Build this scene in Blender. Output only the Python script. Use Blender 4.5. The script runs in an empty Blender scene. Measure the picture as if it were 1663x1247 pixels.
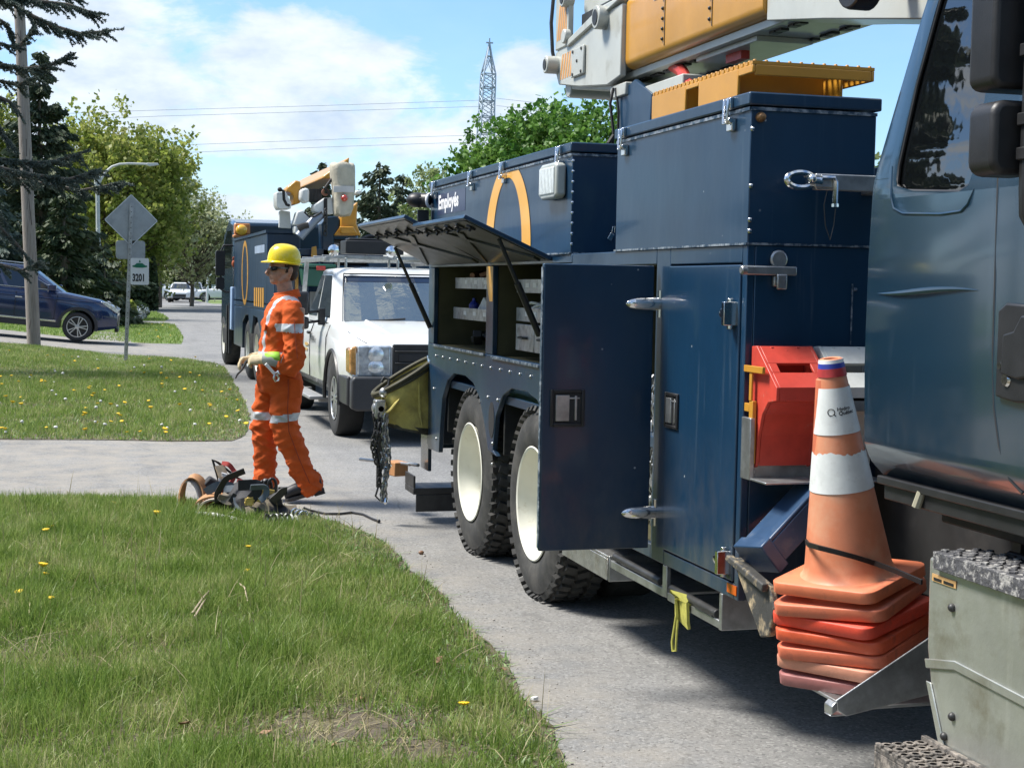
import bpy, bmesh, math, random
import numpy as np
from mathutils import Vector, Matrix
from math import sin, cos, pi, radians as rad
random.seed(7); RNG = np.random.default_rng(7)
SC = bpy.context.scene; COL = SC.collection
# ---------------- camera, world, sun, exposure ----------------
FPX, YAW, PITCH, ROLL, CH = 2450.0, rad(15.75), rad(3.7), rad(1.0), 1.65
PW, PH = 1663.0, 1247.0
_fw = Vector((sin(YAW)*cos(PITCH), cos(YAW)*cos(PITCH), -sin(PITCH)))
_rt = Vector((cos(YAW), -sin(YAW), 0)); _up = _rt.cross(_fw)
C_R = _rt*cos(ROLL)+_up*sin(ROLL); C_U = -_rt*sin(ROLL)+_up*cos(ROLL)
CAMP = Vector((0, 0, CH))
cam = bpy.data.cameras.new('camera'); co = bpy.data.objects.new('camera', cam); COL.objects.link(co)
co.matrix_world = Matrix.Translation(CAMP) @ Matrix((C_R, C_U, -_fw)).transposed().to_4x4()
cam.sensor_fit = 'HORIZONTAL'; cam.sensor_width = 36; cam.lens = FPX*36/PW
cam.clip_start = 0.05; cam.clip_end = 3000
SC.camera = co
SUN_EL, SUN_AZ = rad(56), rad(-68)      # azimuth measured from +Y (road direction) towards +X
sd = Vector((sin(SUN_AZ)*cos(SUN_EL), cos(SUN_AZ)*cos(SUN_EL), sin(SUN_EL)))
sl = bpy.data.lights.new('sun', 'SUN'); sl.energy = 4.6; sl.angle = rad(17); sl.color = (1, .955, .88)
so = bpy.data.objects.new('sun', sl); COL.objects.link(so)
so.rotation_euler = sd.to_track_quat('Z', 'Y').to_euler()
w = bpy.data.worlds.new('World'); SC.world = w; w.use_nodes = True
nt = w.node_tree; N = nt.nodes; L = nt.links
for n in list(N): N.remove(n)
out = N.new('ShaderNodeOutputWorld'); bg = N.new('ShaderNodeBackground'); sky = N.new('ShaderNodeTexSky')
sky.sky_type = 'NISHITA'; sky.sun_disc = False; sky.sun_elevation = SUN_EL; sky.sun_rotation = SUN_AZ
sky.altitude = 50; sky.air_density = 1.0; sky.dust_density = .6; sky.ozone_density = 2.0
tc = N.new('ShaderNodeTexCoord'); sep = N.new('ShaderNodeSeparateXYZ'); L.new(tc.outputs['Generated'], sep.inputs[0])
# clouds: puffs and veils at fixed compass directions, their edges broken by noise; thin cloud everywhere else
def WM(op, a, b=None, c=None, cl=False):
    q = N.new('ShaderNodeMath'); q.operation = op; q.use_clamp = cl
    for i, v in enumerate((a, b, c)):
        if v is None: continue
        if hasattr(v, 'node'): L.new(v, q.inputs[i])
        else: q.inputs[i].default_value = v
    return q.outputs[0]
def WN(sc, det, ro, vec, dist=0.):
    q = N.new('ShaderNodeTexNoise'); q.inputs['Scale'].default_value = sc; q.inputs['Detail'].default_value = det; q.inputs['Roughness'].default_value = ro; q.inputs['Distortion'].default_value = dist; L.new(vec, q.inputs['Vector']); return q.outputs[0]
def WR(v, a, b, c=0., d=1., smooth=False):
    q = N.new('ShaderNodeMapRange'); q.interpolation_type = 'SMOOTHSTEP' if smooth else 'LINEAR'; L.new(v, q.inputs[0])
    for k, x in zip(('From Min','From Max','To Min','To Max'), (a,b,c,d)): q.inputs[k].default_value = x
    return q.outputs[0]
AZ = WM('ARCTAN2', sep.outputs[0], sep.outputs[1]); EL = WM('ARCSINE', sep.outputs[2])
cmb = N.new('ShaderNodeCombineXYZ'); L.new(AZ, cmb.inputs[0]); L.new(WM('MULTIPLY', EL, 2.1), cmb.inputs[1])
f1 = WN(11, 9, .6, cmb.outputs[0], .35); f2 = WN(26, 8, .62, cmb.outputs[0], .2); f0 = WN(3.2, 8, .58, cmb.outputs[0], .3)
CLOUDS = [(-.02,.172,.095,.020,.85),(.125,.156,.038,.018,.8),(.192,.150,.042,.016,.72),(.283,.143,.032,.024,.85),(.06,.115,.14,.045,.50),(.17,.102,.12,.030,.45),(.10,.047,.034,.013,1.0),(.14,.030,.05,.012,.7),(-.05,.07,.10,.05,.55),(.27,.095,.06,.02,.4),(.02,.135,.05,.015,.5)]
dens = None
for a_, e_, ra, re, st in CLOUDS:
    u = WM('DIVIDE', WM('SUBTRACT', AZ, a_), ra); v = WM('DIVIDE', WM('SUBTRACT', EL, e_), re)
    g_ = WM('MULTIPLY', WM('EXPONENT', WM('MULTIPLY', WM('ADD', WM('MULTIPLY', u, u), WM('MULTIPLY', v, v)), -1.)), st)
    dens = g_ if dens is None else WM('ADD', dens, g_)
nz = WM('ADD', WM('MULTIPLY', WM('SUBTRACT', f1, .5), 1.5), WM('MULTIPLY', WM('SUBTRACT', f2, .5), .8))
front = WR(AZ, -.28, -.10); back = WM('MULTIPLY', WM('MAXIMUM', WM('SUBTRACT', 1., front), WR(EL, .22, .40)), WR(f0, .44, .60, 0., .95))
tot = WM('ADD', WM('ADD', dens, back), nz)
mask = WM('MAXIMUM', WR(tot, .24, .74, 0., .95, True), WR(f0, .35, .75, .0, .22))
mask = WM('MAXIMUM', mask, WR(EL, .0, .11, .62, .0))
cc = N.new('ShaderNodeValToRGB'); cc.color_ramp.elements[0].position = .30; cc.color_ramp.elements[1].position = .62
cc.color_ramp.elements[0].color = (3.1, 3.7, 4.5, 1); cc.color_ramp.elements[1].color = (4.7, 5.05, 5.4, 1); L.new(WN(16, 7, .6, cmb.outputs[0]), cc.inputs[0])
ti = N.new('ShaderNodeMix'); ti.data_type = 'RGBA'; ti.blend_type = 'MULTIPLY'; ti.inputs['Factor'].default_value = 1; L.new(sky.outputs[0], ti.inputs['A']); ti.inputs['B'].default_value = (.66, .84, 1.0, 1)
mx = N.new('ShaderNodeMix'); mx.data_type = 'RGBA'; L.new(mask, mx.inputs['Factor']); L.new(ti.outputs['Result'], mx.inputs['A']); L.new(cc.outputs[0], mx.inputs['B'])
bg.inputs['Strength'].default_value = .125
L.new(mx.outputs['Result'], bg.inputs[0]); L.new(bg.outputs[0], out.inputs[0])
SC.view_settings.view_transform = 'Standard'; SC.view_settings.look = 'None'
SC.view_settings.exposure = 0.78; SC.view_settings.gamma = 1.0
SC.cycles.max_bounces = 8; SC.cycles.transparent_max_bounces = 24; SC.cycles.use_denoising = True

# ---------------- placing helpers: a photograph pixel on a plane of the place ----------------
def _ray(px, py): return C_R*((px-PW/2)/FPX) - C_U*((py-PH/2)/FPX) + _fw
def atx(px, py, x): d = _ray(px, py); return CAMP + d*((x-CAMP.x)/d.x)
def aty(px, py, y): d = _ray(px, py); return CAMP + d*((y-CAMP.y)/d.y)
def atz(px, py, z=0): d = _ray(px, py); return CAMP + d*((z-CAMP.z)/d.z)

# ---------------- mesh builder ----------------
def clip_poly(poly, ax, lim, keep_less):
    o = []
    for i in range(len(poly)):
        a, b = poly[i], poly[(i+1) % len(poly)]
        ia = (a[ax] <= lim) == keep_less; ib = (b[ax] <= lim) == keep_less
        if ia: o.append(a)
        if ia != ib:
            t = (lim-a[ax])/(b[ax]-a[ax]); o.append(tuple(a[k]+t*(b[k]-a[k]) for k in range(2)))
    return o
class MB:
    def __init__(s): s.v = []; s.f = []; s.m = []
    def add(s, vs, fs, m=0):
        b = len(s.v); s.v += [tuple(v) for v in vs]; s.f += [tuple(i+b for i in f) for f in fs]; s.m += [m]*len(fs)
        return s
    def box(s, x0, x1, y0, y1, z0, z1, m=0):
        x0, x1 = sorted((x0, x1)); y0, y1 = sorted((y0, y1)); z0, z1 = sorted((z0, z1))
        return s.add([(x0,y0,z0),(x1,y0,z0),(x1,y1,z0),(x0,y1,z0),(x0,y0,z1),(x1,y0,z1),(x1,y1,z1),(x0,y1,z1)],
              [(3,2,1,0),(4,5,6,7),(0,1,5,4),(1,2,6,5),(2,3,7,6),(3,0,4,7)], m)
    def obox(s, c, size, M=None, m=0):
        a = MB().box(-size[0]/2, size[0]/2, -size[1]/2, size[1]/2, -size[2]/2, size[2]/2)
        M = M or Matrix.Identity(3)
        return s.add([Vector(c)+M@Vector(v) for v in a.v], a.f, m)
    def bar(s, p, q, w, h, up=(0,0,1), m=0):
        p, q = Vector(p), Vector(q); d = q-p; l = d.length; d.normalize()
        u = Vector(up); sd_ = d.cross(u)
        if sd_.length < 1e-4: sd_ = d.cross(Vector((1,0,0)))
        sd_.normalize(); u = sd_.cross(d)
        M = Matrix((d, sd_, u)).transposed()
        return s.obox((p+q)/2, (l, w, h), M, m)
    def prism(s, poly, ax, a, b, m=0):
        # poly: 2-D outline in the plane across axis ax ('x': (y,z), 'y': (x,z), 'z': (x,y))
        def P(u, v, t): return {'x': (t,u,v), 'y': (u,t,v), 'z': (u,v,t)}[ax]
        n = len(poly); ar = sum(poly[i][0]*poly[(i+1)%n][1]-poly[(i+1)%n][0]*poly[i][1] for i in range(n))
        if ar < 0: poly = list(reversed(poly))
        if ax == 'y': poly = list(reversed(poly))
        a, b = min(a,b), max(a,b)
        vs = [P(u,v,a) for u,v in poly]+[P(u,v,b) for u,v in poly]
        fs = [tuple(range(n-1,-1,-1)), tuple(range(n,2*n))]+[(i,(i+1)%n,n+(i+1)%n,n+i) for i in range(n)]
        return s.add(vs, fs, m)
    def tube(s, path, r, n=8, m=0, cap=True, flat=1.0, closed=False):
        P = [Vector(p) for p in path]; k = len(P)
        R = [r]*k if not hasattr(r, '__len__') else list(r)
        prev = None; rings = []
        for i in range(k):
            if closed: t = P[(i+1)%k]-P[i-1]
            else: t = (P[min(i+1,k-1)]-P[max(i-1,0)])
            if t.length < 1e-9: t = Vector((0,0,1))
            t.normalize()
            if prev is None:
                prev = Vector((0,0,1)) if abs(t.z) < .9 else Vector((1,0,0))
            u = prev-t*prev.dot(t)
            if u.length < 1e-6: u = t.orthogonal()
            u.normalize(); prev = u; w_ = t.cross(u)
            rings.append([P[i]+(u*cos(2*pi*j/n)*flat+w_*sin(2*pi*j/n))*R[i] for j in range(n)])
        return s.loft(rings, m, cap and not closed, closed)
    def loft(s, rings, m=0, cap=True, closed=False):
        n = len(rings[0]); k = len(rings); vs = [p for r in rings for p in r]; fs = []
        for i in range(k if closed else k-1):
            a, b = i*n, ((i+1)%k)*n
            for j in range(n): fs.append((a+j, a+(j+1)%n, b+(j+1)%n, b+j))
        if cap: fs.append(tuple(range(n-1,-1,-1))); fs.append(tuple(range((k-1)*n, k*n)))
        return s.add(vs, fs, m)
    def cyl(s, p, q, r, r2=None, n=16, m=0):
        return s.tube([p, q], [r, r if r2 is None else r2], n, m)
    def lathe(s, prof, c, ax='z', n=32, m=0, sgn=1, cap=False):
        # prof: (radius, height) from one end to the other
        rings = []
        for r, h in prof:
            ring = []
            for j in range(n):
                a = 2*pi*j/n; u, v = r*cos(a), r*sin(a)
                ring.append(Vector(c)+Vector({'z': (u,v,h*sgn), 'x': (h*sgn,u,v), 'y': (u*-1,h*sgn,v)}[ax]))
            rings.append(ring)
        return s.loft(rings, m, cap)
    def ball(s, c, r, nu=16, nv=10, m=0, M=None):
        r = (r,r,r) if not hasattr(r,'__len__') else r
        rings = []
        for i in range(1, nv):
            t = pi*i/nv
            rings.append([Vector(c)+(M@Vector((r[0]*sin(t)*cos(2*pi*j/nu), r[1]*sin(t)*sin(2*pi*j/nu), -r[2]*cos(t))) if M else Vector((r[0]*sin(t)*cos(2*pi*j/nu), r[1]*sin(t)*sin(2*pi*j/nu), -r[2]*cos(t)))) for j in range(nu)])
        return s.loft(rings, m, True)
    def ribbon(s, path, nrm, wd, th, m=0):
        # flat strap: nrm = width direction (vector or list of vectors)
        P = [Vector(p) for p in path]; k = len(P); rings = []
        for i in range(k):
            t = (P[min(i+1,k-1)]-P[max(i-1,0)]).normalized()
            wv = Vector(nrm[i]) if hasattr(nrm[0], '__len__') else Vector(nrm)
            wv = (wv-t*wv.dot(t)).normalized(); u = t.cross(wv)
            rings.append([P[i]+wv*wd/2+u*th/2, P[i]-wv*wd/2+u*th/2, P[i]-wv*wd/2-u*th/2, P[i]+wv*wd/2-u*th/2])
        return s.loft(rings, m, True)
    def ext(s, o, f=None, m=None):
        # append another builder, mapping its points through f
        b = len(s.v); s.v += [tuple(f(Vector(v))) if f else v for v in o.v]
        s.f += [tuple(i+b for i in q) for q in o.f]; s.m += [m if m is not None else q for q in o.m]
        return s
    def build(s, name, mats, parent=None, bevel=0, seg=2, smooth=35, sub=0, org=None):
        me = bpy.data.meshes.new(name); mats = mats if isinstance(mats, (list, tuple)) else [mats]
        off = Vector((0,0,0))
        if org is not None: off = Vector(org)
        elif parent is not None and 'org' in ORG.get(parent.name, {}): off = ORG[parent.name]['org']
        me.from_pydata([tuple(Vector(v)-off) for v in s.v], [], s.f)
        for mt in mats: me.materials.append(mt)
        if len(mats) > 1: me.polygons.foreach_set('material_index', s.m)
        bm = bmesh.new(); bm.from_mesh(me); bmesh.ops.recalc_face_normals(bm, faces=bm.faces); bm.to_mesh(me); bm.free()
        if smooth:
            me.polygons.foreach_set('use_smooth', [True]*len(me.polygons))
            me.set_sharp_from_angle(angle=rad(smooth))
        o = bpy.data.objects.new(name, me); COL.objects.link(o)
        if parent is not None:
            o.parent = parent; ORG[o.name] = {'org': off}
        else:
            o.location = off; ORG[o.name] = {'org': off}
        if bevel:
            b = o.modifiers.new('bevel', 'BEVEL'); b.width = bevel; b.segments = seg; b.limit_method = 'ANGLE'; b.angle_limit = rad(40); b.harden_normals = False
        if sub:
            b = o.modifiers.new('sub', 'SUBSURF'); b.levels = sub; b.render_levels = sub
        return o
ORG = {}
def empty(name, loc=(0,0,0), local=False):
    o = bpy.data.objects.new(name, None); COL.objects.link(o); o.location = loc; o.empty_display_size = .2
    ORG[o.name] = {'org': Vector((0,0,0)) if local else Vector(loc)}
    return o
def tag(o, label=None, cat=None, group=None, kind=None):
    if label: o['label'] = label
    if cat: o['category'] = cat
    if group: o['group'] = group
    if kind: o['kind'] = kind
    return o
def thing(name, label, cat, loc=(0,0,0), group=None, local=False): return tag(empty(name, loc, local), label, cat, group)
def copy_tree(o, parent=None):
    c = o.copy(); COL.objects.link(c); c.parent = parent
    for ch in list(o.children): copy_tree(ch, c)
    return c
def np_mesh(name, V, F, mats, midx=None, smooth=False, parent=None, loc=None):
    # V (n,3), F (m,k) numpy arrays, one face size
    me = bpy.data.meshes.new(name); n, m, k = len(V), len(F), F.shape[1]
    me.vertices.add(n); me.vertices.foreach_set('co', np.ascontiguousarray(V, dtype=np.float32).ravel())
    me.loops.add(m*k); me.loops.foreach_set('vertex_index', np.ascontiguousarray(F, dtype=np.int32).ravel())
    me.polygons.add(m); me.polygons.foreach_set('loop_start', np.arange(0, m*k, k, dtype=np.int32))
    for mt in (mats if isinstance(mats,(list,tuple)) else [mats]): me.materials.append(mt)
    if midx is not None: me.polygons.foreach_set('material_index', midx.astype(np.int32))
    me.polygons.foreach_set('use_smooth', [bool(smooth)]*m)
    me.update(calc_edges=True)
    o = bpy.data.objects.new(name, me); COL.objects.link(o)
    if parent is not None: o.parent = parent
    if loc is not None: o.location = loc
    return o
def text_mb(txt, size, shear=0, bold=0.0, sx=1.0):
    # flat filled letters in the local XY plane, as a builder
    cu = bpy.data.curves.new('t', 'FONT'); cu.body = txt; cu.size = size; cu.offset = bold; cu.shear = shear; cu.resolution_u = 3
    ob = bpy.data.objects.new('t', cu); COL.objects.link(ob)
    dg = bpy.context.evaluated_depsgraph_get(); me = bpy.data.meshes.new_from_object(ob.evaluated_get(dg))
    mb = MB(); mb.add([(v.co.x*sx, v.co.y, 0) for v in me.vertices], [tuple(p.vertices) for p in me.polygons])
    bpy.data.objects.remove(ob); bpy.data.curves.remove(cu); bpy.data.meshes.remove(me)
    return mb

# ---------------- materials ----------------
def mat(name, col, rough=.5, metal=0., ior=1.5, var=.12, scale=4., bump=0., bscale=60., coat=0., spec=.5, col2=None, c2=(.45,.7), c2scale=3., stretch=(1,1,1), trans=0., rvar=.1, alpha=1.0, sub=0., dirt=None, scratch=None, chips=False):
    m = bpy.data.materials.new(name); m.use_nodes = True; t = m.node_tree; n = t.nodes; l = t.links
    b = n['Principled BSDF']; b.inputs['Roughness'].default_value = rough; b.inputs['Metallic'].default_value = metal
    b.inputs['Specular IOR Level'].default_value = spec; b.inputs['IOR'].default_value = ior; b.inputs['Coat Weight'].default_value = coat; b.inputs['Coat Roughness'].default_value = .08
    b.inputs['Transmission Weight'].default_value = trans; b.inputs['Alpha'].default_value = alpha
    tcn = n.new('ShaderNodeTexCoord'); mpn = n.new('ShaderNodeMapping'); mpn.inputs['Scale'].default_value = stretch; l.new(tcn.outputs['Object'], mpn.inputs[0])
    def noise(sc, det=5, ro=.6):
        q = n.new('ShaderNodeTexNoise'); q.inputs['Scale'].default_value = sc; q.inputs['Detail'].default_value = det; q.inputs['Roughness'].default_value = ro; l.new(mpn.outputs[0], q.inputs['Vector']); return q
    def ramp(src, a, b_):
        q = n.new('ShaderNodeMapRange'); q.inputs['From Min'].default_value = a; q.inputs['From Max'].default_value = b_; l.new(src, q.inputs[0]); return q
    def mix(f, A, B):
        q = n.new('ShaderNodeMix'); q.data_type = 'RGBA'; l.new(f, q.inputs['Factor'])
        for k, v in (('A', A), ('B', B)):
            if hasattr(v, 'node'): l.new(v, q.inputs[k])
            else: q.inputs[k].default_value = (*v, 1)
        return q.outputs['Result']
    c = None
    if var:
        q = noise(scale); r = ramp(q.outputs[0], .3, .7)
        c = mix(r.outputs[0], tuple(x*(1-var) for x in col), tuple(min(1, x*(1+var)) for x in col))
    if col2:
        q = noise(c2scale, 7, .65); r = ramp(q.outputs[0], *c2); c = mix(r.outputs[0], c or col, col2)
    if dirt:      # (colour, z low, z high): grime that thins upward from the ground, broken by noise
        sp = n.new('ShaderNodeSeparateXYZ'); l.new(tcn.outputs['Object'], sp.inputs[0]); g = ramp(sp.outputs[2], dirt[2], dirt[1])
        q = noise(9, 8, .7); r = ramp(q.outputs[0], .35, .75); mu = n.new('ShaderNodeMath'); mu.operation = 'MULTIPLY'; l.new(g.outputs[0], mu.inputs[0]); l.new(r.outputs[0], mu.inputs[1])
        mu2 = n.new('ShaderNodeMath'); mu2.operation = 'MULTIPLY'; mu2.inputs[1].default_value = .75; l.new(mu.outputs[0], mu2.inputs[0]); c = mix(mu2.outputs[0], c or col, dirt[0])
    if scratch:   # thin vertical streaks and rubs: (colour, amount)
        mp2 = n.new('ShaderNodeMapping'); mp2.inputs['Scale'].default_value = (34, 34, 1.6); l.new(tcn.outputs['Object'], mp2.inputs[0])
        q = n.new('ShaderNodeTexNoise'); q.inputs['Scale'].default_value = 1.; q.inputs['Detail'].default_value = 6; l.new(mp2.outputs[0], q.inputs['Vector'])
        r = ramp(q.outputs[0], .6, .78); q2 = noise(2.2); r2 = ramp(q2.outputs[0], .48, .7)
        mu = n.new('ShaderNodeMath'); mu.operation = 'MULTIPLY'; l.new(r.outputs[0], mu.inputs[0]); l.new(r2.outputs[0], mu.inputs[1])
        mu2 = n.new('ShaderNodeMath'); mu2.operation = 'MULTIPLY'; mu2.inputs[1].default_value = scratch[1]; l.new(mu.outputs[0], mu2.inputs[0]); c = mix(mu2.outputs[0], c or col, scratch[0])
    if chips:     # small chips in the paint showing pale metal
        vo = n.new('ShaderNodeTexVoronoi'); vo.inputs['Scale'].default_value = 11; l.new(tcn.outputs['Object'], vo.inputs['Vector'])
        r = ramp(vo.outputs['Distance'], .06, .035); q = noise(6, 3); r2 = ramp(q.outputs[0], .52, .6); mu = n.new('ShaderNodeMath'); mu.operation = 'MULTIPLY'; l.new(r.outputs[0], mu.inputs[0]); l.new(r2.outputs[0], mu.inputs[1]); c = mix(mu.outputs[0], c or col, (.30,.33,.35))
    if c is None: b.inputs['Base Color'].default_value = (*col, 1)
    else: l.new(c, b.inputs['Base Color'])
    if rvar:
        q = noise(scale*2.3); r = n.new('ShaderNodeMapRange'); r.inputs['To Min'].default_value = max(0, rough-rvar); r.inputs['To Max'].default_value = min(1, rough+rvar); l.new(q.outputs[0], r.inputs[0]); l.new(r.outputs[0], b.inputs['Roughness'])
    if bump:
        q = noise(bscale, 4); bn = n.new('ShaderNodeBump'); bn.inputs['Strength'].default_value = 1; bn.inputs['Distance'].default_value = bump; l.new(q.outputs[0], bn.inputs['Height']); l.new(bn.outputs[0], b.inputs['Normal'])
    return m
def leaf_mat(name, cols, trans=.35, rough=.5, scale=1.2):
    # foliage: colour varies leaf by leaf and clump by clump
    m = bpy.data.materials.new(name); m.use_nodes = True; t = m.node_tree; n = t.nodes; l = t.links
    b = n['Principled BSDF']; b.inputs['Roughness'].default_value = rough; b.inputs['Specular IOR Level'].default_value = .3
    g = n.new('ShaderNodeNewGeometry'); tcn = n.new('ShaderNodeTexCoord'); q = n.new('ShaderNodeTexNoise'); q.inputs['Scale'].default_value = scale; q.inputs['Detail'].default_value = 3
    l.new(tcn.outputs['Object'], q.inputs['Vector'])
    ma = n.new('ShaderNodeMath'); ma.operation = 'MULTIPLY_ADD'; ma.inputs[1].default_value = .55; l.new(g.outputs['Random Per Island'], ma.inputs[0])
    mr = n.new('ShaderNodeMapRange'); mr.inputs['From Min'].default_value = .35; mr.inputs['From Max'].default_value = .65; mr.inputs['To Max'].default_value = .45; l.new(q.outputs[0], mr.inputs[0]); l.new(mr.outputs[0], ma.inputs[2])
    r = n.new('ShaderNodeValToRGB'); el = r.color_ramp.elements
    for i in range(len(cols)-2): el.new(.5)
    for i, c in enumerate(cols): el[i].position = i/(len(cols)-1); el[i].color = (*c, 1)
    l.new(ma.outputs[0], r.inputs[0]); l.new(r.outputs[0], b.inputs['Base Color'])
    tr = n.new('ShaderNodeBsdfTranslucent'); l.new(r.outputs[0], tr.inputs[0]); ms = n.new('ShaderNodeMixShader'); ms.inputs[0].default_value = trans
    l.new(b.outputs[0], ms.inputs[1]); l.new(tr.outputs[0], ms.inputs[2]); l.new(ms.outputs[0], n['Material Output'].inputs[0])
    return m
NAVY = mat('navy_paint', (.0045,.0285,.066), .34, var=.16, scale=2.2, coat=.25, col2=(.016,.044,.072), c2=(.56,.8), c2scale=5, stretch=(1,1,.5), bump=.0022, bscale=3.2, chips=True, dirt=((.12,.11,.095), .3, 1.15), scratch=((.10,.14,.18), .8))
NAVYCAB = mat('cab_paint', (.0055,.0245,.046), .22, var=.06, scale=1.3, coat=.5, dirt=((.07,.075,.08), 1.05, 1.4), scratch=((.14,.19,.24), .45), rvar=.05)
NAVYEDGE = mat('worn_edge', (.30,.34,.38), .4, metal=.3, col2=(.03,.06,.1), c2=(.4,.55), c2scale=30)
STEEL = mat('galvanised', (.44,.45,.45), .38, .85, var=.2, scale=14, col2=(.25,.25,.24), c2=(.45,.75), c2scale=9, bump=.0006, bscale=120)
CHROME = mat('chrome', (.75,.75,.74), .14, 1., var=.08, scale=20, rvar=.08)
DKSTEEL = mat('dark_steel', (.055,.055,.055), .5, .6, var=.3, scale=10)
BLACK = mat('black_plastic', (.016,.016,.017), .45, var=.25, scale=12, bump=.0004, bscale=200, rvar=.12)
DARK = mat('dark_interior', (.018,.018,.019), .7, var=.3)
CHASSIS = mat('chassis_black', (.014,.014,.014), .7, var=.4, scale=6, col2=(.05,.045,.04), c2=(.5,.75))
OLIVE = mat('olive_inside', (.075,.07,.035), .55, var=.25, scale=6, scratch=((.2,.2,.15), .5))
GOLD = mat('gold_vinyl', (.72,.36,.045), .35, var=.06, scale=3, coat=.3)
WHITEV = mat('white_vinyl', (.8,.8,.8), .4, var=.05)
AMBER = mat('amber_paint', (.50,.24,.026), .36, var=.12, scale=3, coat=.25, col2=(.42,.2,.03), c2=(.55,.8), c2scale=4)
BONE = mat('boom_grey', (.43,.44,.40), .38, var=.08, scale=3, coat=.2, col2=(.30,.29,.24), c2=(.58,.78), c2scale=5)
RUBBER = mat('tyre_rubber', (.028,.028,.027), .78, var=.3, scale=9, col2=(.085,.08,.072), c2=(.45,.75), c2scale=6, bump=.0008, bscale=60)
RIM = mat('wheel_white', (.68,.67,.58), .4, var=.06, scale=6, col2=(.40,.33,.2), c2=(.6,.78), c2scale=7)
CHECKER = mat('checker_plate', (.40,.40,.39), .35, .8, var=.25, scale=20, col2=(.28,.25,.2), c2=(.5,.7), c2scale=12, bump=.003, bscale=90)
LENS = mat('lamp_lens', (.75,.8,.8), .12, var=.1, scale=40, bump=.002, bscale=80, spec=.8)
ORED = mat('orange_lens', (.55,.10,.01), .25, var=.1, coat=.5)

def scatter_parts(name, mb, mt, pts, parent, **k):
    # one small fitting, then copies of it at each point
    o = mb.build(name, mt, parent, org=(0,0,0), **k); off = ORG[parent.name]['org']; out = []
    for i, p in enumerate(pts):
        c = o if i == 0 else o.copy()
        if i: COL.objects.link(c); c.parent = parent
        c.location = Vector(p)-off; out.append(c)
    return out
# ======================= GROUND, ROAD, LAWNS =======================
def sstep(a, b, x): t = np.clip((x-a)/(b-a), 0, 1); return t*t*(3-2*t)
def terr(x, y):
    # the yards on the left climb gently away from the street beyond the first lawn
    x = np.asarray(x, float); y = np.asarray(y, float)
    return np.maximum(0, -(x-.5))*.085*sstep(24, 34, y)*np.clip(1-np.maximum(0,-(x+14))/30, .3, 1)*(1-sstep(75, 95, y)) + 0.004
GROUND = mat('ground_soil', (.075,.10,.035), .9, var=.3, scale=.2, col2=(.11,.095,.05), c2scale=.6)
g = MB()
S = 1500
g.add([(-S,-S,-.06),(S,-S,-.06),(S,S,-.06),(-S,S,-.06)], [(0,1,2,3)]); tag(g.build('ground', GROUND, smooth=0), kind='structure')
# asphalt: worn grey with stone speckle, sandy dust washed along the verge, cracks and dark patches
m = bpy.data.materials.new('asphalt'); m.use_nodes = True; t = m.node_tree; n = t.nodes; l = t.links; b = n['Principled BSDF']
tcn = n.new('ShaderNodeTexCoord')
def NZ(sc, det=6, ro=.6, vec=None):
    q = n.new('ShaderNodeTexNoise'); q.inputs['Scale'].default_value = sc; q.inputs['Detail'].default_value = det; q.inputs['Roughness'].default_value = ro; l.new(vec or tcn.outputs['Object'], q.inputs['Vector']); return q.outputs[0]
def RG(src, a, b_, c=0, d=1):
    q = n.new('ShaderNodeMapRange'); q.inputs['From Min'].default_value = a; q.inputs['From Max'].default_value = b_; q.inputs['To Min'].default_value = c; q.inputs['To Max'].default_value = d; l.new(src, q.inputs[0]); return q.outputs[0]
def MX(f, A, B):
    q = n.new('ShaderNodeMix'); q.data_type = 'RGBA'; l.new(f, q.inputs['Factor'])
    for k, v in (('A', A), ('B', B)):
        if hasattr(v, 'node'): l.new(v, q.inputs[k])
        else: q.inputs[k].default_value = (*v, 1)
    return q.outputs['Result']
def MU(a, b_, op='MULTIPLY'):
    q = n.new('ShaderNodeMath'); q.operation = op; q.use_clamp = True
    for i, v in enumerate((a, b_)):
        if hasattr(v, 'node'): l.new(v, q.inputs[i])
        else: q.inputs[i].default_value = v
    return q.outputs[0]
c = MX(RG(NZ(1.1), .35, .65), (.165,.165,.162), (.225,.222,.214))
vo = n.new('ShaderNodeTexVoronoi'); vo.inputs['Scale'].default_value = 95; l.new(tcn.outputs['Object'], vo.inputs['Vector'])
sp_ = n.new('ShaderNodeSeparateColor'); l.new(vo.outputs['Color'], sp_.inputs[0])
c = MX(MU(RG(sp_.outputs[0], .62, 1.0), .55), c, (.36,.355,.34)); c = MX(MU(RG(sp_.outputs[1], .7, 1.0), .6), c, (.06,.06,.06))
mp2 = n.new('ShaderNodeMapping'); mp2.inputs['Scale'].default_value = (1.6,.14,1); l.new(tcn.outputs['Object'], mp2.inputs[0])
c = MX(MU(RG(NZ(1.6, 5, .6, mp2.outputs[0]), .52, .72), .5), c, (.12,.12,.118))
xs = n.new('ShaderNodeSeparateXYZ'); l.new(tcn.outputs['Object'], xs.inputs[0])
edge = RG(xs.outputs[0], 2.45, 1.6)
c = MX(MU(MU(edge, RG(NZ(3.2, 8, .7), .38, .62)), .8), c, (.29,.265,.225))
c = MX(MU(RG(NZ(.9, 8, .7), .6, .75), .35), c, (.27,.262,.245))
wv = n.new('ShaderNodeMix'); wv.data_type = 'VECTOR'; wv.inputs['Factor'].default_value = .12; l.new(tcn.outputs['Object'], wv.inputs['A']); nzc = n.new('ShaderNodeTexNoise'); nzc.inputs['Scale'].default_value = 1.3; nzc.inputs['Detail'].default_value = 6; l.new(tcn.outputs['Object'], nzc.inputs['Vector']); l.new(nzc.outputs['Color'], wv.inputs['B'])
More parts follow.
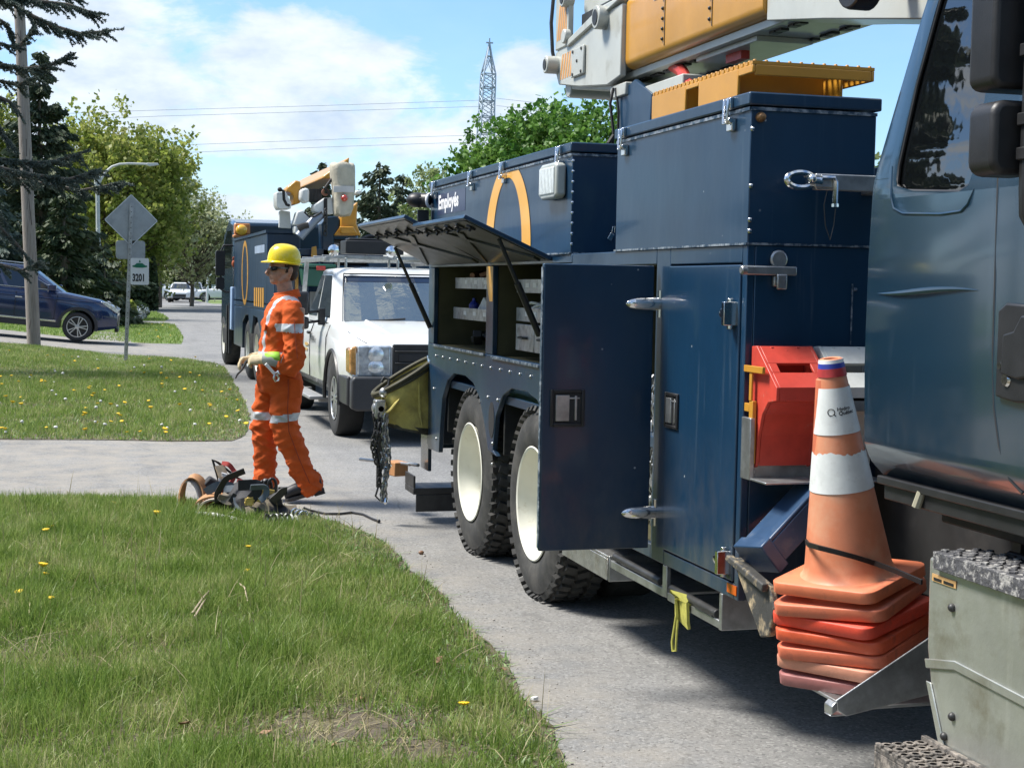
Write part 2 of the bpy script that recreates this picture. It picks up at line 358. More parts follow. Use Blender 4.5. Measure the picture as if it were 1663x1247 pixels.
vc = n.new('ShaderNodeTexVoronoi'); vc.feature = 'DISTANCE_TO_EDGE'; vc.inputs['Scale'].default_value = .42; l.new(wv.outputs['Result'], vc.inputs['Vector'])
c = MX(MU(MU(RG(vc.outputs['Distance'], .0035, .001), RG(NZ(.5, 3), .5, .6)), .3), c, (.07,.07,.068))
c = MX(MU(RG(NZ(2.6, 3, .5), .66, .72), .35), c, (.09,.09,.088))
l.new(c, b.inputs['Base Color']); b.inputs['Roughness'].default_value = .88; b.inputs['Specular IOR Level'].default_value = .3
bn = n.new('ShaderNodeBump'); bn.inputs['Strength'].default_value = 1; bn.inputs['Distance'].default_value = .004; l.new(NZ(140, 4, .7), bn.inputs['Height']); l.new(bn.outputs[0], b.inputs['Normal'])
ASPHALT = m
nx, ny = 40, 80
xs_ = np.linspace(-26, 30, nx); ys_ = np.concatenate([np.linspace(-16, 24, 20), np.linspace(25, 150, ny-20)])
XX, YY = np.meshgrid(xs_, ys_); ZZ = terr(XX, YY)-.004
V = np.stack([XX.ravel(), YY.ravel(), ZZ.ravel()], 1)
idx = np.arange(nx*len(ys_)).reshape(len(ys_), nx)
F = np.stack([idx[:-1,:-1].ravel(), idx[:-1,1:].ravel(), idx[1:,1:].ravel(), idx[1:,:-1].ravel()], 1)
tag(np_mesh('road', V, F, ASPHALT, smooth=True), kind='structure')

LAWN_A = [(-9,-3),(1.38,-3),(1.46,2.5),(1.53,4.3),(1.60,4.9),(1.68,5.4),(1.70,5.84),(1.79,6.4),(1.77,7.1),(1.83,7.8),(1.80,8.39),(1.83,9.1),(1.79,9.75),(1.66,10.3),(1.50,10.75),(1.2,11.15),(.8,11.45),(.2,11.75),(-.64,11.9),(-3,12.1),(-9,12.2)]
LAWN_B = [(-14,16.4),(-3,16.25),(-.86,16.15),(.3,15.95),(1.05,15.75),(1.42,15.75),(1.65,16.4),(1.85,18),(2.1,21.2),(2.3,25),(2.5,28.7),(2.48,30.5),(2.1,32),(1.5,33),(.7,33.8),(-1.1,35.2),(-14,36)]
LAWN_C = [(-22,43.8),(-2,43.2),(.4,41.4),(1.6,40.4),(2.35,40.1),(2.7,45),(2.95,52),(3.1,57),(2.9,58.6),(-22,59.5)]
LAWN_D = [(-22,63),(1,62.6),(3.0,62.4),(3.35,66),(3.5,74),(3.4,80),(2.2,82.5),(-2,83.5),(-22,84)]
LAWN_E = [(-26,103),(0,102),(3.6,101),(4.2,106),(4.4,128),(-26,130)]
LAWN_F = [(8.8,112),(30,113),(30,136),(8.8,134)]
LAWN_G = [(10.2,-12),(30,-12),(30,96),(10.4,96)]
def organic(P, amp, step, seed):
    # rounded outline with a ragged verge
    r = np.random.default_rng(seed); Q = []; n_ = len(P)
    for i in range(n_):
        p0, p1, p2, p3 = (np.array(P[(i+k) % n_], float) for k in (-1,0,1,2)); L_ = np.linalg.norm(p2-p1)
        if L_ > 6: Q.append(tuple(p1)); continue
        m_ = max(1, int(L_/step)); tg1 = (p2-p0)*min(1, L_/max(1e-6, np.linalg.norm(p2-p0)))*.5*2*.5; tg2 = (p3-p1)*min(1, L_/max(1e-6, np.linalg.norm(p3-p1)))*.5*2*.5
        for k in range(m_):
            t = k/m_; h1 = 2*t**3-3*t*t+1; h2 = -2*t**3+3*t*t; h3 = t**3-2*t*t+t; h4 = t**3-t*t
            Q.append(tuple(h1*p1+h2*p2+h3*tg1+h4*tg2+r.normal(0, amp, 2)))
    return Q
LAWN_A = organic(LAWN_A, .009, .10, 1); LAWN_B = organic(LAWN_B, .015, .25, 2)
LAWNS = [LAWN_A, LAWN_B, LAWN_C, LAWN_D, LAWN_E, LAWN_F, LAWN_G]
def inpoly(px, py, poly):
    c = np.zeros(len(px), bool); n_ = len(poly)
    for i in range(n_):
        x0, y0 = poly[i]; x1, y1 = poly[(i+1)%n_]
        k = ((y0 > py) != (y1 > py)) & (px < (x1-x0)*(py-y0)/((y1-y0) or 1e-9)+x0); c ^= k
    return c
def edist(px, py, poly):
    d = np.full(len(px), 1e9); n_ = len(poly)
    for i in range(n_):
        a = np.array(poly[i]); b_ = np.array(poly[(i+1)%n_]); ab = b_-a
        t_ = np.clip(((px-a[0])*ab[0]+(py-a[1])*ab[1])/(ab@ab), 0, 1)
        d = np.minimum(d, np.hypot(px-a[0]-t_*ab[0], py-a[1]-t_*ab[1]))
    return d
SOIL = mat('lawn_soil', (.105,.095,.05), .95, var=.4, scale=7, col2=(.095,.076,.056), c2=(.40,.55), c2scale=3.2, bump=.006, bscale=70)
FARGRASS = mat('far_lawn', (.12,.185,.045), .9, var=.35, scale=1.5, col2=(.20,.21,.07), c2=(.5,.7), c2scale=.8, bump=.03, bscale=12)
for i, P in enumerate(LAWNS):
    bm = bmesh.new(); f = bm.faces.new([bm.verts.new((x, y, 0)) for x, y in P]); bmesh.ops.triangulate(bm, faces=[f])
    bmesh.ops.subdivide_edges(bm, edges=[e_ for e_ in bm.edges if e_.calc_length() > 1.5], cuts=3); bmesh.ops.triangulate(bm, faces=bm.faces[:]); bmesh.ops.subdivide_edges(bm, edges=[e_ for e_ in bm.edges if e_.calc_length() > 1.5], cuts=2); bmesh.ops.triangulate(bm, faces=bm.faces[:])
    for v in bm.verts: v.co.z = float(terr(v.co.x, v.co.y)) + .002
    me = bpy.data.meshes.new('lawn'); bm.to_mesh(me); bm.free(); me.materials.append(SOIL if i < 2 else FARGRASS)
    o = bpy.data.objects.new('lawn', me); COL.objects.link(o); tag(o, kind='structure')
    for p in me.polygons: p.use_smooth = True

def blades(pts, z, h, wd, lean=.35, seg=2, rng=RNG, curl=.5):
    # tapering curved blades as quads; the last quad closes to a fine tip
    n_ = len(pts); a = rng.uniform(0, 2*pi, n_); la = rng.uniform(0, 2*pi, n_); hh = h*rng.uniform(.55, 1.25, n_); le = np.abs(rng.normal(0, lean, n_)); ww = wd*rng.uniform(.6, 1.3, n_)
    V = np.zeros((n_, 2*(seg+1), 3)); side = np.stack([np.cos(a), np.sin(a), np.zeros(n_)], 1)
    ld = np.stack([np.cos(la), np.sin(la)], 1)
    for k in range(seg+1):
        t_ = k/seg; off = ld*(hh*(le*t_+curl*le*t_*t_*1.4))[:, None]
        zz = z + hh*t_*np.cos(np.minimum(1.3, le*(.4+.9*t_)))
        c_ = np.concatenate([pts+off, zz[:, None]], 1); w_ = (ww*(1-t_)**.8+.0006)[:, None]*.5
        V[:, 2*k] = c_-side*w_; V[:, 2*k+1] = c_+side*w_
    base = (np.arange(n_)*2*(seg+1))[:, None]
    F = np.concatenate([base+np.array([[2*k, 2*k+1, 2*k+3, 2*k+2]]) for k in range(seg)], 0)
    return V.reshape(-1, 3), F
GRASS1 = leaf_mat('grass_blades', [(.090,.155,.026),(.145,.235,.042),(.21,.30,.066),(.31,.365,.12),(.52,.47,.27)], .45, .45, 2.4)
GRASS2 = leaf_mat('grass_dry', [(.22,.18,.09),(.36,.31,.17),(.48,.42,.25)], .2, .6, 3)
WEED = leaf_mat('weed_leaves', [(.12,.21,.06),(.19,.29,.10),(.30,.38,.19)], .25, .4, 3)
def vnoise(x, y, s, seed):
    r = np.random.default_rng(seed); G = r.random((64, 64)); u = x*s; v = y*s; i = np.floor(u).astype(int); j = np.floor(v).astype(int); fu = u-i; fv = v-j
    fu = fu*fu*(3-2*fu); fv = fv*fv*(3-2*fv); g_ = lambda a, b_: G[a % 64, b_ % 64]
    return (g_(i,j)*(1-fu)+g_(i+1,j)*fu)*(1-fv)+(g_(i,j+1)*(1-fu)+g_(i+1,j+1)*fu)*fv
DIRT = [(float(atz(555,1185).x), float(atz(555,1185).y), .46, .40), (float(atz(690,1225).x), float(atz(690,1225).y), .22, .2)]
def bare(x, y):
    d = np.zeros(len(x))
    for cx, cy, rx, ry in DIRT: d = np.maximum(d, np.clip(1.25-np.hypot((x-cx)/rx, (y-cy)/ry), 0, 1))
    return d
def scatter(poly, x0, x1, y0, y1, n_, seed):
    r = np.random.default_rng(seed); x = r.uniform(x0, x1, n_); y = r.uniform(y0, y1, n_); k = inpoly(x, y, poly); return x[k], y[k], r
def grass_patch(name, poly, box, n_, hfun, wd, seed, near):
    x, y, r = scatter(poly, *box, n_, seed); d = edist(x, y, poly); keep = np.ones(len(x), bool)
    if near:
        keep = r.random(len(x)) > bare(x, y)*1.15*(.45+.9*vnoise(x, y, 7., 33))
        keep &= r.random(len(x)) > np.clip(.75-d/.35, 0, .7)*(.35+.65*vnoise(x, y, 3.0, 5))
    if near: keep &= d > -.01+.12*vnoise(x, y, 4.5, 61)**1.5
    x, y, d = x[keep], y[keep], d[keep]; pts = np.stack([x, y], 1); h = hfun(x, y, d)
    V, F = blades(pts, terr(x, y)-.002, h, wd, .38, 3 if near else 2, r)
    return V, F
def hA(x, y, d):
    q = .45*vnoise(x, y, 1.3, 1)+.55*vnoise(x, y, 3.7, 2)
    return (.03+.18*q**1.6)*np.clip(.42+d*1.1, .42, 1)*(1-.6*bare(x, y))
V, F = grass_patch('g', LAWN_A, (-2.6, 1.9, 3.6, 12.2), 270000, hA, .0054, 11, True)
x, y, r = scatter(LAWN_A, -2.6, 1.85, 3.6, 12.1, 42000, 12); k = r.random(len(x)) < .25+.75*np.clip(vnoise(x, y, 2.1, 9)-.35+bare(x, y)*.9, 0, 1); x, y = x[k], y[k]
V2, F2 = blades(np.stack([x, y], 1), terr(x, y), .075, .004, .95, 3, r)
x, y, r = scatter(LAWN_A, -2.6, 1.85, 3.6, 12.1, 85000, 13); d = edist(x, y, LAWN_A); k = (r.random(len(x)) < np.clip(1.25-d/.95, .07, 1)*(.3+.7*vnoise(x, y, 2.6, 21))) & (r.random(len(x)) > bare(x, y)*.8); x, y = x[k], y[k]
V3, F3 = blades(np.stack([x, y], 1), terr(x, y), .04, .013, 1.1, 2, r)
def join(parts):
    o = 0; Vs, Fs, Ms = [], [], []
    for V_, F_, m_ in parts: Vs.append(V_); Fs.append(F_+o); Ms.append(np.full(len(F_), m_)); o += len(V_)
    return np.concatenate(Vs), np.concatenate(Fs), np.concatenate(Ms)
x, y, r = scatter(LAWN_A, -2.6, 1.8, 3.8, 12.0, 900, 19); V4, F4 = blades(np.stack([x, y], 1), terr(x, y), .20, .0055, .75, 3, r, .2)
V, F, Mi = join([(V, F, 0), (V2, F2, 1), (V3, F3, 2), (V4, F4, 1)])
tag(np_mesh('grass', V, F, [GRASS1, GRASS2, WEED], Mi, True), kind='stuff')
hB = lambda x, y, d: (.04+.07*vnoise(x, y, 1.1, 3))*np.clip(.5+d*.7, .5, 1)
V, F = grass_patch('g', LAWN_B, (-6, 2.6, 15.6, 36), 200000, hB, .010, 14, False)
x, y, r = scatter(LAWN_B, -6, 2.6, 15.6, 36, 26000, 15); V2, F2 = blades(np.stack([x, y], 1), terr(x, y), .06, .009, .8, 2, r)
x, y, r = scatter(LAWN_B, -6, 2.6, 15.6, 36, 36000, 16); V3, F3 = blades(np.stack([x, y], 1), terr(x, y), .05, .022, 1.0, 2, r)
V, F, Mi = join([(V, F, 0), (V2, F2, 1), (V3, F3, 2)])
tag(np_mesh('grass', V, F, [GRASS1, GRASS2, WEED], Mi, True), kind='stuff')
P3 = [grass_patch('g', LAWN_C, (-8, 3.2, 40, 59), 40000, lambda x, y, d: .08+0*x, .022, 17, False), grass_patch('g', LAWN_D, (-8, 3.6, 62, 83), 24000, lambda x, y, d: .09+0*x, .03, 18, False)]
V, F, Mi = join([(a, b_, 0) for a, b_ in P3]); tag(np_mesh('grass', V, F, [GRASS1], Mi, True), kind='stuff')

# dandelions: a stalk with a flower head each, countable
DYEL = mat('dandelion_yellow', (.75,.50,.01), .6, var=.15, scale=60); DGRN = mat('dandelion_stalk', (.09,.15,.04), .6, var=.1); DWHT = mat('dandelion_seed', (.62,.62,.58), .8, var=.2, scale=80)
def dandelion(white):
    b_ = MB(); b_.tube([(0,0,-.02),(.004,.002,.05),(.008,0,.105)], [.0025,.002,.002], 5, 1)
    if white: b_.ball((.008,0,.118), .018, 9, 6, 0)
    else:
        b_.lathe([(.003,.10),(.018,.108),(.021,.116),(.014,.121),(.002,.119)], (.008,0,0), 'z', 11, 0, cap=True)
        for k_ in range(14):
            a_ = k_*2.4; b_.obox((.008+.016*cos(a_), .016*sin(a_), .117), (.014,.005,.002), Matrix.Rotation(a_, 3, 'Z')@Matrix.Rotation(-.35, 3, 'Y'), 0)
    return b_.build('dandelion', [DWHT if white else DYEL, DGRN], smooth=60, org=(0,0,0))
dy_, dw_ = dandelion(False), dandelion(True)
spots = [(atz(*p), 0) for p in [(85,990),(70,955),(62,950),(75,880),(82,873),(750,1172),(570,838),(402,905),(405,940),(180,830),(35,985),(250,862)]]
r = np.random.default_rng(31)
for k_ in range(120):
    q = atz(r.uniform(-25, 408), 588+128*r.random()**1.1); spots.append((q, 0 if r.random() < .72 else 1))
for k_ in range(14): spots.append((atz(r.uniform(225, 300), r.uniform(528, 556)), 0))
first = {0: dy_, 1: dw_}; used = {}
for q, wh in spots:
    pl = [P for P in (LAWN_A, LAWN_B, LAWN_C) if inpoly(np.array([q.x]), np.array([q.y]), P)[0]]
    if not pl or q.y > 60: continue
    o = first[wh] if wh not in used else first[wh].copy()
    if wh in used: COL.objects.link(o)
    used[wh] = 1
    s_ = r.uniform(.7, 1.2)*(1.0 if q.y < 14 else 1.1); o.location = (q.x, q.y, float(terr(q.x, q.y))-.005); o.scale = (s_, s_, s_*r.uniform(.6, 1.0)); o.rotation_euler = (r.uniform(-.3,.3), r.uniform(-.3,.3), r.uniform(0,6))
    tag(o, 'white seed head of a dandelion gone over in the green lawn' if wh else 'small yellow dandelion flower growing in the green lawn', 'dandelion', 'dandelion seed heads in the lawn' if wh else 'yellow dandelions in the lawn')

# loose stones and grit along the verge
r = np.random.default_rng(50); n_ = 800; i_ = r.integers(0, len(LAWN_A)-1, n_); A_ = np.array(LAWN_A)
P_ = A_[i_]+(A_[(i_+1) % len(A_)]-A_[i_])*r.random((n_,1))+np.abs(r.normal(0,.16,(n_,1)))*np.array([[1.,.1]])+r.normal(0,.05,(n_,2)); P_ = P_[(P_[:,0] > -3) & (P_[:,1] > 3)]
g = MB()
for x_, y_ in P_:
    s_ = r.uniform(.0015,.0045)*(2.2 if r.random() < .03 else 1); g.ball((x_,y_,s_*.4),(s_*r.uniform(.8,1.4),s_,s_*.7),6,4)
tag(g.build('gravel', mat('pebbles', (.30,.28,.25), .85, var=.5, scale=25), smooth=80), kind='stuff')

LEAFD = mat('dry_leaf', (.22,.13,.07), .8, var=.4, scale=30)
for i, (px, py) in enumerate(((582,1140),(712,1085),(430,1205),(640,1010),(818,1100),(300,1190),(540,1215))):
    p = atz(px, py); g = MB(); r_ = random.Random(i); a = r_.uniform(0,6); z_ = .035 if i % 3 else .012
    c_ = Vector((p.x,p.y,z_)); u = Vector((cos(a),sin(a),r_.uniform(-.2,.3)))*.032; v = Vector((-sin(a),cos(a),r_.uniform(.2,.6)))*.014
    vs = [c_-u, c_-u*.4+v, c_+u*.3+v*1.1, c_+u, c_+u*.3-v*.9, c_-u*.4-v*.8]; up_ = Vector((0,0,.0012)); g.add([q+Vector((0,0,.006*(k%2))) for k, q in enumerate(vs)]+[q+up_+Vector((0,0,.006*(k%2))) for k, q in enumerate(vs)], [(0,1,2,3,4,5),(11,10,9,8,7,6)]+[(k,(k+1)%6,6+(k+1)%6,6+k) for k in range(6)])
    tag(g.build('dry_leaf', LEAFD, smooth=0, org=c_), 'curled brown dry leaf lying in the grass near the verge', 'leaf', 'dry leaves on the lawn')
for i, (pa, pb) in enumerate((((312,1012),(342,975)),((316,1018),(335,990)),((386,960),(402,995)))):
    a, b_ = atz(*pa), atz(*pb); g = MB(); g.tube([Vector((a.x,a.y,.05)), Vector(((a.x+b_.x)/2+.01,(a.y+b_.y)/2,.075)), Vector((b_.x,b_.y,.06))], [.005,.0045,.002], 6)
    tag(g.build('twig', mat('dry_twig', (.36,.29,.20), .8, var=.3, scale=40), org=(a.x,a.y,.05)), ('long pale dry twig lying on the near lawn','short pale dry twig beside the longer one','thin dry stalk leaning in the grass toward the road')[i], 'twig', 'dry twigs on the lawn')
p = atz(868, 1138); tag(MB().obox((p.x,p.y,.012),(.028,.018,.012),Matrix.Rotation(.5,3,'Z')).build('paper_scrap', mat('paper', (.7,.7,.68), .7), bevel=.002, org=(p.x,p.y,0)), 'small white scrap lying on the asphalt at the grass edge', 'scrap')
p = atz(684, 900); tag(MB().ball((p.x,p.y,.012),(.018,.014,.012),10,8).build('brown_nut', mat('brown_nut', (.20,.10,.05), .5), org=(p.x,p.y,0)), 'small brown nut lying on the road left of the rear wheels', 'nut')
# ======================= MAIN UTILITY TRUCK =======================
XS = 2.26
T = thing('utility_truck', 'large navy utility truck with an open cabinet door and amber boom, nearest', 'utility truck', (3.48, 6.5, 0))
YR = 10.13
# lower body: the street-side skin with hatch openings and wheel arches
arch = lambda c, z0=.534: [(c+.66, z0),(c+.655,.70),(c+.60,.90),(c+.46,1.03),(c+.28,1.085),(c-.02,1.09),(c-.22,1.06),(c-.38,.98),(c-.52,.82),(c-.60,.69)]
sk = MB()
lowpoly = [(YR,1.25),(YR,.525),(9.79,.534)]+arch(9.11)[1:]+[(8.32,.675)]+arch(7.75,.68)[1:-1]+[(7.12,.69),(7.06,.60),(6.40,.535),(6.40,1.25)]
sk.prism(lowpoly, 'x', XS, XS+.03)
sk.box(XS,XS+.03, 9.99,YR, 1.252,1.766); sk.box(XS,XS+.03, 8.445,8.605, 1.252,1.766); sk.box(XS,XS+.03, 6.98,7.478, 1.252,1.766)
sk.box(XS,XS+.03, 6.98,YR, 1.768,1.812)
# end walls, bed floor and far side
sk.box(XS+.002,XS+.55, YR+.002,YR+.04, .55,1.81); sk.box(XS+.55,4.70, YR-.05,YR, .8,1.2); sk.box(XS+.032,4.70, 4.99,YR-.052, .98,1.03)
sk.box(4.20,4.70, 4.96,YR-.06, 1.032,2.34)
body = sk.build('body_panel', NAVY, T, bevel=.004)
# sill edging, bolt row, drip rail
e = MB(); e.box(XS-.012,XS, 8.61,9.985, 1.236,1.252); e.box(XS-.012,XS, 7.48,8.44, 1.230,1.246); e.build('sill_trim', NAVYEDGE, body, bevel=.002)
scatter_parts('bolt', MB().ball((0,0,0), .010, 8, 6), STEEL, [(XS-.001, 9.9-k*.205, 1.175) for k in range(13)]+[(XS-.001,9.86,.62),(XS-.001,9.95,.95),(XS-.001,8.40,.62),(XS-.001,8.40,.74),(XS-.001,8.52,1.0),(XS-.001,8.30,1.0)], body)
e = MB(); e.lathe([(.098,0),(.098,.012),(.07,.012),(.07,0)], (XS-.009, 8.435, .875), 'x', 28)
hole = MB(); hole.prism([(8.435+.062*cos(a)*(1 if True else 1), .875+.105*sin(a)) for a in np.linspace(0,2*pi,25)[:-1]], 'x', XS-.003, XS+.001); hole.build('filler_hole', DARK, body, smooth=0)
# compartments: inner shells open to the street
def recess(name, y0, y1, z0, z1, d=.46, parent=None, mt=OLIVE):
    m_ = MB(); x0, x1 = XS+.031, XS+d; t_ = .012
    m_.box(x1,x1+t_, y0-.02,y1+.02, z0-.02,z1+.02); m_.box(x0,x1, y0-.02,y0-.008, z0-.02,z1+.02); m_.box(x0,x1, y1+.008,y1+.02, z0-.02,z1+.02)
    m_.box(x0,x1, y0-.007,y1+.007, z0-.02,z0-.008); m_.box(x0,x1, y0-.007,y1+.007, z1+.008,z1+.02); return m_.build(name, mt, parent or T)
c1 = recess('compartment', 8.605, 9.99, 1.255, 1.765); c2_ = recess('compartment', 7.478, 8.445, 1.25, 1.765)
TRAY = mat('tray_metal', (.50,.51,.52), .35, .6, var=.2, scale=20, col2=(.2,.2,.2), c2=(.5,.7), c2scale=16)
def shelf(par, y0, y1, z, h=.075, lip=XS+.10):
    m_ = MB(); m_.box(lip,lip+.006, y0,y1, z,z+h); m_.box(lip+.007,XS+.44, y0,y1, z,z+.006)
    for k in range(4): m_.box(lip-.002,lip, y0+.1+k*(y1-y0-.2)/4,y0+.17+k*(y1-y0-.2)/4, z+.03,z+.055, 1)
    m_.build('shelf', [TRAY, WHITEV], par, smooth=0)
shelf(c1, 8.63, 9.80, 1.63, .07); shelf(c1, 8.63, 9.84, 1.43, .075); shelf(c2_, 7.50, 8.30, 1.615, .075); shelf(c2_, 7.50, 8.30, 1.455, .075)
for k in range(2):
    m_ = MB(); y0 = 8.24-k*.37; m_.box(XS+.09,XS+.4, y0-.33,y0, 1.30,1.43); m_.box(XS+.084,XS+.09, y0-.345,y0+.01, 1.29,1.44)
    dr = m_.build('drawer', TRAY, c2_, bevel=.004); m_ = MB(); m_.tube([(XS+.084,y0-.23,1.365),(XS+.062,y0-.21,1.365),(XS+.062,y0-.12,1.365),(XS+.084,y0-.10,1.365)], .007, 6); m_.build('handle', BLACK, dr)
# stuff lying on the shelves
def clutter(name, label, cat, y0, y1, z, mt, seed, kind):
    r = random.Random(seed); m_ = MB()
    if kind == 'coil':
        for k in range(5):
            c = (XS+.22, (y0+y1)/2+r.uniform(-.03,.03), z+.03+k*.014); R_ = (y1-y0)/2*r.uniform(.8,1)
            m_.tube([(c[0]+R_*.7*cos(a), c[1]+R_*sin(a), c[2]+.012*sin(3*a+k)) for a in np.linspace(0,2*pi,20)[:-1]], .009, 6, closed=True)
    elif kind == 'parts':
        for k in range(7):
            q = Vector((XS+r.uniform(.14,.32), r.uniform(y0,y1), z+.035+r.random()*.05)); M = Matrix.Rotation(r.uniform(0,3),3,'Z')@Matrix.Rotation(r.uniform(-.6,.6),3,'X')
            m_.obox(q, (r.uniform(.03,.08), r.uniform(.05,.16), r.uniform(.02,.06)), M) if k % 2 else m_.cyl(q-M@Vector((.06,0,0)), q+M@Vector((.06,0,.02)), r.uniform(.012,.03), n=10)
    elif kind == 'wedge':
        m_.prism([(y0,z+.01),(y1,z+.01),(y0+.4*(y1-y0),z+.14),(y0+.15*(y1-y0),z+.11)], 'x', XS+.14, XS+.24)
    elif kind == 'bottle':
        m_.lathe([(.001,0),(.034,.004),(.034,.09),(.013,.115),(.013,.13),(.001,.132)], (XS+.16, y0, z), 'z', 14)
    return tag(m_.build(name, mt, None, bevel=.003, org=(XS+.2, (y0+y1)/2, z)), label, cat)
RED = mat('red_plastic', (.45,.04,.03), .45, var=.2, scale=20); WHT = mat('white_cloth', (.6,.6,.57), .7, var=.2, scale=14); BLUP = mat('blue_plastic', (.02,.04,.3), .35)
clutter('hardware_parts', 'small copper and grey hardware on the top tray of the rear hatch compartment', 'hardware', 8.75, 9.6, 1.64, mat('copper_bits', (.30,.16,.10), .5, .5, var=.5, scale=30), 1, 'parts')
clutter('hardware_parts', 'loose pale metal hardware on the lower tray of the rear hatch compartment', 'hardware', 8.70, 9.0, 1.44, TRAY, 2, 'parts')
clutter('metal_wedge', 'pale triangular metal wedge standing on the lower tray beside a blue bottle', 'wedge', 9.05, 9.45, 1.438, WHT, 3, 'wedge')
clutter('spray_bottle', 'small blue bottle standing on the lower tray of the rear hatch compartment', 'bottle', 9.52, 9.6, 1.438, BLUP, 4, 'bottle')
clutter('rope_coil', 'pale rope coil lying on the middle tray behind the open cabinet door', 'rope', 7.85, 8.2, 1.464, WHT, 5, 'coil')
clutter('hardware_parts', 'dark tools lying on the bottom of the rear hatch compartment', 'tools', 8.75, 9.85, 1.262, DKSTEEL, 6, 'parts')
# upper bins with lids, latches
def upper_bin(y0, y1, latches, lbl):
    m_ = MB(); m_.box(XS,XS+.495, y0,y1, 1.817,2.298); b_ = m_.build('upper_bin', NAVY, T, bevel=.004); b_['label'] = lbl
    m_ = MB(); m_.box(XS-.012,XS+.51, y0-.012,y1+.012, 2.304,2.350); m_.build('lid', NAVY, b_, bevel=.006)
    m_ = MB(); m_.box(XS-.006,XS, y0,y1, 2.286,2.298); m_.box(XS,XS+.495, y0-.006,y0, 2.286,2.298); m_.box(XS-.008,XS, y0-.004,y1, 1.812,1.820); m_.box(XS,XS+.495, y0-.008,y0, 1.812,1.820); m_.build('seam_trim', NAVYEDGE, b_)
    for y_ in latches:
        m_ = MB(); m_.box(XS-.026,XS-.012, y_-.022,y_+.022, 2.30,2.345); m_.tube([(XS-.03,y_-.018,2.34),(XS-.034,y_-.016,2.25),(XS-.034,y_+.016,2.25),(XS-.03,y_+.018,2.34)], .006, 6); m_.box(XS-.018,XS, y_-.025,y_+.025, 2.225,2.27); m_.cyl((XS-.024,y_-.03,2.262),(XS-.024,y_+.03,2.262), .011, n=10); m_.build('latch', CHROME, b_, bevel=.003)
    return b_
b1 = upper_bin(7.005, YR, (9.96, 8.95, 8.22, 7.16), 'rear upper bin with gold ring emblem and white lettering')
b2 = upper_bin(4.96, 6.36, (6.24, 5.11), 'front upper bin under the amber grating')
scatter_parts('rivet', MB().ball((0,0,0), .008, 6, 5), CHROME, [(XS+.004,7.004,1.86+k*.05) for k in range(9)], b1)
scatter_parts('rivet', MB().ball((0,0,0), .009, 6, 5), CHROME, [(XS+.006,4.958,z_) for z_ in (2.22,2.02,1.90,1.86)], b2)
m_ = MB(); m_.lathe([(.001,-.03),(.012,-.026),(.018,-.012),(.018,0)], (XS+.035, 4.96, 2.262), 'y', 14); m_.build('marker_lamp', mat('bronze_lamp', (.22,.12,.05), .3, .4), b2)
# gold ring emblem across bin and body
def ring(ylo, yhi, zlo, zhi, x, par):
    m_ = MB(); cy, cz = 8.165, 1.868; n_ = 120
    for i in range(n_):
        a0, a1 = 2*pi*i/n_, 2*pi*(i+1)/n_
        q = [(cy+.472*cos(a0), cz+.466*sin(a0)), (cy+.472*cos(a1), cz+.466*sin(a1)), (cy+.302*cos(a1), cz+.385*sin(a1)), (cy+.302*cos(a0), cz+.385*sin(a0))]
        for ax, lim, less in ((0, ylo, False), (0, yhi, True), (1, zlo, False), (1, zhi, True)):
            if len(q) > 2: q = clip_poly(q, ax, lim, less)
        if len(q) > 2: m_.add([(x, u, v) for u, v in q], [tuple(range(len(q)))])
    return m_.build('ring_emblem', GOLD, par, smooth=0)
ring(7.0, 10.0, 1.823, 2.284, XS-.0025, b1); ring(8.452, 8.598, 1.56, 1.764, XS-.0025, body)
tb = text_mb('Employés', .125, bold=.0045, sx=1.0)
m_ = MB().ext(tb, lambda v: Vector((XS-.003, 9.89-v.x*1.18, 2.155+v.y))); m_.build('lettering', WHITEV, b1, smooth=0)
m_ = MB(); m_.prism([(9.92,2.115),(9.15,2.115),(9.15,2.255),(9.92,2.255)], 'x', XS-.0015, XS-.0004); m_.build('lettering_panel', mat('deep_blue_vinyl', (.008,.018,.07), .35, coat=.3), b1, smooth=0)
VG_ = mat('dark_glass', (.01,.012,.013), .05, coat=1., var=0, rvar=0)
# flood lamp and rear spot lamp
m_ = MB(); m_.prism([(7.09,2.10),(7.13,2.085),(7.34,2.085),(7.385,2.105),(7.385,2.245),(7.34,2.262),(7.13,2.262),(7.09,2.25)], 'x', XS-.055, XS-.002); fl = m_.build('flood_lamp', mat('lamp_frame', (.5,.52,.48), .35, .3), b1, bevel=.012, seg=3)
m_ = MB(); m_.box(XS-.06,XS-.055, 7.115,7.36, 2.11,2.24)
for k in range(10): m_.box(XS-.063,XS-.060, 7.12+k*.0245,7.132+k*.0245, 2.112,2.238)
m_.build('lamp_lens', LENS, b1, bevel=.002)
q = aty(690, 323, 10.12)
m_ = MB(); m_.ball((2.165,10.14,2.225),(.075,.075,.052),18,12); m_.cyl((2.18,10.13,2.225),(2.235,10.08,2.222),.048,.05,16); sp = m_.build('spot_lamp', BLACK, T)
dl = Vector((.055,-.05,-.003)).normalized(); c0 = Vector((2.238,10.077,2.222)); uu = dl.cross(Vector((0,0,1))).normalized(); vv_ = uu.cross(dl)
m_ = MB(); m_.tube([c0+(uu*cos(a)+vv_*sin(a))*.043 for a in np.linspace(0,2*pi,25)[:-1]], .010, 8, closed=True); m_.build('lamp_ring', WHITEV, sp)
m_ = MB(); m_.loft([[c0+dl*.004*k+(uu*cos(a)+vv_*sin(a))*(.036-.012*k) for a in np.linspace(0,2*pi,21)[:-1]] for k in (0,1,2)]); m_.build('lamp_lens', VG_, sp)
m_ = MB(); m_.box(2.17,2.25, 10.14,10.16, 1.95,2.16); m_.build('lamp_bracket', DKSTEEL, sp, bevel=.004)
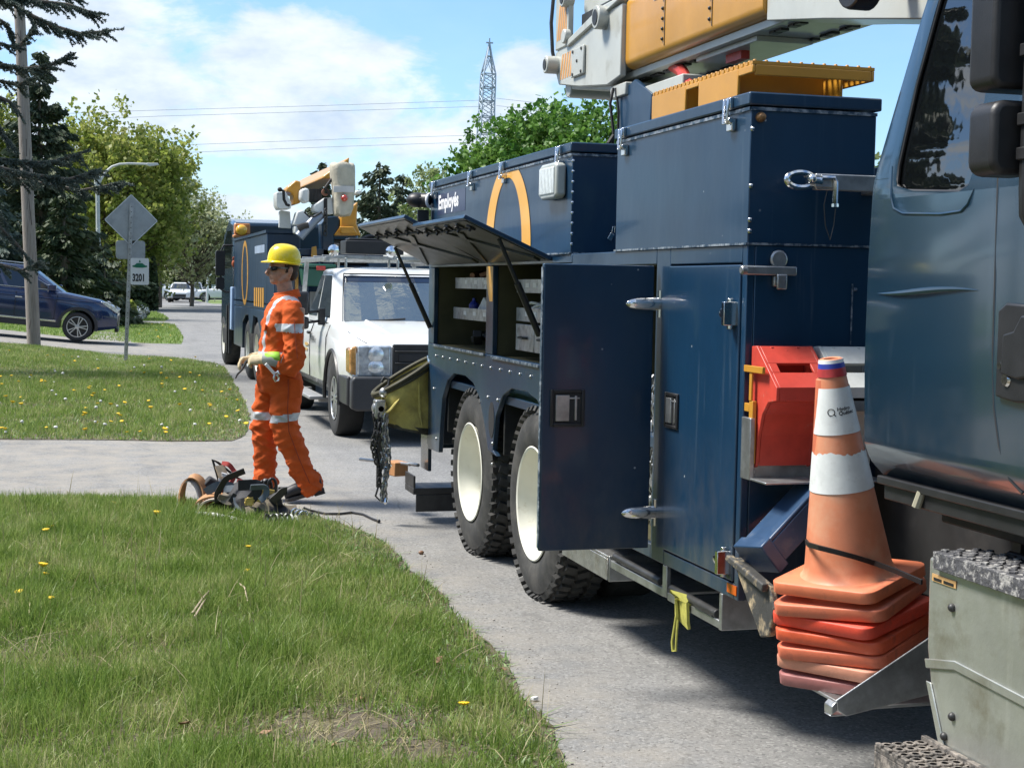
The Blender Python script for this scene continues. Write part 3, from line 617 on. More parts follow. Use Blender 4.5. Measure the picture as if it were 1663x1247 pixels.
# hatch doors held open
HATCH = mat('hatch_inside', (.045,.048,.038), .4, var=.35, scale=3, coat=.2, col2=(.10,.10,.08), c2=(.52,.75), c2scale=4)
for hi, (y0, y1) in enumerate(((7.30, 8.53), (8.57, 10.10))):
    u = Vector((-.47,0,.205)) if hi == 0 else Vector((-.50,0,.25)); u_n = u.normalized(); nrm = Vector((-u_n.z,0,u_n.x))*-1
    o_ = Vector((XS-.004,0,1.792))
    M = Matrix((u_n, Vector((0,1,0)), u_n.cross(Vector((0,1,0))))).transposed()
    L_ = (.50,.56)[hi]; ctr = o_+u_n*L_/2+Vector((0,(y0+y1)/2,0))
    m_ = MB(); m_.obox(ctr, (L_, y1-y0, .022), M)
    h_ = m_.build('hatch_door', [NAVY, HATCH], T, bevel=.003)
    dn = M@Vector((0,0,1)); dn = -dn if dn.z > 0 else dn
    m_ = MB(); m_.obox(ctr+dn*.0135, (L_-.04, y1-y0-.06, .004), M)
    for k in range(2):
        a = o_+u_n*.05+dn*.022+Vector((0,y0+.08 if k else y1-.08,0)); b_ = o_+u_n*.40+dn*.022+Vector((0,y1-.45 if k else y0+.45,0)); m_.bar(a, b_, .05, .012, up=dn)
    m_.build('inner_panel', HATCH, h_, bevel=.003)
    m_ = MB()
    for k in range(9):
        yy = y0+.12+k*(y1-y0-.24)/8; a = o_+u_n*(.42+.03*(k%2))+dn*.035+Vector((0,yy,0))
        a = a-dn*.016; m_.obox(a, (.045,.03,.014), M@Matrix.Rotation(.5*(k%3-1),3,'Z')); m_.cyl(a, a+dn*.022+u_n*(.02*(k%2)), .007, n=8)
    m_.tube([o_+u_n*.41+dn*.022+Vector((0,y0+.1,0)), o_+u_n*.41+dn*.022+Vector((0,y1-.1,0))], .008, 8)
    m_.build('lock_bar', BLACK, h_, bevel=.002)
    for yy in ((y0+.05,), (y1-.05,))[hi]:
        a = o_+u_n*.28+dn*.02+Vector((0,yy,0)); b_ = Vector((XS-.012, yy+(.0), 1.36)) if yy > y1-.2 else Vector((XS-.012, yy+.12, 1.40))
        md = a.lerp(b_, .45); m_ = MB(); m_.cyl(a, md, .011, n=8, m=1); m_.cyl(md, b_, .017, n=10); m_.build('gas_strut', [BLACK, DKSTEEL], h_)
# front low cabinets: corner post, closed door, open compartment
m_ = MB()
m_.box(XS,XS+.03, 4.96,4.998, .53,1.812); m_.box(XS,XS+.03, 5.695,5.845, .53,1.812); m_.box(XS,XS+.03, 4.9985,5.6945, 1.748,1.812); m_.box(XS,XS+.03, 4.9985,5.6945, .53,.586)
m_.box(XS,XS+.03, 5.846,6.398, .53,.59); m_.box(XS,XS+.03, 5.846,6.976, 1.75,1.812); m_.box(XS,XS+.03, 6.40,6.978, 1.252,1.748)
m_.box(XS+.031,XS+.495, 4.96,4.99, .53,1.812); m_.box(XS+.031,XS+.495, 4.991,6.97, 1.795,1.812); m_.box(XS+.031,XS+.495, 4.991,6.40, .53,.56); m_.box(XS+.495,XS+.52, 4.96,7.0, .56,1.812); m_.box(XS+.031,XS+.49, 5.70,5.72, .565,1.79)
m_.box(XS+.50,4.70, 4.96,4.98, .70,1.15)
cab_ = m_.build('cabinet_body', NAVY, T, bevel=.004)
recess('compartment', 5.85, 6.39, .60, 1.74, .42)
m_ = MB(); m_.box(XS-.006,XS+.024, 5.004,5.690, .594,1.742); cd = m_.build('cabinet_door', NAVY, T, bevel=.005, seg=3); cd['label'] = 'closed cabinet door'
def paddle(par, O, U, V_, W_, k=1.0):
    # recessed paddle handle: frame, dark dish and lever; O centre, U across, V_ up, W_ outward
    U, V_, W_ = Vector(U), Vector(V_), Vector(W_); M = Matrix((U, V_, W_)).transposed()
    m_ = MB(); c = Vector(O)
    for du, dv, su, sv in ((-.066,0,.014,.15),(.066,0,.014,.15),(0,.068,.118,.014),(0,-.068,.118,.014)): m_.obox(c+U*du*k+V_*dv*k+W_*.005, (su*k, sv*k, .010), M)
    h = m_.build('handle', BLACK, par, bevel=.003)
    m_ = MB(); m_.obox(c+W_*.0015, (.118*k,.12*k,.003), M, 1); m_.obox(c-U*.022*k+W_*.007, (.058*k,.105*k,.008), M); m_.obox(c+U*.036*k+W_*.004, (.010*k,.1*k,.006), M); m_.obox(c+U*.03*k+V_*.04*k+W_*.004, (.045*k,.006,.005), M)
    m_.build('handle_lever', [STEEL, DARK], par, bevel=.002)
paddle(cd, (XS-.006, 5.62, 1.165), (0,-1,0), (0,0,1), (-1,0,0), .95)
def bullet_hinge(par, c, d, L_=.15):
    c, d = Vector(c), Vector(d); m_ = MB(); rings = []
    for t_, w_, h_ in ((0,.018,.027),(.45,.018,.027),(.72,.016,.024),(.88,.0125,.018),(.96,.008,.011),(1,.001,.002)):
        p = c+d*L_*t_; s_ = d.cross(Vector((0,0,1))).normalized(); rings.append([p+s_*w_*cos(a)+Vector((0,0,1))*h_*sin(a) for a in np.linspace(0,2*pi,13)[:-1]])
    m_.loft(rings); m_.obox(c-d*.012, (.024,.07,.085), Matrix((d, d.cross(Vector((0,0,1))), Vector((0,0,1)))).transposed()); m_.cyl(c+Vector((0,0,-.055)), c+Vector((0,0,.055)), .012, n=10); m_.build('hinge', CHROME, par, bevel=.002)
for z_ in (1.565, .715):
    bullet_hinge(cd, (XS-.022, 5.045, z_ if z_ > 1 else .66), (0,1,0), .085)
# the cabinet door that stands open, square to the side
m_ = MB(); m_.box(1.765,2.238, 5.812,5.84, .578,1.744); od = m_.build('cabinet_door', [NAVY], T, bevel=.005, seg=3); od['label'] = 'cabinet door standing open at a right angle'
m_ = MB(); m_.box(1.80,2.2, 5.841,5.848, .62,1.70); m_.build('inner_panel', HATCH, od)
m_ = MB(); m_.box(1.7615,1.7645, 5.815,5.838, .59,1.73); m_.build('worn_edge', NAVYEDGE, od)
paddle(od, (1.873, 5.812, 1.162), (1,0,0), (0,0,1), (0,-1,0), 1.0)
for z_ in (1.588, .728): bullet_hinge(od, (2.262, 5.800, z_), (-1,0,0), .15)
# chains and tackle seen through the gap
def chain_mb(path, r=.016, th=.005, step=.026):
    m_ = MB(); P = [Vector(p) for p in path]; k = 0; acc = 0.
    pts = []; 
    for a, b_ in zip(P[:-1], P[1:]):
        L_ = (b_-a).length; d = (b_-a)/max(L_,1e-6); s_ = acc
        while s_ < L_: pts.append((a+d*s_, d)); s_ += step
        acc = s_-L_
    for i, (p, d) in enumerate(pts):
        u = d.orthogonal().normalized(); v = d.cross(u)
        if i % 2: u = v
        m_.tube([p+d*(step*.95)*cos(a)*.8+u*r*.62*sin(a) for a in np.linspace(0,2*pi,9)[:-1]], th, 5, closed=True)
    return m_
for i, (y_, lab) in enumerate(((5.90,'first'),(6.0,'second'),(6.12,'third'))):
    c = chain_mb([(XS+.04+.03*i, y_+.02*sin(k*1.3), 1.25-k*.06) for k in range(11)], .022, .007, .034)
    tag(c.build('steel_chain', STEEL, None, org=(XS+.05, y_, 1.25)), 'bright steel chain hanging in the gap behind the open cabinet door', 'chain', 'chains hanging inside the open cabinet')
# wheels of the tandem axle
def truck_wheel(cx, cy, cz=.50, R_=.515):
    w_ = empty('wheel', (0,0,0), True); w_.parent = T; w_.location = (0,0,0); ORG[w_.name] = ORG[T.name]
    m_ = MB(); x0 = cx
    m_.lathe([(.29,.09),(.295,.012),(.315,0),(.36,-.012),(.42,-.010),(.455,.004),(.475,.010),(.485,.030),(.497,.034),(.503,.052),(.503,.245),(.497,.262),(.47,.28),(.40,.30),(.30,.27)], (x0,cy,cz), 'x', 72)
    for s_ in range(3):   # tread blocks staggered in rows
        for k in range(44):
            a = 2*pi*(k+.5*(s_%2))/44; hx = .075+.078*s_
            M = Matrix.Rotation(a, 3, 'X')@Matrix.Rotation(.35*(1 if s_%2 else -1), 3, 'Z')
            c = Vector((x0+hx, cy-sin(a)*.505, cz+cos(a)*.505)); m_.obox(c, (.060,.042,.030), M)
    for k in range(44):
        a = 2*pi*k/44; M = Matrix.Rotation(a, 3, 'X')@Matrix.Rotation(.45, 3, 'Y'); m_.obox(Vector((x0+.022, cy-sin(a)*.495, cz+cos(a)*.495)), (.052,.034,.028), M)
    m_.lathe([(.30,.33),(.40,.32),(.48,.34),(.503,.37),(.503,.58),(.48,.60),(.3,.6)], (x0,cy,cz), 'x', 40)
    m_.build('tyre', RUBBER, w_, smooth=30)
    m_ = MB(); m_.lathe([(.301,.0),(.305,-.006),(.298,-.010),(.288,-.004),(.284,.012),(.276,.05),(.262,.085),(.255,.20),(.250,.235),(.20,.245),(.10,.245),(.098,.18),(.09,.16),(.001,.16)], (x0,cy,cz), 'x', 56)
    m_.build('rim', RIM, w_, smooth=30)
    m_ = MB()
    for k in range(10):
        a = 2*pi*k/10; m_.cyl((x0+.245, cy+.16*cos(a), cz+.16*sin(a)), (x0+.205, cy+.16*cos(a), cz+.16*sin(a)), .016, n=6)
    m_.build('wheel_nut', DKSTEEL, w_)
truck_wheel(2.272, 8.965, .505); truck_wheel(2.272, 7.60, .505)
# chassis in the dark beneath
m_ = MB(); m_.box(2.95,3.05, 1.5,10.0, .62,.92); m_.box(3.95,4.05, 1.5,10.0, .62,.92); m_.box(2.6,4.4, 8.85,9.05, .42,.60); m_.box(2.6,4.4, 7.5,7.7, .42,.60); m_.box(2.75,3.2, 9.75,9.8, .3,.95)
m_.cyl((3.5,1.6,.55),(3.5,8.9,.5), .07); m_.box(2.88,3.9, 5.0,6.6, .48,.9); m_.box(2.5,4.68, 10.0,10.14, .62,.82); m_.box(2.33,2.37, 6.42,9.9, .98,1.02)
m_.box(2.42,2.94, 2.4,3.9, .98,1.12); m_.box(2.76,4.2, 3.0,4.9, .62,1.1)
for y_ in (9.70, 8.30): m_.box(2.30,2.86, y_,y_+.02, .68,1.0)
m_.box(2.86,2.88, 6.6,9.9, .55,1.1); m_.box(4.2,4.69, 4.96,6.95, .45,1.02); m_.box(2.9,4.6, 2.2,4.6, .95,1.0); m_.box(3.0,4.0, 1.2,4.6, .40,.95); m_.box(4.62,4.66, 8.0,10.0, .6,1.02); m_.box(4.2,4.69, 2.4,4.4, .38,.95)  # plates, far-side boxes and cab floor added as blockers to darken underneath
m_.build('chassis_frame', CHASSIS, T, bevel=.006)

for (cx, cy, sg) in ((4.38,8.965,1),(4.38,7.60,1),(4.38,1.75,1),(2.38,1.75,1)):
    far = MB(); far.lathe([(.001,0),(.30,0),(.46,-.01),(.51,.04),(.51,.28),(.46,.3),(.001,.3)], (cx,cy,.51), 'x', 36); far.build('wheel', RUBBER, T)
# rear corner: mud flap post, step and hitch bits
m_ = MB(); m_.box(2.275,2.30, 10.18,10.42, .36,1.02); m_.box(2.28,2.7, 10.17,10.19, .52,1.0); m_.build('rear_post', NAVYCAB, T, bevel=.003)
m_ = MB(); m_.box(2.17,2.60, 10.16,10.45, .20,.245); m_.box(2.17,2.185, 10.16,10.45, .246,.33); m_.box(2.19,2.6, 10.16,10.175, .08,.199); m_.build('rear_step', DKSTEEL, T, bevel=.004)
m_ = MB(); m_.cyl((2.20,10.42,.38),(1.98,11.2,.33), .012); m_.cyl((2.20,10.40,.385),(2.21,10.2,.40), .012); m_.build('tow_bar', STEEL, T)
# side steps and pull-out trays under the cabinets
m_ = MB(); m_.box(XS-.004,XS+.35, 6.36,7.03, .435,.447); m_.box(XS-.006,XS, 6.36,7.03, .335,.434); m_.build('fender_step', CHECKER, T, bevel=.003)
m_ = MB(); m_.box(XS,XS+.40, 6.352,6.36, .33,.446)
m_.box(XS+.02,XS+.42, 5.70,6.35, .40,.412); m_.box(XS+.005,XS+.02, 5.70,6.35, .395,.43)
m_.box(XS,XS+.02, 5.655,5.70, .40,.529); m_.box(XS+.021,XS+.42, 5.13,5.65, .395,.405); m_.box(XS+.003,XS+.02, 5.13,5.65, .392,.424); m_.box(XS,XS+.5, 5.10,5.125, .39,.529)
m_.box(XS+.43,XS+.45, 5.13,6.35, .40,.529); m_.box(XS+.30,XS+.5, 4.955,4.975, .42,.529)
m_.build('step_rack', STEEL, T, bevel=.003)
m_ = MB(); m_.cyl((XS+.01,6.30,.455),(XS+.01,5.74,.450), .016); m_.cyl((XS+.01,5.62,.445),(XS+.012,5.16,.44), .017); m_.box(XS-.004,XS+.03, 5.18,5.36, .425,.45); m_.build('outrigger_pin', DKSTEEL, T, bevel=.003)
m_ = MB(); m_.box(XS-.004,XS-.0005, 4.968,5.05, .548,.582); m_.build('reflector', ORED, T)
# vent holes / small fittings on the cabinet front wall
m_ = MB(); m_.box(2.232,2.44, 4.925,4.945, 1.705,1.738); m_.lathe([(.032,-.006),(.034,.0),(.034,.008)], (2.378,4.948,1.762), 'y', 18, cap=True); m_.box(2.355,2.40, 4.935,4.957, 1.665,1.704); m_.cyl((2.225,4.935,1.7215),(2.25,4.935,1.7215), .0165, n=12); m_.box(2.36,2.40, 4.918,4.93, 1.655,1.71); m_.build('door_hold_bar', STEEL, T, bevel=.005)
m_ = MB(); m_.ball((2.69,4.958,1.66), .008, 8, 6); m_.box(2.675,2.68, 4.955,4.9585, 1.46,1.68); m_.build('front_trim', NAVYEDGE, T)
# stowed arm with ring eye, pinned to the front wall
AR = empty('stow_arm', (0,0,0), True); AR.parent = T; ORG[AR.name] = ORG[T.name]
m_ = MB(); m_.box(2.44,2.76, 4.80,4.83, 2.003,2.06); m_.box(2.44,2.76, 4.831,4.90, 2.050,2.06); m_.box(2.70,2.76, 4.83,4.96, 2.0,2.048); m_.box(2.43,2.50, 4.79,4.8, 2.01,2.055); m_.build('bar', STEEL, AR, bevel=.004)
m_ = MB(); m_.tube([(2.385+.052*cos(a), 4.81, 2.036+.026*sin(a)) for a in np.linspace(0,2*pi,25)[:-1]], .011, 8, closed=True); m_.cyl((2.415,4.81,2.036),(2.46,4.81,2.032), .024, n=12); m_.ball((2.425,4.80,2.04), .018, 10, 8); m_.build('ring_eye', CHROME, AR)
m_ = MB(); m_.tube([(2.455,4.79,2.045),(2.50,4.785,2.045),(2.507,4.785,2.03),(2.507,4.785,1.955)], .010, 8); m_.tube([(2.507,4.785,1.956),(2.507,4.785,1.945)], .013, 8); m_.build('lock_pin', CHROME, AR)
m_ = MB(); m_.tube([(2.475,4.785,2.0),(2.462,4.78,1.95),(2.47,4.78,1.88),(2.49,4.78,1.83),(2.502,4.78,1.88),(2.510,4.785,1.945)], .002, 5); m_.build('lanyard', DKSTEEL, AR)
# amber grating walkway on the front bin lid
GR = empty('grating_step', (0,0,0), True); GR.parent = T; ORG[GR.name] = ORG[T.name]; GR['label'] = 'amber perforated walkway on the bin lid'
m_ = MB(); z0, z1, gx = 2.352, 2.464, XS+.012
m_.box(gx,gx+.012, 5.61,5.98, z0,z1-.012); m_.box(gx,gx+.012, 5.4795,5.6095, z0+.080,z1-.012); m_.box(gx,gx+.012, 5.11,5.479, z0,z1-.012); m_.box(gx,gx+.012, 4.985,5.1095, z0+.070,z1-.012)
m_.box(gx+.0125,gx+.37, 5.16,5.172, z0,z1-.014); m_.box(gx+.0125,gx+.37, 5.62,5.632, z0,z1-.014); m_.box(gx+.0125,gx+.47, 4.985,4.997, z1-.050,z1-.012); m_.box(gx+.38,gx+.392, 5.05,5.98, z0,z1-.014); m_.box(gx+.471,gx+.483, 4.985,5.98, z1-.050,z1-.012)
m_.build('grating_frame', AMBER, GR, bevel=.004)
g_ = MB(); ny_, nx_ = 24, 11     # the tread: a real lattice with open holes and small raised teeth
for i in range(ny_):
    y_ = 4.986+i*.042
    g_.box(gx,gx+.483, y_,y_+.016, z1-.012,z1)
    for j in range(nx_):
        x_ = gx+.012+j*.0455
        g_.lathe([(.008,0),(.006,.005),(.003,.006)], (x_,y_+.008,z1), 'z', 6, cap=True)
        if i < ny_-1: g_.box(x_-.009,x_+.009, y_+.0165,y_+.0415, z1-.012,z1-.001)
g_.build('tread_lattice', AMBER, GR, smooth=0)
# pedestal and stowed boom
BM = empty('boom', (0,0,0), True); BM.parent = T; ORG[BM.name] = ORG[T.name]
m_ = MB(); m_.box(3.22,3.85, 8.3,8.9, 1.03,2.6); m_.prism([(9.05,2.86),(8.75,2.92),(8.45,2.80),(8.5,2.42),(8.75,2.3),(9.02,2.62)], 'x', 3.21, 3.24); m_.prism([(9.05,2.86),(8.75,2.92),(8.45,2.80),(8.5,2.42),(8.75,2.3),(9.02,2.62)], 'x', 3.78, 3.81); m_.build('pedestal', NAVY, BM, bevel=.006)
m_ = MB(); m_.box(3.25,3.5, 8.1,8.3, 2.40,2.62); m_.box(3.22,3.6, 8.0,8.6, 2.66,2.86); m_.cyl((3.21,8.35,2.72),(3.3,8.35,2.72), .07); m_.box(3.23,3.35, 8.28,8.5, 2.3,2.42); m_.build('swing_gear', BONE, BM, bevel=.008)
def rbox(y0, y1, x0, x1, z0, z1, r_, n_=5):
    pts = []
    for (cx, cz, a0) in ((x1-r_,z1-r_,0),(x0+r_,z1-r_,pi/2),(x0+r_,z0+r_,pi),(x1-r_,z0+r_,3*pi/2)):
        for k in range(n_): a = a0+pi/2*k/(n_-1); pts.append((cx+r_*cos(a), cz+r_*sin(a)))
    m_ = MB(); m_.prism(pts, 'y', y0, y1); return m_
m_ = rbox(6.92,8.90, 3.2,3.74, 3.0,3.44, .055); bo = m_.build('boom_cover', AMBER, BM, bevel=.004, smooth=30)
for y_ in (8.24, 7.55): sm_ = MB().box(3.197,3.2, y_-.004,y_+.004, 3.05,3.40).build('cover_seam', DKSTEEL, bo)
scatter_parts('screw', MB().ball((0,0,0), .011, 8, 6), DKSTEEL, [(3.197,y_+.03,3.09+k*.058) for y_ in (8.24,7.55) for k in range(6)], bo)
m_ = MB(); m_.box(3.196,3.199, 8.30,8.42, 3.335,3.385); m_.build('data_plate', WHITEV, bo)
m_ = MB(); m_.box(3.26,3.70, 6.60,9.5, 2.955,2.998); m_.box(3.30,3.62, 7.2,8.0, 2.925,2.954)
bu = m_.build('boom_underside', BONE, BM, bevel=.004)
scatter_parts('bolt', MB().obox((0,0,.005),(.045,.06,.012)), BLACK, [(x_,8.95-k*.21-dy,2.943) for k in range(11) for x_ in (3.34,3.62) for dy in (0,.075) if not (7.15 < 8.95-k*.21-dy < 8.05 and x_ < 3.5)], bu)
# knuckle end casting with pins and hazard stripes
m_ = MB(); m_.prism([(8.9,3.40),(8.9,2.96),(9.15,2.93),(9.72,2.99),(10.18,3.06),(10.26,3.16),(10.26,3.29),(9.6,3.40)], 'x', 3.17, 3.21); m_.prism([(8.9,3.40),(8.9,2.96),(9.15,2.93),(9.72,2.99),(10.18,3.06),(10.26,3.16),(10.26,3.29),(9.6,3.40)], 'x', 3.73, 3.77)
m_.box(3.21,3.73, 8.92,10.2, 3.12,3.24); m_.prism([(9.15,2.90),(10.1,3.02),(10.2,3.12),(8.95,3.06)], 'x', 3.215, 3.725)
m_.prism([(8.9,3.44),(9.25,3.44),(9.95,3.33),(9.95,3.285),(8.9,3.42)], 'x', 3.15, 3.21)
m_.prism([(9.95,3.30),(10.24,3.30),(10.24,3.66),(10.15,3.70),(9.95,3.68)], 'x', 3.16, 3.20); m_.prism([(9.55,3.34),(9.85,3.30),(9.98,3.55),(9.98,3.75),(9.60,3.75)], 'x', 3.28, 3.62)
m_.cyl((3.10,9.20,3.36),(3.2,9.20,3.36), .075, n=20); m_.cyl((3.08,10.22,3.20),(3.2,10.22,3.20), .062, n=20); m_.cyl((3.12,9.98,3.62),(3.2,9.98,3.62), .062, n=20); m_.cyl((3.13,9.97,3.36),(3.18,9.97,3.36), .05, n=16)
m_.box(3.15,3.169, 9.58,9.84, 3.06,3.25); m_.cyl((3.21,10.08,3.03),(3.74,10.08,3.03), .07, n=18); m_.box(3.19,3.5, 8.86,9.14, 2.84,2.92)
m_.prism([(9.0,3.45),(9.55,3.45),(9.75,3.72),(9.2,3.74)], 'x', 3.25, 3.66)
kn = m_.build('knuckle', BONE, BM, bevel=.008)
m_ = MB()
for (y0, y1, z0, z1, x_) in ((9.90,10.17,3.085,3.255,3.1685),(10.0,10.22,3.36,3.60,3.1585)):
    for k in range(5):
        y_ = y1-.02-k*(y1-y0)/5; p = [(y_,z0),(y_-.03,z0),(y_-.085,z1),(y_-.055,z1)]
        q = clip_poly(p, 0, y0-.02, False)
        if len(q) > 2: m_.add([(x_,u,v) for u, v in q], [tuple(range(len(q)))])
m_.build('hazard_stripe', mat('stripe_orange', (.62,.30,.09), .5, var=.2), kn, smooth=0)
m_ = MB(); m_.cyl((3.095,9.20,3.36),(3.10,9.20,3.36), .05, n=16); m_.cyl((3.075,10.22,3.20),(3.08,10.22,3.20), .038, n=16); m_.cyl((3.115,9.98,3.62),(3.12,9.98,3.62), .04, n=16); m_.box(3.24,3.66, 9.3,9.9, 3.27,3.5); m_.tube([(3.15,10.24,3.8),(3.14,10.28,3.5),(3.15,10.27,3.3),(3.18,10.25,3.15)], .014, 6)
for (y_, z_) in ((9.62,3.08),(9.80,3.08),(9.62,3.23),(9.80,3.23),(9.71,3.16)): m_.cyl((3.144,y_,z_),(3.15,y_,z_), .012, n=8)
m_.build('pin_face', DKSTEEL, kn, bevel=.002)
m_ = MB(); m_.prism([(6.915,3.46),(6.915,2.975),(6.31,2.885),(5.58,2.765),(4.2,2.54),(4.2,2.80),(6.0,3.20)], 'x', 3.22, 3.6); m_.cyl((3.19,6.62,3.13),(3.22,6.62,3.13), .05, n=16); m_.build('boom_tip', BONE, BM, bevel=.006)
m_ = MB(); q = aty(1415, 0, 5.6); m_.lathe([(.001,0),(.11,0),(.115,.02),(.115,.1),(.001,.1)], (2.94, 5.55, q.z+.06), 'x', 24); m_.cyl((3.04,5.55,q.z+.06),(3.24,5.55,q.z+.06), .04); m_.build('boom_roller', BLACK, BM, bevel=.006)
# winch line and hook hanging behind the bin
m_ = MB(); m_.tube([(3.18,9.05,2.9),(3.15,9.02,2.8),(3.17,9.0,2.62),(3.16,9.0,2.45)], .010, 6); m_.tube([(3.17,9.0,2.60),(3.13,8.98,2.55),(3.14,8.98,2.48),(3.19,8.98,2.46),(3.21,8.98,2.52)], .014, 8); m_.ball((3.16,9.0,2.40), .045, 12, 8); m_.tube([(3.19,9.03,2.9),(3.20,9.0,2.75),(3.18,8.95,2.3)], .008, 6); m_.build('hook', CHASSIS, BM)
m_ = MB(); m_.tube([(3.35,8.5,2.98),(3.30,8.2,2.90),(3.27,8.05,2.82),(3.25,7.9,2.75)], .035, 8); m_.box(3.35,3.40, 7.5,7.7, 2.88,2.95); m_.build('hose', RED, BM)
# padlock at the bin's edge
m_ = MB(); c = aty(990, 378, 7.0); m_.obox((c.x,6.985,c.z-.02), (.022,.014,.035), Matrix.Rotation(.5,3,'Y')); m_.tube([(c.x+.006,6.985,c.z),(c.x+.012,6.985,c.z+.03),(c.x+.022,6.985,c.z+.03),(c.x+.02,6.985,c.z)], .003, 6); m_.build('padlock', CHROME, b1, bevel=.002)
# ---- cab ----
CB = empty('cab', (0,0,0), True); CB.parent = T; ORG[CB.name] = ORG[T.name]
YF = 2.05
def cabx(z):   # street-side profile of the cab: tucked sill, flat door, tumblehome above the belt line
    pts = [(1.10,2.33),(1.145,2.285),(1.20,2.263),(1.45,2.255),(1.75,2.257),(1.95,2.264),(2.05,2.272),(2.45,2.325),(2.75,2.375),(2.95,2.47),(3.0,2.62)]
    for (a, xa), (b_, xb) in zip(pts[:-1], pts[1:]):
        if z <= b_: return xa+(xb-xa)*(z-a)/(b_-a)
    return pts[-1][1]
def caby(z): return 4.085 if z < 1.97 else 4.085-.30*(z-1.97) if z < 2.75 else 3.85-.9*(z-2.75)
def capz(y): return y
# window outline in (y, z), clockwise, and its flush cut-out in the skin
WIN = [(3.955,1.965),(3.925,1.945),(3.62,1.925),(3.575,1.94),(3.555,1.98),(3.545,2.30),(3.57,2.72),(3.60,2.78),(3.70,2.79),(3.78,2.74),(3.86,2.50),(3.92,2.25),(3.955,2.02)]
def skin_grid(ys, zs, side=1):
    return [[(cabx(z) if side > 0 else 6.96-cabx(z), y, z) for y in ys] for z in zs]
# skin made of a fine grid of cells with the window left open; frame strip closes the gap
m_ = MB(); bm = bmesh.new()
zs = sorted(set([1.10,1.12,1.145,1.17,1.20,1.3,1.45,1.6,1.75,1.85,1.9,1.95,2.0,2.05,2.15,2.25,2.35,2.45,2.55,2.65,2.75,2.85,2.95,3.0]))
outl = [(caby(z)-.0, z) for z in zs]; front = [(YF, z) for z in reversed(zs)]
poly = outl+front
def fill_with_hole(outer, hole):
    bm = bmesh.new(); vs = []
    for P in (outer, hole):
        L_ = [bm.verts.new((0, y, z)) for y, z in P]; vs.append(L_)
        for i in range(len(L_)): bm.edges.new((L_[i], L_[(i+1) % len(L_)]))
    bmesh.ops.triangle_fill(bm, use_beauty=True, edges=bm.edges[:])
    bmesh.ops.subdivide_edges(bm, edges=[e_ for e_ in bm.edges if not e_.is_boundary and e_.calc_length() > .25], cuts=2, use_grid_fill=False)
    bmesh.ops.triangulate(bm, faces=bm.faces[:])
    bm.verts.ensure_lookup_table(); V_ = [(v.co.y, v.co.z) for v in bm.verts]; F_ = [tuple(v.index for v in f.verts) for f in bm.faces]; bm.free(); return V_, F_
bandz = [(a, b_) for a, b_ in zip(zs[:-1], zs[1:])]
V_, F_ = [], []
# horizontal bands keep the curvature in z; clip each band around the window with a simple left/right split
def win_span(z):
    xs_ = []
    for i in range(len(WIN)):
        (y0, z0_), (y1, z1_) = WIN[i], WIN[(i+1) % len(WIN)]
        if (z0_ > z) != (z1_ > z): xs_.append(y0+(y1-y0)*(z-z0_)/(z1_-z0_))
    return (min(xs_), max(xs_)) if len(xs_) >= 2 else None
zf = sorted(set(list(np.round(np.linspace(1.10,3.0,96),4))+[1.9255,2.789]))
m_ = MB()
for za, zb in zip(zf[:-1], zf[1:]):
    sa, sb = win_span(za+1e-4), win_span(zb-1e-4)
    def quad(ya0, ya1, yb0, yb1): m_.add([(cabx(za),ya0,za),(cabx(za),ya1,za),(cabx(zb),yb1,zb),(cabx(zb),yb0,zb)], [(0,1,2,3)])
    ca, cb_ = caby(za), caby(zb)
    if sa and sb: quad(YF, sa[0], YF, sb[0]); quad(sa[1], ca, sb[1], cb_)
    else: quad(YF, ca, YF, cb_)
# rear wall with rounded corner, roof, front, far side
for za, zb in zip(zf[:-1], zf[1:]):
    for sgn in (0, 1):
        def R(z):
            x_ = cabx(z); y_ = caby(z); return [(x_+.0, y_, z), (x_+.012, y_+.022, z), (x_+.04, y_+.038, z), (3.48, y_+.045, z)]
        a, b_ = R(za), R(zb)
        if sgn: a = [(6.96-p[0], p[1], p[2]) for p in a]; b_ = [(6.96-p[0], p[1], p[2]) for p in b_]
        for k in range(3): m_.add([a[k], a[k+1], b_[k+1], b_[k]], [(0,1,2,3)])
    m_.add([(6.96-cabx(za),YF,za),(6.96-cabx(za),caby(za),za),(6.96-cabx(zb),caby(zb),zb),(6.96-cabx(zb),YF,zb)], [(0,1,2,3)])
    m_.add([(cabx(za),YF,za),(6.96-cabx(za),YF,za),(6.96-cabx(zb),YF,zb),(cabx(zb),YF,zb)], [(0,1,2,3)])
m_.add([(2.62,YF,3.0),(4.34,YF,3.0),(4.34,caby(3.0),3.0),(2.62,caby(3.0),3.0)], [(0,1,2,3)])
m_.add([(2.33,YF,1.10),(4.63,YF,1.10),(4.63,4.085,1.10),(2.33,4.085,1.10)], [(0,1,2,3)])
bmw = m_
def weld(o, d=.0015):
    bm = bmesh.new(); bm.from_mesh(o.data); bmesh.ops.remove_doubles(bm, verts=bm.verts, dist=d); bmesh.ops.recalc_face_normals(bm, faces=bm.faces); bm.to_mesh(o.data); bm.free(); o.data.polygons.foreach_set('use_smooth', [True]*len(o.data.polygons)); o.data.set_sharp_from_angle(angle=rad(40))
shell = m_.build('shell', NAVYCAB, CB, smooth=0); weld(shell)
GLASS = mat('cab_glass', (.004,.005,.006), .02, ior=2.1, var=0, spec=.5, rvar=0, bump=.0012, bscale=2.5)
def offs(P, k):
    c = (sum(p[0] for p in P)/len(P), sum(p[1] for p in P)/len(P)); return [(c[0]+(y-c[0])*k, c[1]+(z-c[1])*k) for y, z in P]
m_ = MB(); P = offs(WIN, 1.0)
zz_ = np.linspace(1.927, 2.786, 30); 
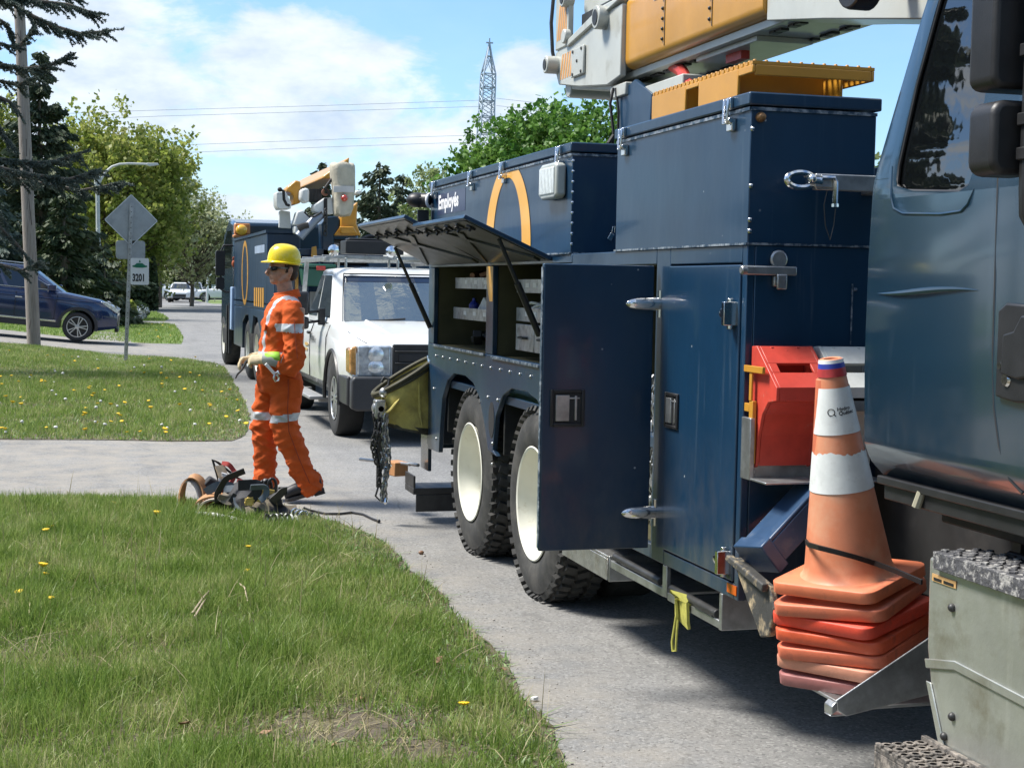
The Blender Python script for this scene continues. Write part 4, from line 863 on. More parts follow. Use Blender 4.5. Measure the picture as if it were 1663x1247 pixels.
for za, zb in zip(zz_[:-1], zz_[1:]):
    sa, sb = win_span(za), win_span(zb); g = .014
    m_.add([(cabx(za)+g,sa[0],za),(cabx(za)+g,sa[1],za),(cabx(zb)+g,sb[1],zb),(cabx(zb)+g,sb[0],zb)], [(0,1,2,3)])
gl = m_.build('quarter_window', GLASS, CB, smooth=0); weld(gl)
m_ = MB(); m_.tube([(cabx(z)+.006, y, z) for y, z in WIN], .006, 6, closed=True); m_.build('window_seal', BLACK, CB)
# pressed swage under the window and the long door crease
m_ = MB(); sw = [(3.985,2.02),(3.975,1.93),(3.955,1.895),(3.90,1.878),(3.70,1.868),(3.60,1.872),(3.57,1.89),(3.545,1.93)]
m_.tube([(cabx(z)+.001, y, z) for y, z in sw], [.003]+[.005]*6+[.002], 6); m_.tube([(cabx(1.665)-.0005, y, 1.655+.008*sin((y-3.4)*8)) for y in np.linspace(4.02,3.50,14)], [.001]+[.004,.006,.008,.009,.010,.010,.010,.009,.008,.007,.005,.003]+[.001], 8)
m_.tube([(cabx(1.99)+.002, y, 1.985) for y in (4.084,4.0)], .003, 5); m_.build('pressed_crease', NAVYCAB, CB)
# door seam, door handle
m_ = MB(); sm = [(3.515,2.75),(3.49,2.3),(3.44,1.95),(3.425,1.7),(3.42,1.5),(3.41,1.36),(3.385,1.26),(3.35,1.18),(3.31,1.15)]
m_.tube([(cabx(z)+.0035, y, z) for y, z in sm], .0055, 6); m_.build('door_seam', DARK, CB)
m_ = MB(); m_.prism([(3.385,1.39),(3.30,1.38),(3.22,1.385),(3.20,1.41),(3.20,1.60),(3.23,1.625),(3.35,1.63),(3.385,1.61)], 'x', 2.243, 2.2575); hd = m_.build('door_handle', BLACK, CB, bevel=.006, seg=3)
m_ = MB(); m_.prism([(3.35,1.45),(3.28,1.44),(3.22,1.45),(3.22,1.60),(3.27,1.60),(3.30,1.56),(3.345,1.55)], 'x', 2.232, 2.2425); m_.build('grip', BLACK, hd, bevel=.005); m_ = MB(); m_.lathe([(.001,-.004),(.014,-.004),(.018,.002)], (2.24,3.335,1.435), 'x', 16); m_.cyl((2.236,3.36,1.47),(2.243,3.36,1.47), .009, n=10); m_.build('lock', CHROME, hd)
# sill and underside bits
m_ = MB(); m_.box(2.30,2.60, YF,4.07, 1.075,1.10); m_.box(2.315,2.33, YF,4.05, 1.03,1.075); m_.build('sill', BLACK, CB, bevel=.004)
m_ = MB(); m_.cyl((2.31,3.83,1.08),(2.30,3.84,1.035), .013, n=8); m_.build('drain_tube', mat('pale_rubber', (.3,.28,.2), .6), CB)
m_ = MB(); m_.tube([(2.52,4.0,.60),(2.52,3.6,.78),(2.52,3.2,.96)], .012, 6); m_.box(2.50,2.54, 3.62,3.66, .75,1.08); m_.box(2.50,2.56, 3.30,3.62, 1.04,1.06); m_.build('under_cab_brackets', DKSTEEL, CB)
# mirrors on their arm
def rrect(x0, x1, z0, z1, r_, n_=5):
    pts = []
    for cx, cz, a0 in ((x1-r_,z1-r_,0),(x0+r_,z1-r_,pi/2),(x0+r_,z0+r_,pi),(x1-r_,z0+r_,3*pi/2)):
        for k in range(n_): a = a0+pi/2*k/(n_-1); pts.append((cx+r_*cos(a), cz+r_*sin(a)))
    return pts
MR = empty('mirror', (0,0,0), True); MR.parent = T; ORG[MR.name] = ORG[T.name]
m_ = MB(); m_.prism(rrect(2.045,2.27,2.135,2.56,.03), 'y', 3.14, 3.25); m_.build('main_housing', BLACK, MR, bevel=.014, seg=3)
m_ = MB(); m_.prism(rrect(2.043,2.19,1.932,2.108,.035), 'y', 3.13, 3.24); m_.build('wide_angle_housing', BLACK, MR, bevel=.016, seg=3)
m_ = MB(); m_.tube([(2.24,3.05,2.75),(2.13,3.10,2.66),(2.125,3.10,2.4),(2.123,3.10,1.9),(2.126,3.10,1.84),(2.145,3.09,1.80),(2.19,3.07,1.78),(2.25,3.05,1.77)], [.018,.021,.022,.022,.022,.022,.021,.02], 10)
for z_ in (1.98, 2.06, 2.22): m_.obox((2.12,3.09,z_), (.05,.05,.03))
m_.build('arm', BLACK, MR, bevel=.003)
# step box below the door with its treads
SB = empty('step_box', (0,0,0), True); SB.parent = T; ORG[SB.name] = ORG[T.name]
ALU = mat('scuffed_aluminium', (.47,.48,.44), .36, .7, var=.12, scale=6, col2=(.30,.28,.22), c2=(.52,.72), c2scale=5, bump=.0015, bscale=28, scratch=((.8,.8,.75), .5))
m_ = MB(); m_.prism([(3.705,.918),(3.70,.66),(3.66,.50),(3.62,.40),(2.2,.36),(2.2,.92)], 'x', 2.265, 2.72); sb = m_.build('box_shell', ALU, SB, bevel=.010, seg=3)
m_ = MB(); m_.prism([(3.70,.63),(3.55,.66),(2.2,.60),(2.2,.575),(3.55,.635),(3.69,.605)], 'x', 2.258, 2.264); m_.prism([(3.69,.57),(3.665,.57),(3.58,.40),(3.61,.40)], 'x', 2.259, 2.264); m_.build('pressed_rib', ALU, sb, bevel=.003)
GRIT = mat('worn_grip', (.06,.06,.065), .75, var=.4, scale=30, col2=(.34,.33,.31), c2=(.5,.62), c2scale=45, bump=.006, bscale=75)
m_ = MB(); m_.box(2.255,2.40, 2.2,3.655, .921,.942); m_.box(2.246,2.2545, 2.2,3.655, .893,.942)
for k in range(44):
    for j in range(3): m_.obox((2.275+.05*j+.02*(k%2), 3.64-k*.032, .944), (.022,.018,.008), Matrix.Rotation(.6,3,'Z'))
m_.build('upper_tread', GRIT, SB, bevel=.002)
m_ = MB(); m_.cyl((2.42,3.55,.94),(2.42,2.3,.955), .016, n=10); m_.box(2.40,2.44, 3.5,3.55, .921,.95); m_.build('latch_rod', BLACK, SB)
scatter_parts('bolt', MB().ball((0,0,0), .012, 10, 8), DKSTEEL, [(2.262,3.575,.80),(2.262,3.555,.505),(2.262,3.59,.44)], sb)
m_ = MB(); m_.box(2.2615,2.2635, 3.56,3.68, .855,.875); m_.box(2.2605,2.2612, 3.57,3.62, .858,.866, 1); m_.box(2.2605,2.2612, 3.63,3.67, .858,.866, 1); m_.build('warning_label', [mat('label_amber', (.5,.30,.12), .5), BLACK], sb, smooth=0)
MUDDY = mat('muddy_tread', (.24,.21,.18), .75, .2, var=.4, scale=40, col2=(.07,.065,.06), c2=(.42,.6), c2scale=38, bump=.006, bscale=70)
m_ = MB(); m_.box(2.10,2.262, 2.2,3.68, .385,.40); m_.box(2.10,2.112, 2.2,3.68, .335,.384); m_.box(2.245,2.262, 2.2,3.68, .4005,.418); m_.box(2.113,2.262, 3.66,3.68, .34,.3845)
for k in range(30):
    for j in range(4): m_.lathe([(.019,0),(.019,.007),(.010,.007)], (2.125+.035*j+.012*(k%2), 3.655-k*.045, .4), 'z', 8)
for k in range(30): m_.obox((2.106,3.66-k*.045,.402), (.014,.03,.014))
m_.build('lower_step', MUDDY, SB, bevel=.002)
# cone tray: two bent side plates and a base behind the step box
m_ = MB(); m_.prism([(2.21,.372),(2.205,.405),(2.52,.585),(2.62,.60),(2.62,.42),(2.24,.352)], 'y', 4.10, 4.106); m_.box(2.19,2.24, 4.107,4.15, .352,.358); m_.prism([(2.19,.358),(2.19,.385),(2.205,.40),(2.21,.372)], 'y', 4.10,4.15)
hk = [aty(px, py, 4.60) for px, py in [(1278,1062),(1288,1052),(1296,1056),(1291,1084),(1303,1097),(1300,1104),(1281,1092)]]; m_.prism([(p.x, p.z) for p in hk], 'y', 4.56, 4.60)
m_.box(2.28,2.62, 4.16,4.58, .350,.361); m_.build('cone_tray', STEEL, T, bevel=.003)
# chock rack on the front wall (steel back plate, amber guides)
RK = empty('chock_rack', (.032,0,0), True); RK.parent = T; ORG[RK.name] = ORG[T.name]
m_ = MB(); m_.box(2.225,2.70, 4.90,4.957, .980,1.035); m_.box(2.222,2.24, 4.88,4.957, .98,1.20); m_.box(2.225,2.70, 4.75,4.9, .98,.988); m_.cyl((2.245,4.895,1.008),(2.245,4.90,1.008), .011, n=10); m_.build('back_plate', STEEL, RK, bevel=.003); MB().box(2.50,2.71, 4.735,4.757, 1.235,1.285).build('keeper_bar', STEEL, RK, bevel=.003)
for x_ in (2.236, 2.472): m_ = MB(); m_.box(x_-.006,x_+.010, 4.885,4.915, 1.037,1.26); m_.box(x_-.006,x_+.004, 4.9155,4.955, 1.22,1.25); m_.box(x_-.008,x_+.0, 4.895,4.915, 1.26,1.36); m_.box(x_-.012,x_+.0, 4.80,4.955, 1.361,1.385); m_.build('amber_guide', AMBER, RK, bevel=.002)
def chock(name, mt, x0, x1, label):
    o_ = Vector(((x0+x1)/2, 4.85, .99))
    prof = [(4.945,1.452),(4.905,1.455),(4.735,1.318),(4.735,1.272),(4.80,1.262),(4.845,1.215),(4.872,1.14),(4.886,1.03),(4.945,1.0)]
    w_ = x1-x0; m_ = MB()
    m_.prism(prof, 'x', x0, x0+.012); m_.prism(prof, 'x', x1-.012, x1)
    xa, xb = x0+.0125, x1-.0125
    # front wall with a real hand slot, lip, curved bearing face, back
    d = Vector((0,4.735-4.905,1.318-1.455)); n_ = Vector((0, d.z, -d.y)).normalized()*.012
    def strip(t0, t1, a, b_):
        p, q = Vector((0,4.905,1.455))+d*t0, Vector((0,4.905,1.455))+d*t1
        vs = [(a,p.y,p.z),(b_,p.y,p.z),(b_,q.y,q.z),(a,q.y,q.z)]; m_.add(vs+[(v[0], v[1]-n_.y, v[2]-n_.z) for v in vs], [(0,1,2,3),(7,6,5,4),(0,4,5,1),(1,5,6,2),(2,6,7,3),(3,7,4,0)])
    strip(0,.42,xa,xb); strip(.64,1,xa,xb); sw_ = (w_-.13)/2; strip(.4205,.6395,xa,xa+sw_-.012); strip(.4205,.6395,xb-sw_+.012,xb)
    cp = prof[2:8]
    for (a, b_) in zip(cp[:-1], cp[1:]): m_.add([(xa,a[0],a[1]),(xb,a[0],a[1]),(xb,b_[0],b_[1]),(xa,b_[0],b_[1])], [(0,1,2,3)])
    m_.add([(xa,4.945,1.0),(xb,4.945,1.0),(xb,4.945,1.452),(xa,4.945,1.452)], [(0,1,2,3)])
    for k in range(2): m_.box(x0+.05+k*.10,x0+.062+k*.10, 4.895,4.905, 1.42,1.452)
    m_.ball((x0+w_*.5, 4.893, 1.432), .012, 8, 6)
    return tag(m_.build(name, mt, None, bevel=.002, org=o_), label, 'wheel chock')
chock('wheel_chock', mat('chock_red', (.52,.055,.035), .42, var=.15, scale=12, col2=(.5,.2,.15), c2=(.62,.75), c2scale=14), 2.281, 2.498, 'red plastic wheel chock hanging in the rack beside the cone stack')
chock('wheel_chock', mat('chock_white', (.52,.53,.50), .5, var=.15, scale=12), 2.522, 2.732, 'pale grey wheel chock partly hidden behind the tip of the traffic cone')
# ---- cone stack strapped into the tray ----
CONES = [((.66,.185,.085),), ((.56,.15,.075),), ((.68,.07,.035),), ((.64,.10,.038),), ((.62,.15,.075),), ((.58,.25,.16),), ((.30,.115,.105),)]
AX0 = Vector((2.462, 4.44, .385)); AXT = Matrix.Rotation(rad(-8.3), 3, 'Y')@Matrix.Rotation(rad(2), 3, 'X')
cone_lbl = ['weathered orange traffic cone with two white collars on top of the stack', 'dull brown orange cone base second from the top of the stack', 'bright red orange cone base third from the top of the stack', 'vivid orange cone base with dark smudge in the middle of the stack', 'faded orange cone base with a blue smear', 'pinkish tan cone base with a chewed corner', 'dark maroon cone base lowest in the stack']
CSTRIPE = mat('cone_collar', (.66,.68,.66), .42, var=.08, scale=20, col2=(.5,.5,.48), c2=(.55,.8), c2scale=25)
def cone(k, lvl, rot, sc=1.0):
    rk_ = random.Random(k+3); M = AXT@Matrix.Rotation(rad(rk_.uniform(-1.3,1.3)) if k else 0, 3, 'X')@Matrix.Rotation(rad(rk_.uniform(-1.3,1.3)) if k else 0, 3, 'Y')@Matrix.Rotation(rot, 3, 'Z'); o_ = AX0+AXT@Vector((0,0,lvl))
    f = lambda v: o_+M@v
    o = thing('traffic_cone', cone_lbl[k], 'traffic cone', o_, 'stacked traffic cones')
    cm = mat('cone_plastic', CONES[k][0], .5, var=.12, scale=10, col2=tuple(x*.42+.03 for x in CONES[k][0]), c2=(.55,.80), c2scale=16, bump=.0008, bscale=40, rvar=.15)
    hb = .196*sc; P = [(x, y) for x, y in rrect(-hb, hb, -hb, hb, .042)]
    m_ = MB(); n_ = len(P)
    rings = [[f(Vector((x*s_, y*s_, z_))) for x, y in P] for s_, z_ in ((.985,.0),(1.0,.003),(1.0,.034),(.996,.0375),(.99,.039))]
    m_.loft(rings); bs = m_.build('base', cm, o, bevel=0, smooth=50)
    if k == 0: cone_body = mat('cone_plastic_faded', (.60,.21,.105), .5, var=.14, scale=7, col2=(.62,.33,.20), c2=(.45,.7), c2scale=6, rvar=.15)
    m_ = MB(); H_ = .748
    prof = lambda z_: .145-.108*(z_-.045)/(H_-.045)
    m_.lathe([(.162,.036),(.150,.046)]+[(prof(z_), z_) for z_ in np.linspace(.07,H_,20)]+[(prof(H_)-.006, H_+.004),(.024, H_+.002),(.02,H_-.05)], (0,0,0), 'z', 48)
    mm_ = MB().ext(m_, f); mm_.build('cone_shell', cone_body if k == 0 else cm, o, smooth=40)
    if k == 0:
        def collar(z0, z1, name, mt, jag=False, ex=.0022):
            m2 = MB(); rings = []; r_ = random.Random(4)
            nseg = 72; jv = [0]*nseg; a_ = 0
            for j in range(nseg): a_ = a_*.6+r_.uniform(-.006,.006); jv[j] = a_ if jag else 0
            for t_ in np.linspace(0,1,8):
                ring_ = []
                for j in range(nseg):
                    an = 2*pi*j/nseg; z_ = z0+(z1-z0)*t_+(jv[j] if t_ == 1 else 0); ring_.append(Vector(((prof(z_)+ex)*cos(an), (prof(z_)+ex)*sin(an), z_)))
                rings.append(ring_)
            m2.loft(rings, cap=False); return MB().ext(m2, f).build(name, mt, o, smooth=60)
        collar(.325,.450,'lower_collar',CSTRIPE,True); collar(.512,.660,'upper_collar',CSTRIPE)
        collar(.695,.722,'red_tip_band',mat('tip_red',(.45,.04,.04),.5,var=.2,scale=30)); collar(.722,.738,'blue_tip_band',mat('tip_blue',(.03,.05,.35),.5,var=.2,scale=30)); collar(.738,.7495,'white_tip_band',WHITEV)
        # printed mark and two-line name on the upper collar
        mk = MB(); n_ = 28
        for i in range(n_):
            a0, a1 = 2*pi*i/n_, 2*pi*(i+1)/n_; mk.add([(.012*cos(a0),.012*sin(a0),0),(.012*cos(a1),.012*sin(a1),0),(.0092*cos(a1),.0092*sin(a1),0),(.0092*cos(a0),.0092*sin(a0),0)], [(0,1,2,3)])
        mk.add([(.005,-.007,0),(.008,-.005,0),(.0145,-.012,0),(.0115,-.014,0)], [(0,1,2,3)])
        mk.ext(text_mb('Hydro', .0165, bold=.0004), lambda v: v+Vector((.018,.002,0))); mk.ext(text_mb('Québec', .0165, bold=.0004), lambda v: v+Vector((.022,-.012,0)))
        a_mid = -pi/2-rot-.42+.10
        def wrap(v):
            z_ = .585+v.y*.98+v.x*.05; an = a_mid+(v.x-.022)/prof(z_); r__ = prof(z_)+.0034; return f(Vector((r__*cos(an), r__*sin(an), z_)))
        MB().ext(mk, wrap).build('printed_mark', BLACK, o, smooth=0)
    return o
rots = [rad(31), rad(37), rad(27), rad(33), rad(35), rad(28), rad(32)]
for k in range(7): cone(k, .300-.0495*k if k else .312, rots[k], 1.0 if k else .97)
m_ = MB(); pts = [aty(1309,879,4.44),aty(1313,884,4.38),aty(1330,889,4.315),aty(1358,896,4.285),aty(1388,904,4.275),aty(1420,914,4.285),aty(1455,927,4.24),aty(1497,945,4.13)]
m_.ribbon(pts, AXT@Vector((0,0,1)), .016, .007); tag(m_.build('rubber_strap', BLACK, None, org=pts[0]), 'black rubber strap wrapped around the lower part of the orange cone', 'strap')
# blue trough and worn outrigger pad wedged behind the cones
BLU = mat('blue_poly', (.018,.05,.11), .4, var=.15, scale=9, col2=(.07,.10,.15), c2=(.55,.75), c2scale=12)
p0, p1 = Vector((2.19,4.72,.765)), Vector((2.46,4.80,.985)); d = (p1-p0).normalized(); up_ = Vector((0,-1,0)); s_ = d.cross(up_).normalized()
M = Matrix((d, s_, d.cross(s_))).transposed(); L_ = (p1-p0).length
m_ = MB(); m_.obox(p0+d*L_/2, (L_, .014, .15), M); m_.obox(p0+d*L_/2+M@Vector((0,.05,.07)), (L_,.085,.012), M); m_.obox(p0+d*L_/2+M@Vector((0,.05,-.07)), (L_,.085,.012), M); m_.obox(p0+d*.02+M@Vector((0,.045,0)), (.05,.12,.17), M); m_.obox(p0+d*L_/2+M@Vector((0,.09,0)), (L_*.96,.012,.09), M)
tag(m_.build('plastic_trough', BLU, None, bevel=.005, org=p0), 'blue plastic trough leaning behind the stack of orange cones', 'trough')
PAD = mat('worn_pad', (.045,.045,.042), .7, var=.3, scale=12, col2=(.42,.33,.20), c2=(.5,.66), c2scale=16, bump=.002, bscale=60)
a, b_ = atx(1200, 922, 2.16), atx(1262, 1005, 2.21)
m_ = MB(); m_.prism([(4.86,.70),(4.835,.715),(4.56,.665),(4.52,.60),(4.55,.50),(4.62,.48)], 'x', 2.19, 2.215); m_.prism([(4.875,.700),(4.86,.722),(4.56,.675),(4.565,.645)], 'x', 2.165, 2.19)
tag(m_.build('outrigger_pad', PAD, None, bevel=.006, seg=3, org=(2.2,4.7,.6)), 'worn black and tan outrigger pad jammed under the blue trough', 'pad')
# yellow webbing strap hanging from the step rack
YEL = mat('yellow_webbing', (.42,.40,.08), .8, var=.2, scale=40, bump=.001, bscale=200)
m_ = MB(); m_.ribbon([(2.30,5.44,.40),(2.262,5.46,.43),(2.245,5.46,.455),(2.25,5.45,.43),(2.256,5.455,.36),(2.262,5.46,.335)], (0,1,.1), .10, .012); m_.ribbon([(2.25,5.47,.43),(2.24,5.50,.44),(2.245,5.50,.36)], (.3,1,0), .05, .01); m_.tube([(2.25,5.50,.42),(2.245,5.515,.33),(2.24,5.53,.25),(2.24,5.52,.215),(2.245,5.50,.22),(2.245,5.497,.28),(2.25,5.49,.40)], .0055, 6)
tag(m_.build('webbing_strap', YEL, None, org=(2.25,5.48,.42)), 'yellow webbing strap looped over the step rail below the closed door', 'strap')
# canvas bucket and chain hoist hung at the rear corner
CANV = mat('canvas', (.46,.39,.11), .8, var=.22, scale=7, col2=(.24,.20,.07), c2=(.45,.7), c2scale=6, bump=.002, bscale=90)
def bucket(u, t_):   # u around, t_ down; tilted rim, creased side
    c0, c1 = Vector((2.115,10.27,1.02)), Vector((2.155,10.27,.655)); ctr = c0.lerp(c1, t_)
    r_ = .212*(1-.08*t_)+.022*sin(3*u+4*t_)*t_*(1-t_)*4+.010*sin(7*u-9*t_)*t_*(1-t_)*4; tilt = .62*(1-t_)-.18*t_
    return ctr+Vector((r_*cos(u), r_*sin(u)*.85, r_*cos(u)*tilt))
BK = thing('canvas_bucket', 'mustard canvas tool bucket hanging tilted at the rear corner of the navy truck', 'bucket', (2.14,10.27,.66))
m_ = MB(); rings = [[bucket(u, t_) for u in np.linspace(0,2*pi,33)[:-1]] for t_ in np.linspace(0,1,12)]
rings2 = [[bucket(u, t_)*1.0+ (Vector((2.14,10.27,0))-Vector((bucket(u,t_).x, bucket(u,t_).y, 0)))*.05 for u in np.linspace(0,2*pi,33)[:-1]] for t_ in np.linspace(1,0,12)]
m_.loft(rings+rings2, cap=False, closed=True); m_.build('canvas_side', CANV, BK, smooth=60)
m_ = MB(); m_.tube([bucket(u, -.0)+Vector((0,0,.0)) for u in np.linspace(0,2*pi,33)[:-1]], .017, 8, closed=True); m_.tube([bucket(u, .08) for u in np.linspace(0,2*pi,33)[:-1]], .012, 6, closed=True); m_.build('rim', mat('rim_band', (.06,.055,.03), .7), BK)
m_ = MB(); m_.loft([[bucket(u, t_)+Vector((0,0,-.004)) for u in np.linspace(0,2*pi,33)[:-1]] for t_ in (.93,1.0,1.04)]); m_.build('bottom', mat('bucket_bottom', (.05,.045,.03), .7, var=.5, scale=30, bump=.003, bscale=60), BK)
m_ = MB(); rr = []
for k in range(12):
    u = pi+1.25-k*.11; rr.append(bucket(u, .34+.20*sin(k*.28)+.02*k)+Vector((-.012,-.016,0)))
m_.tube(rr, [.006]+[.020]*10+[.006], 8, flat=.6); m_.tube([bucket(pi+.5, t_)+Vector((-.004,-.008,0)) for t_ in (.15,.4,.6,.8)], [.004,.016,.014,.004], 8); m_.tube([bucket(pi+1.9, t_)+Vector((-.002,-.008,0)) for t_ in (.1,.4,.7,.9)], [.003,.010,.012,.003], 8); m_.build('fold', CANV, BK)
m_ = MB(); m_.tube([(2.262,10.10,1.12),(2.27,10.18,1.14),(2.28,10.24,1.15)], .012, 8); m_.build('hanging_hook', CHROME, BK)
HO = thing('chain_hoist', 'grey lever chain hoist with bunched chain hanging from the rim of the canvas bucket', 'chain hoist', (1.93,10.22,.4))
m_ = MB(); m_.lathe([(.001,-.035),(.045,-.035),(.055,-.02),(.055,.02),(.045,.035),(.001,.035)], (1.93,10.17,.80), 'y', 20); m_.box(1.89,1.965, 10.12,10.22, .73,.86); m_.ball((1.955,10.16,.91), .035, 10, 8); m_.lathe([(.02,-.05),(.03,-.045),(.03,.0)], (1.93,10.17,.80), 'y', 14, cap=True); m_.build('gear_case', STEEL, HO, bevel=.012, seg=3)
m_ = MB(); m_.tube([(1.95,10.16,.93),(1.985,10.15,.96),(1.99,10.16,1.0),(1.955,10.17,1.01),(1.94,10.17,.98)], .012, 8); m_.box(1.905,1.94, 10.125,10.15, .26,.74); m_.tube([(1.92,10.135,.27),(1.90,10.135,.20),(1.93,10.135,.17),(1.955,10.135,.20),(1.935,10.135,.26)], .008, 6); m_.build('lever', DKSTEEL, HO, bevel=.004)
for k in range(5):
    x_ = 1.89+.022*k; lo = (.42,.30,.36,.17,.17)[k]; c = chain_mb([(x_+.012*sin(j*.9+k), 10.14-.02*(k%2)+.01*cos(j+k), .75-(.75-lo)*j/9) for j in range(10)], .026, .0075, .032); c.build('chain', STEEL if k > 1 else DKSTEEL, HO)
m_ = MB(); m_.tube([(1.985,10.13,.46),(1.985,10.13,.43),(2.005,10.13,.41),(1.985,10.13,.385),(1.965,10.13,.40)], .009, 6); m_.lathe([(.001,0),(.018,.02),(.006,.05)], (1.967,10.12,.14), 'z', 8); m_.build('load_hook', CHROME, HO)
m_ = MB(); m_.obox((2.14,10.62,.33), (.11,.16,.10), Matrix.Rotation(.3,3,'Z')); tag(m_.build('wood_block', mat('orange_wood', (.42,.20,.08), .7, var=.25, scale=14, stretch=(1,6,1)), None, bevel=.006, org=(2.14,10.62,.28)), 'orange wooden block resting on the tow bar behind the truck', 'block')
# ======================= OTHER VEHICLES =======================
def bool_cut(o, cutters):
    # carve openings (wheel arches) out of a body and keep the result as plain mesh
    for c in cutters:
        k = c.build('cutter', DARK, None, smooth=0); k.location = (0,0,0)
        if o.parent: k.parent = o.parent
        md = o.modifiers.new('cut', 'BOOLEAN'); md.object = k; md.operation = 'DIFFERENCE'; md.solver = 'EXACT'
        dg = bpy.context.evaluated_depsgraph_get(); dg.update(); me = bpy.data.meshes.new_from_object(o.evaluated_get(dg))
        o.modifiers.remove(md); old = o.data; o.data = me; me.name = old.name; bpy.data.objects.remove(k)
    o.data.polygons.foreach_set('use_smooth', [True]*len(o.data.polygons)); o.data.set_sharp_from_angle(angle=rad(32))
VGLASS = mat('car_glass', (.012,.016,.018), .04, ior=1.8, var=0, rvar=0)
WSGLASS = mat('windscreen_glass', (.05,.065,.06), .04, ior=3.2, var=0, rvar=0, bump=.003, bscale=2.)
HLAMP = mat('headlamp', (.62,.65,.66), .10, .5, var=.35, scale=16, coat=1., bump=.004, bscale=26)
AMBL = mat('amber_lens', (.50,.25,.07), .15, var=.45, scale=14, coat=1., bump=.003, bscale=30)
TYRE2 = mat('car_tyre', (.022,.022,.022), .8, var=.2)
ALLOY = mat('alloy', (.55,.56,.57), .3, .8, var=.1, scale=12)
def car_wheel(root, x, y, R_=.36, wd=.23, side=-1, spokes=5, rimr=.235, rim_mat=ALLOY):
    w_ = empty('wheel', (0,0,0), True); w_.parent = root; w_.location = (x, y, R_)
    f = lambda prof: [(r, h*side) for r, h in prof]
    m_ = MB(); m_.lathe(f([(rimr,-.01),(rimr+.02,0),(R_-.05,.012),(R_-.012,.0),(R_,-.03),(R_,-wd+.03),(R_-.02,-wd),(rimr,-wd)]), (0,0,0), 'y', 40); m_.build('tyre', TYRE2, w_)
    m_ = MB(); m_.lathe(f([(rimr+.002,.002),(rimr-.012,.004),(rimr-.022,-.01),(rimr-.03,-.09),(.001,-.10)]), (0,0,0), 'y', 40, m=1)
    for k in range(spokes):
        a = 2*pi*k/spokes; d = Vector((cos(a),0,sin(a))); s_ = Vector((-sin(a),0,cos(a)))
        for o_ in (-.028,.028): m_.add([p for q in ((.05,.020),(rimr-.015,.026)) for p in (d*q[0]+s_*(o_*q[0]/rimr*1.6-q[1]*.5)+Vector((0,side*.0,0)), d*q[0]+s_*(o_*q[0]/rimr*1.6+q[1]*.5)+Vector((0,side*.0,0)), d*q[0]+s_*(o_*q[0]/rimr*1.6+q[1]*.5)+Vector((0,-side*.03,0)), d*q[0]+s_*(o_*q[0]/rimr*1.6-q[1]*.5)+Vector((0,-side*.03,0)))], [(0,1,5,4),(1,2,6,5),(2,3,7,6),(3,0,4,7)], 0)
    m_.lathe(f([(.001,.004),(.05,.0),(.058,-.03)]), (0,0,0), 'y', 20); m_.lathe(f([(rimr+.002,.003),(rimr-.012,.004),(rimr-.02,-.006)]), (0,0,0), 'y', 40); m_.build('rim', [rim_mat, DKSTEEL], w_, smooth=30)
    return w_
def body_loft(top, wfun, zb, tuck=.9):
    m_ = MB(); rings = []
    for x, z, in top:
        w_ = wfun(x); zb_ = zb(x) if callable(zb) else zb; h = z-zb_
        half = [(w_*tuck, zb_), (w_*.985, zb_+h*.12), (w_, zb_+h*.38), (w_*.995, zb_+h*.62), (w_*.975, zb_+h*.84), (w_*.94, z-.035), (w_*.88, z-.004), (w_*.5, z+.014)]
        rings.append([(x, -a, b_) for a, b_ in half]+[(x, a, b_) for a, b_ in reversed(half)])
    m_.loft(rings); return m_
def greenhouse(x0f, x0r, z0, w0, x1f, x1r, z1, w1, r_=.12, crown=.05):
    def ring(xf, xr, w_, z):
        pts = rrect(xr, xf, -w_, w_, r_, 6); xm = (xf+xr)/2; return [(x-(.13*(y/w_)**2*max(0,(x-xm)/(xf-xm))**2), y, z) for x, y in pts]
    m_ = MB(); rings = [ring(x0f, x0r, w0, z0)]
    for t_ in (.25,.5,.75,1): rings.append(ring(x0f+(x1f-x0f)*t_, x0r+(x1r-x0r)*t_, w0+(w1-w0)*t_, z0+(z1-z0)*t_))
    for s_, dz in ((.95,.03),(.8,.045),(.4,crown)): cx = (x1f+x1r)/2; rings.append([(cx+(x-cx)*s_, y*s_, z1+dz) for x, y, z in rings[4]])
    m_.loft(rings)
    S = lambda u, t_, s: Vector((x0r+(x1r-x0r)*t_+u*((x0f-x0r)+((x1f-x1r)-(x0f-x0r))*t_), s*(w0+(w1-w0)*t_+.004), z0+(z1-z0)*t_))
    Fp = lambda v, t_: Vector((x0f+(x1f-x0f)*t_+.006, v*(w0-.06+(w1-w0)*t_), z0+(z1-z0)*t_))
    Rp = lambda v, t_: Vector((x0r+(x1r-x0r)*t_-.006, v*(w0-.06+(w1-w0)*t_), z0+(z1-z0)*t_))
    return m_, S, Fp, Rp
def pane(P, n=8, **kw):
    # glass sheet bulging slightly: P(u, t) over the unit square corners list
    m_ = MB(); a, b_, c, d = P; N_ = n; bow = kw.get('bow', 0)
    for i in range(N_):
        for j in range(N_):
            q = []
            for (u, v) in ((i,j),(i+1,j),(i+1,j+1),(i,j+1)):
                u /= N_; v /= N_; q.append(a*(1-u)*(1-v)+b_*u*(1-v)+c*u*v+d*(1-u)*v+Vector((-bow*(2*u-1)**2,0,0)))
            m_.add(q, [(0,1,2,3)])
    return m_
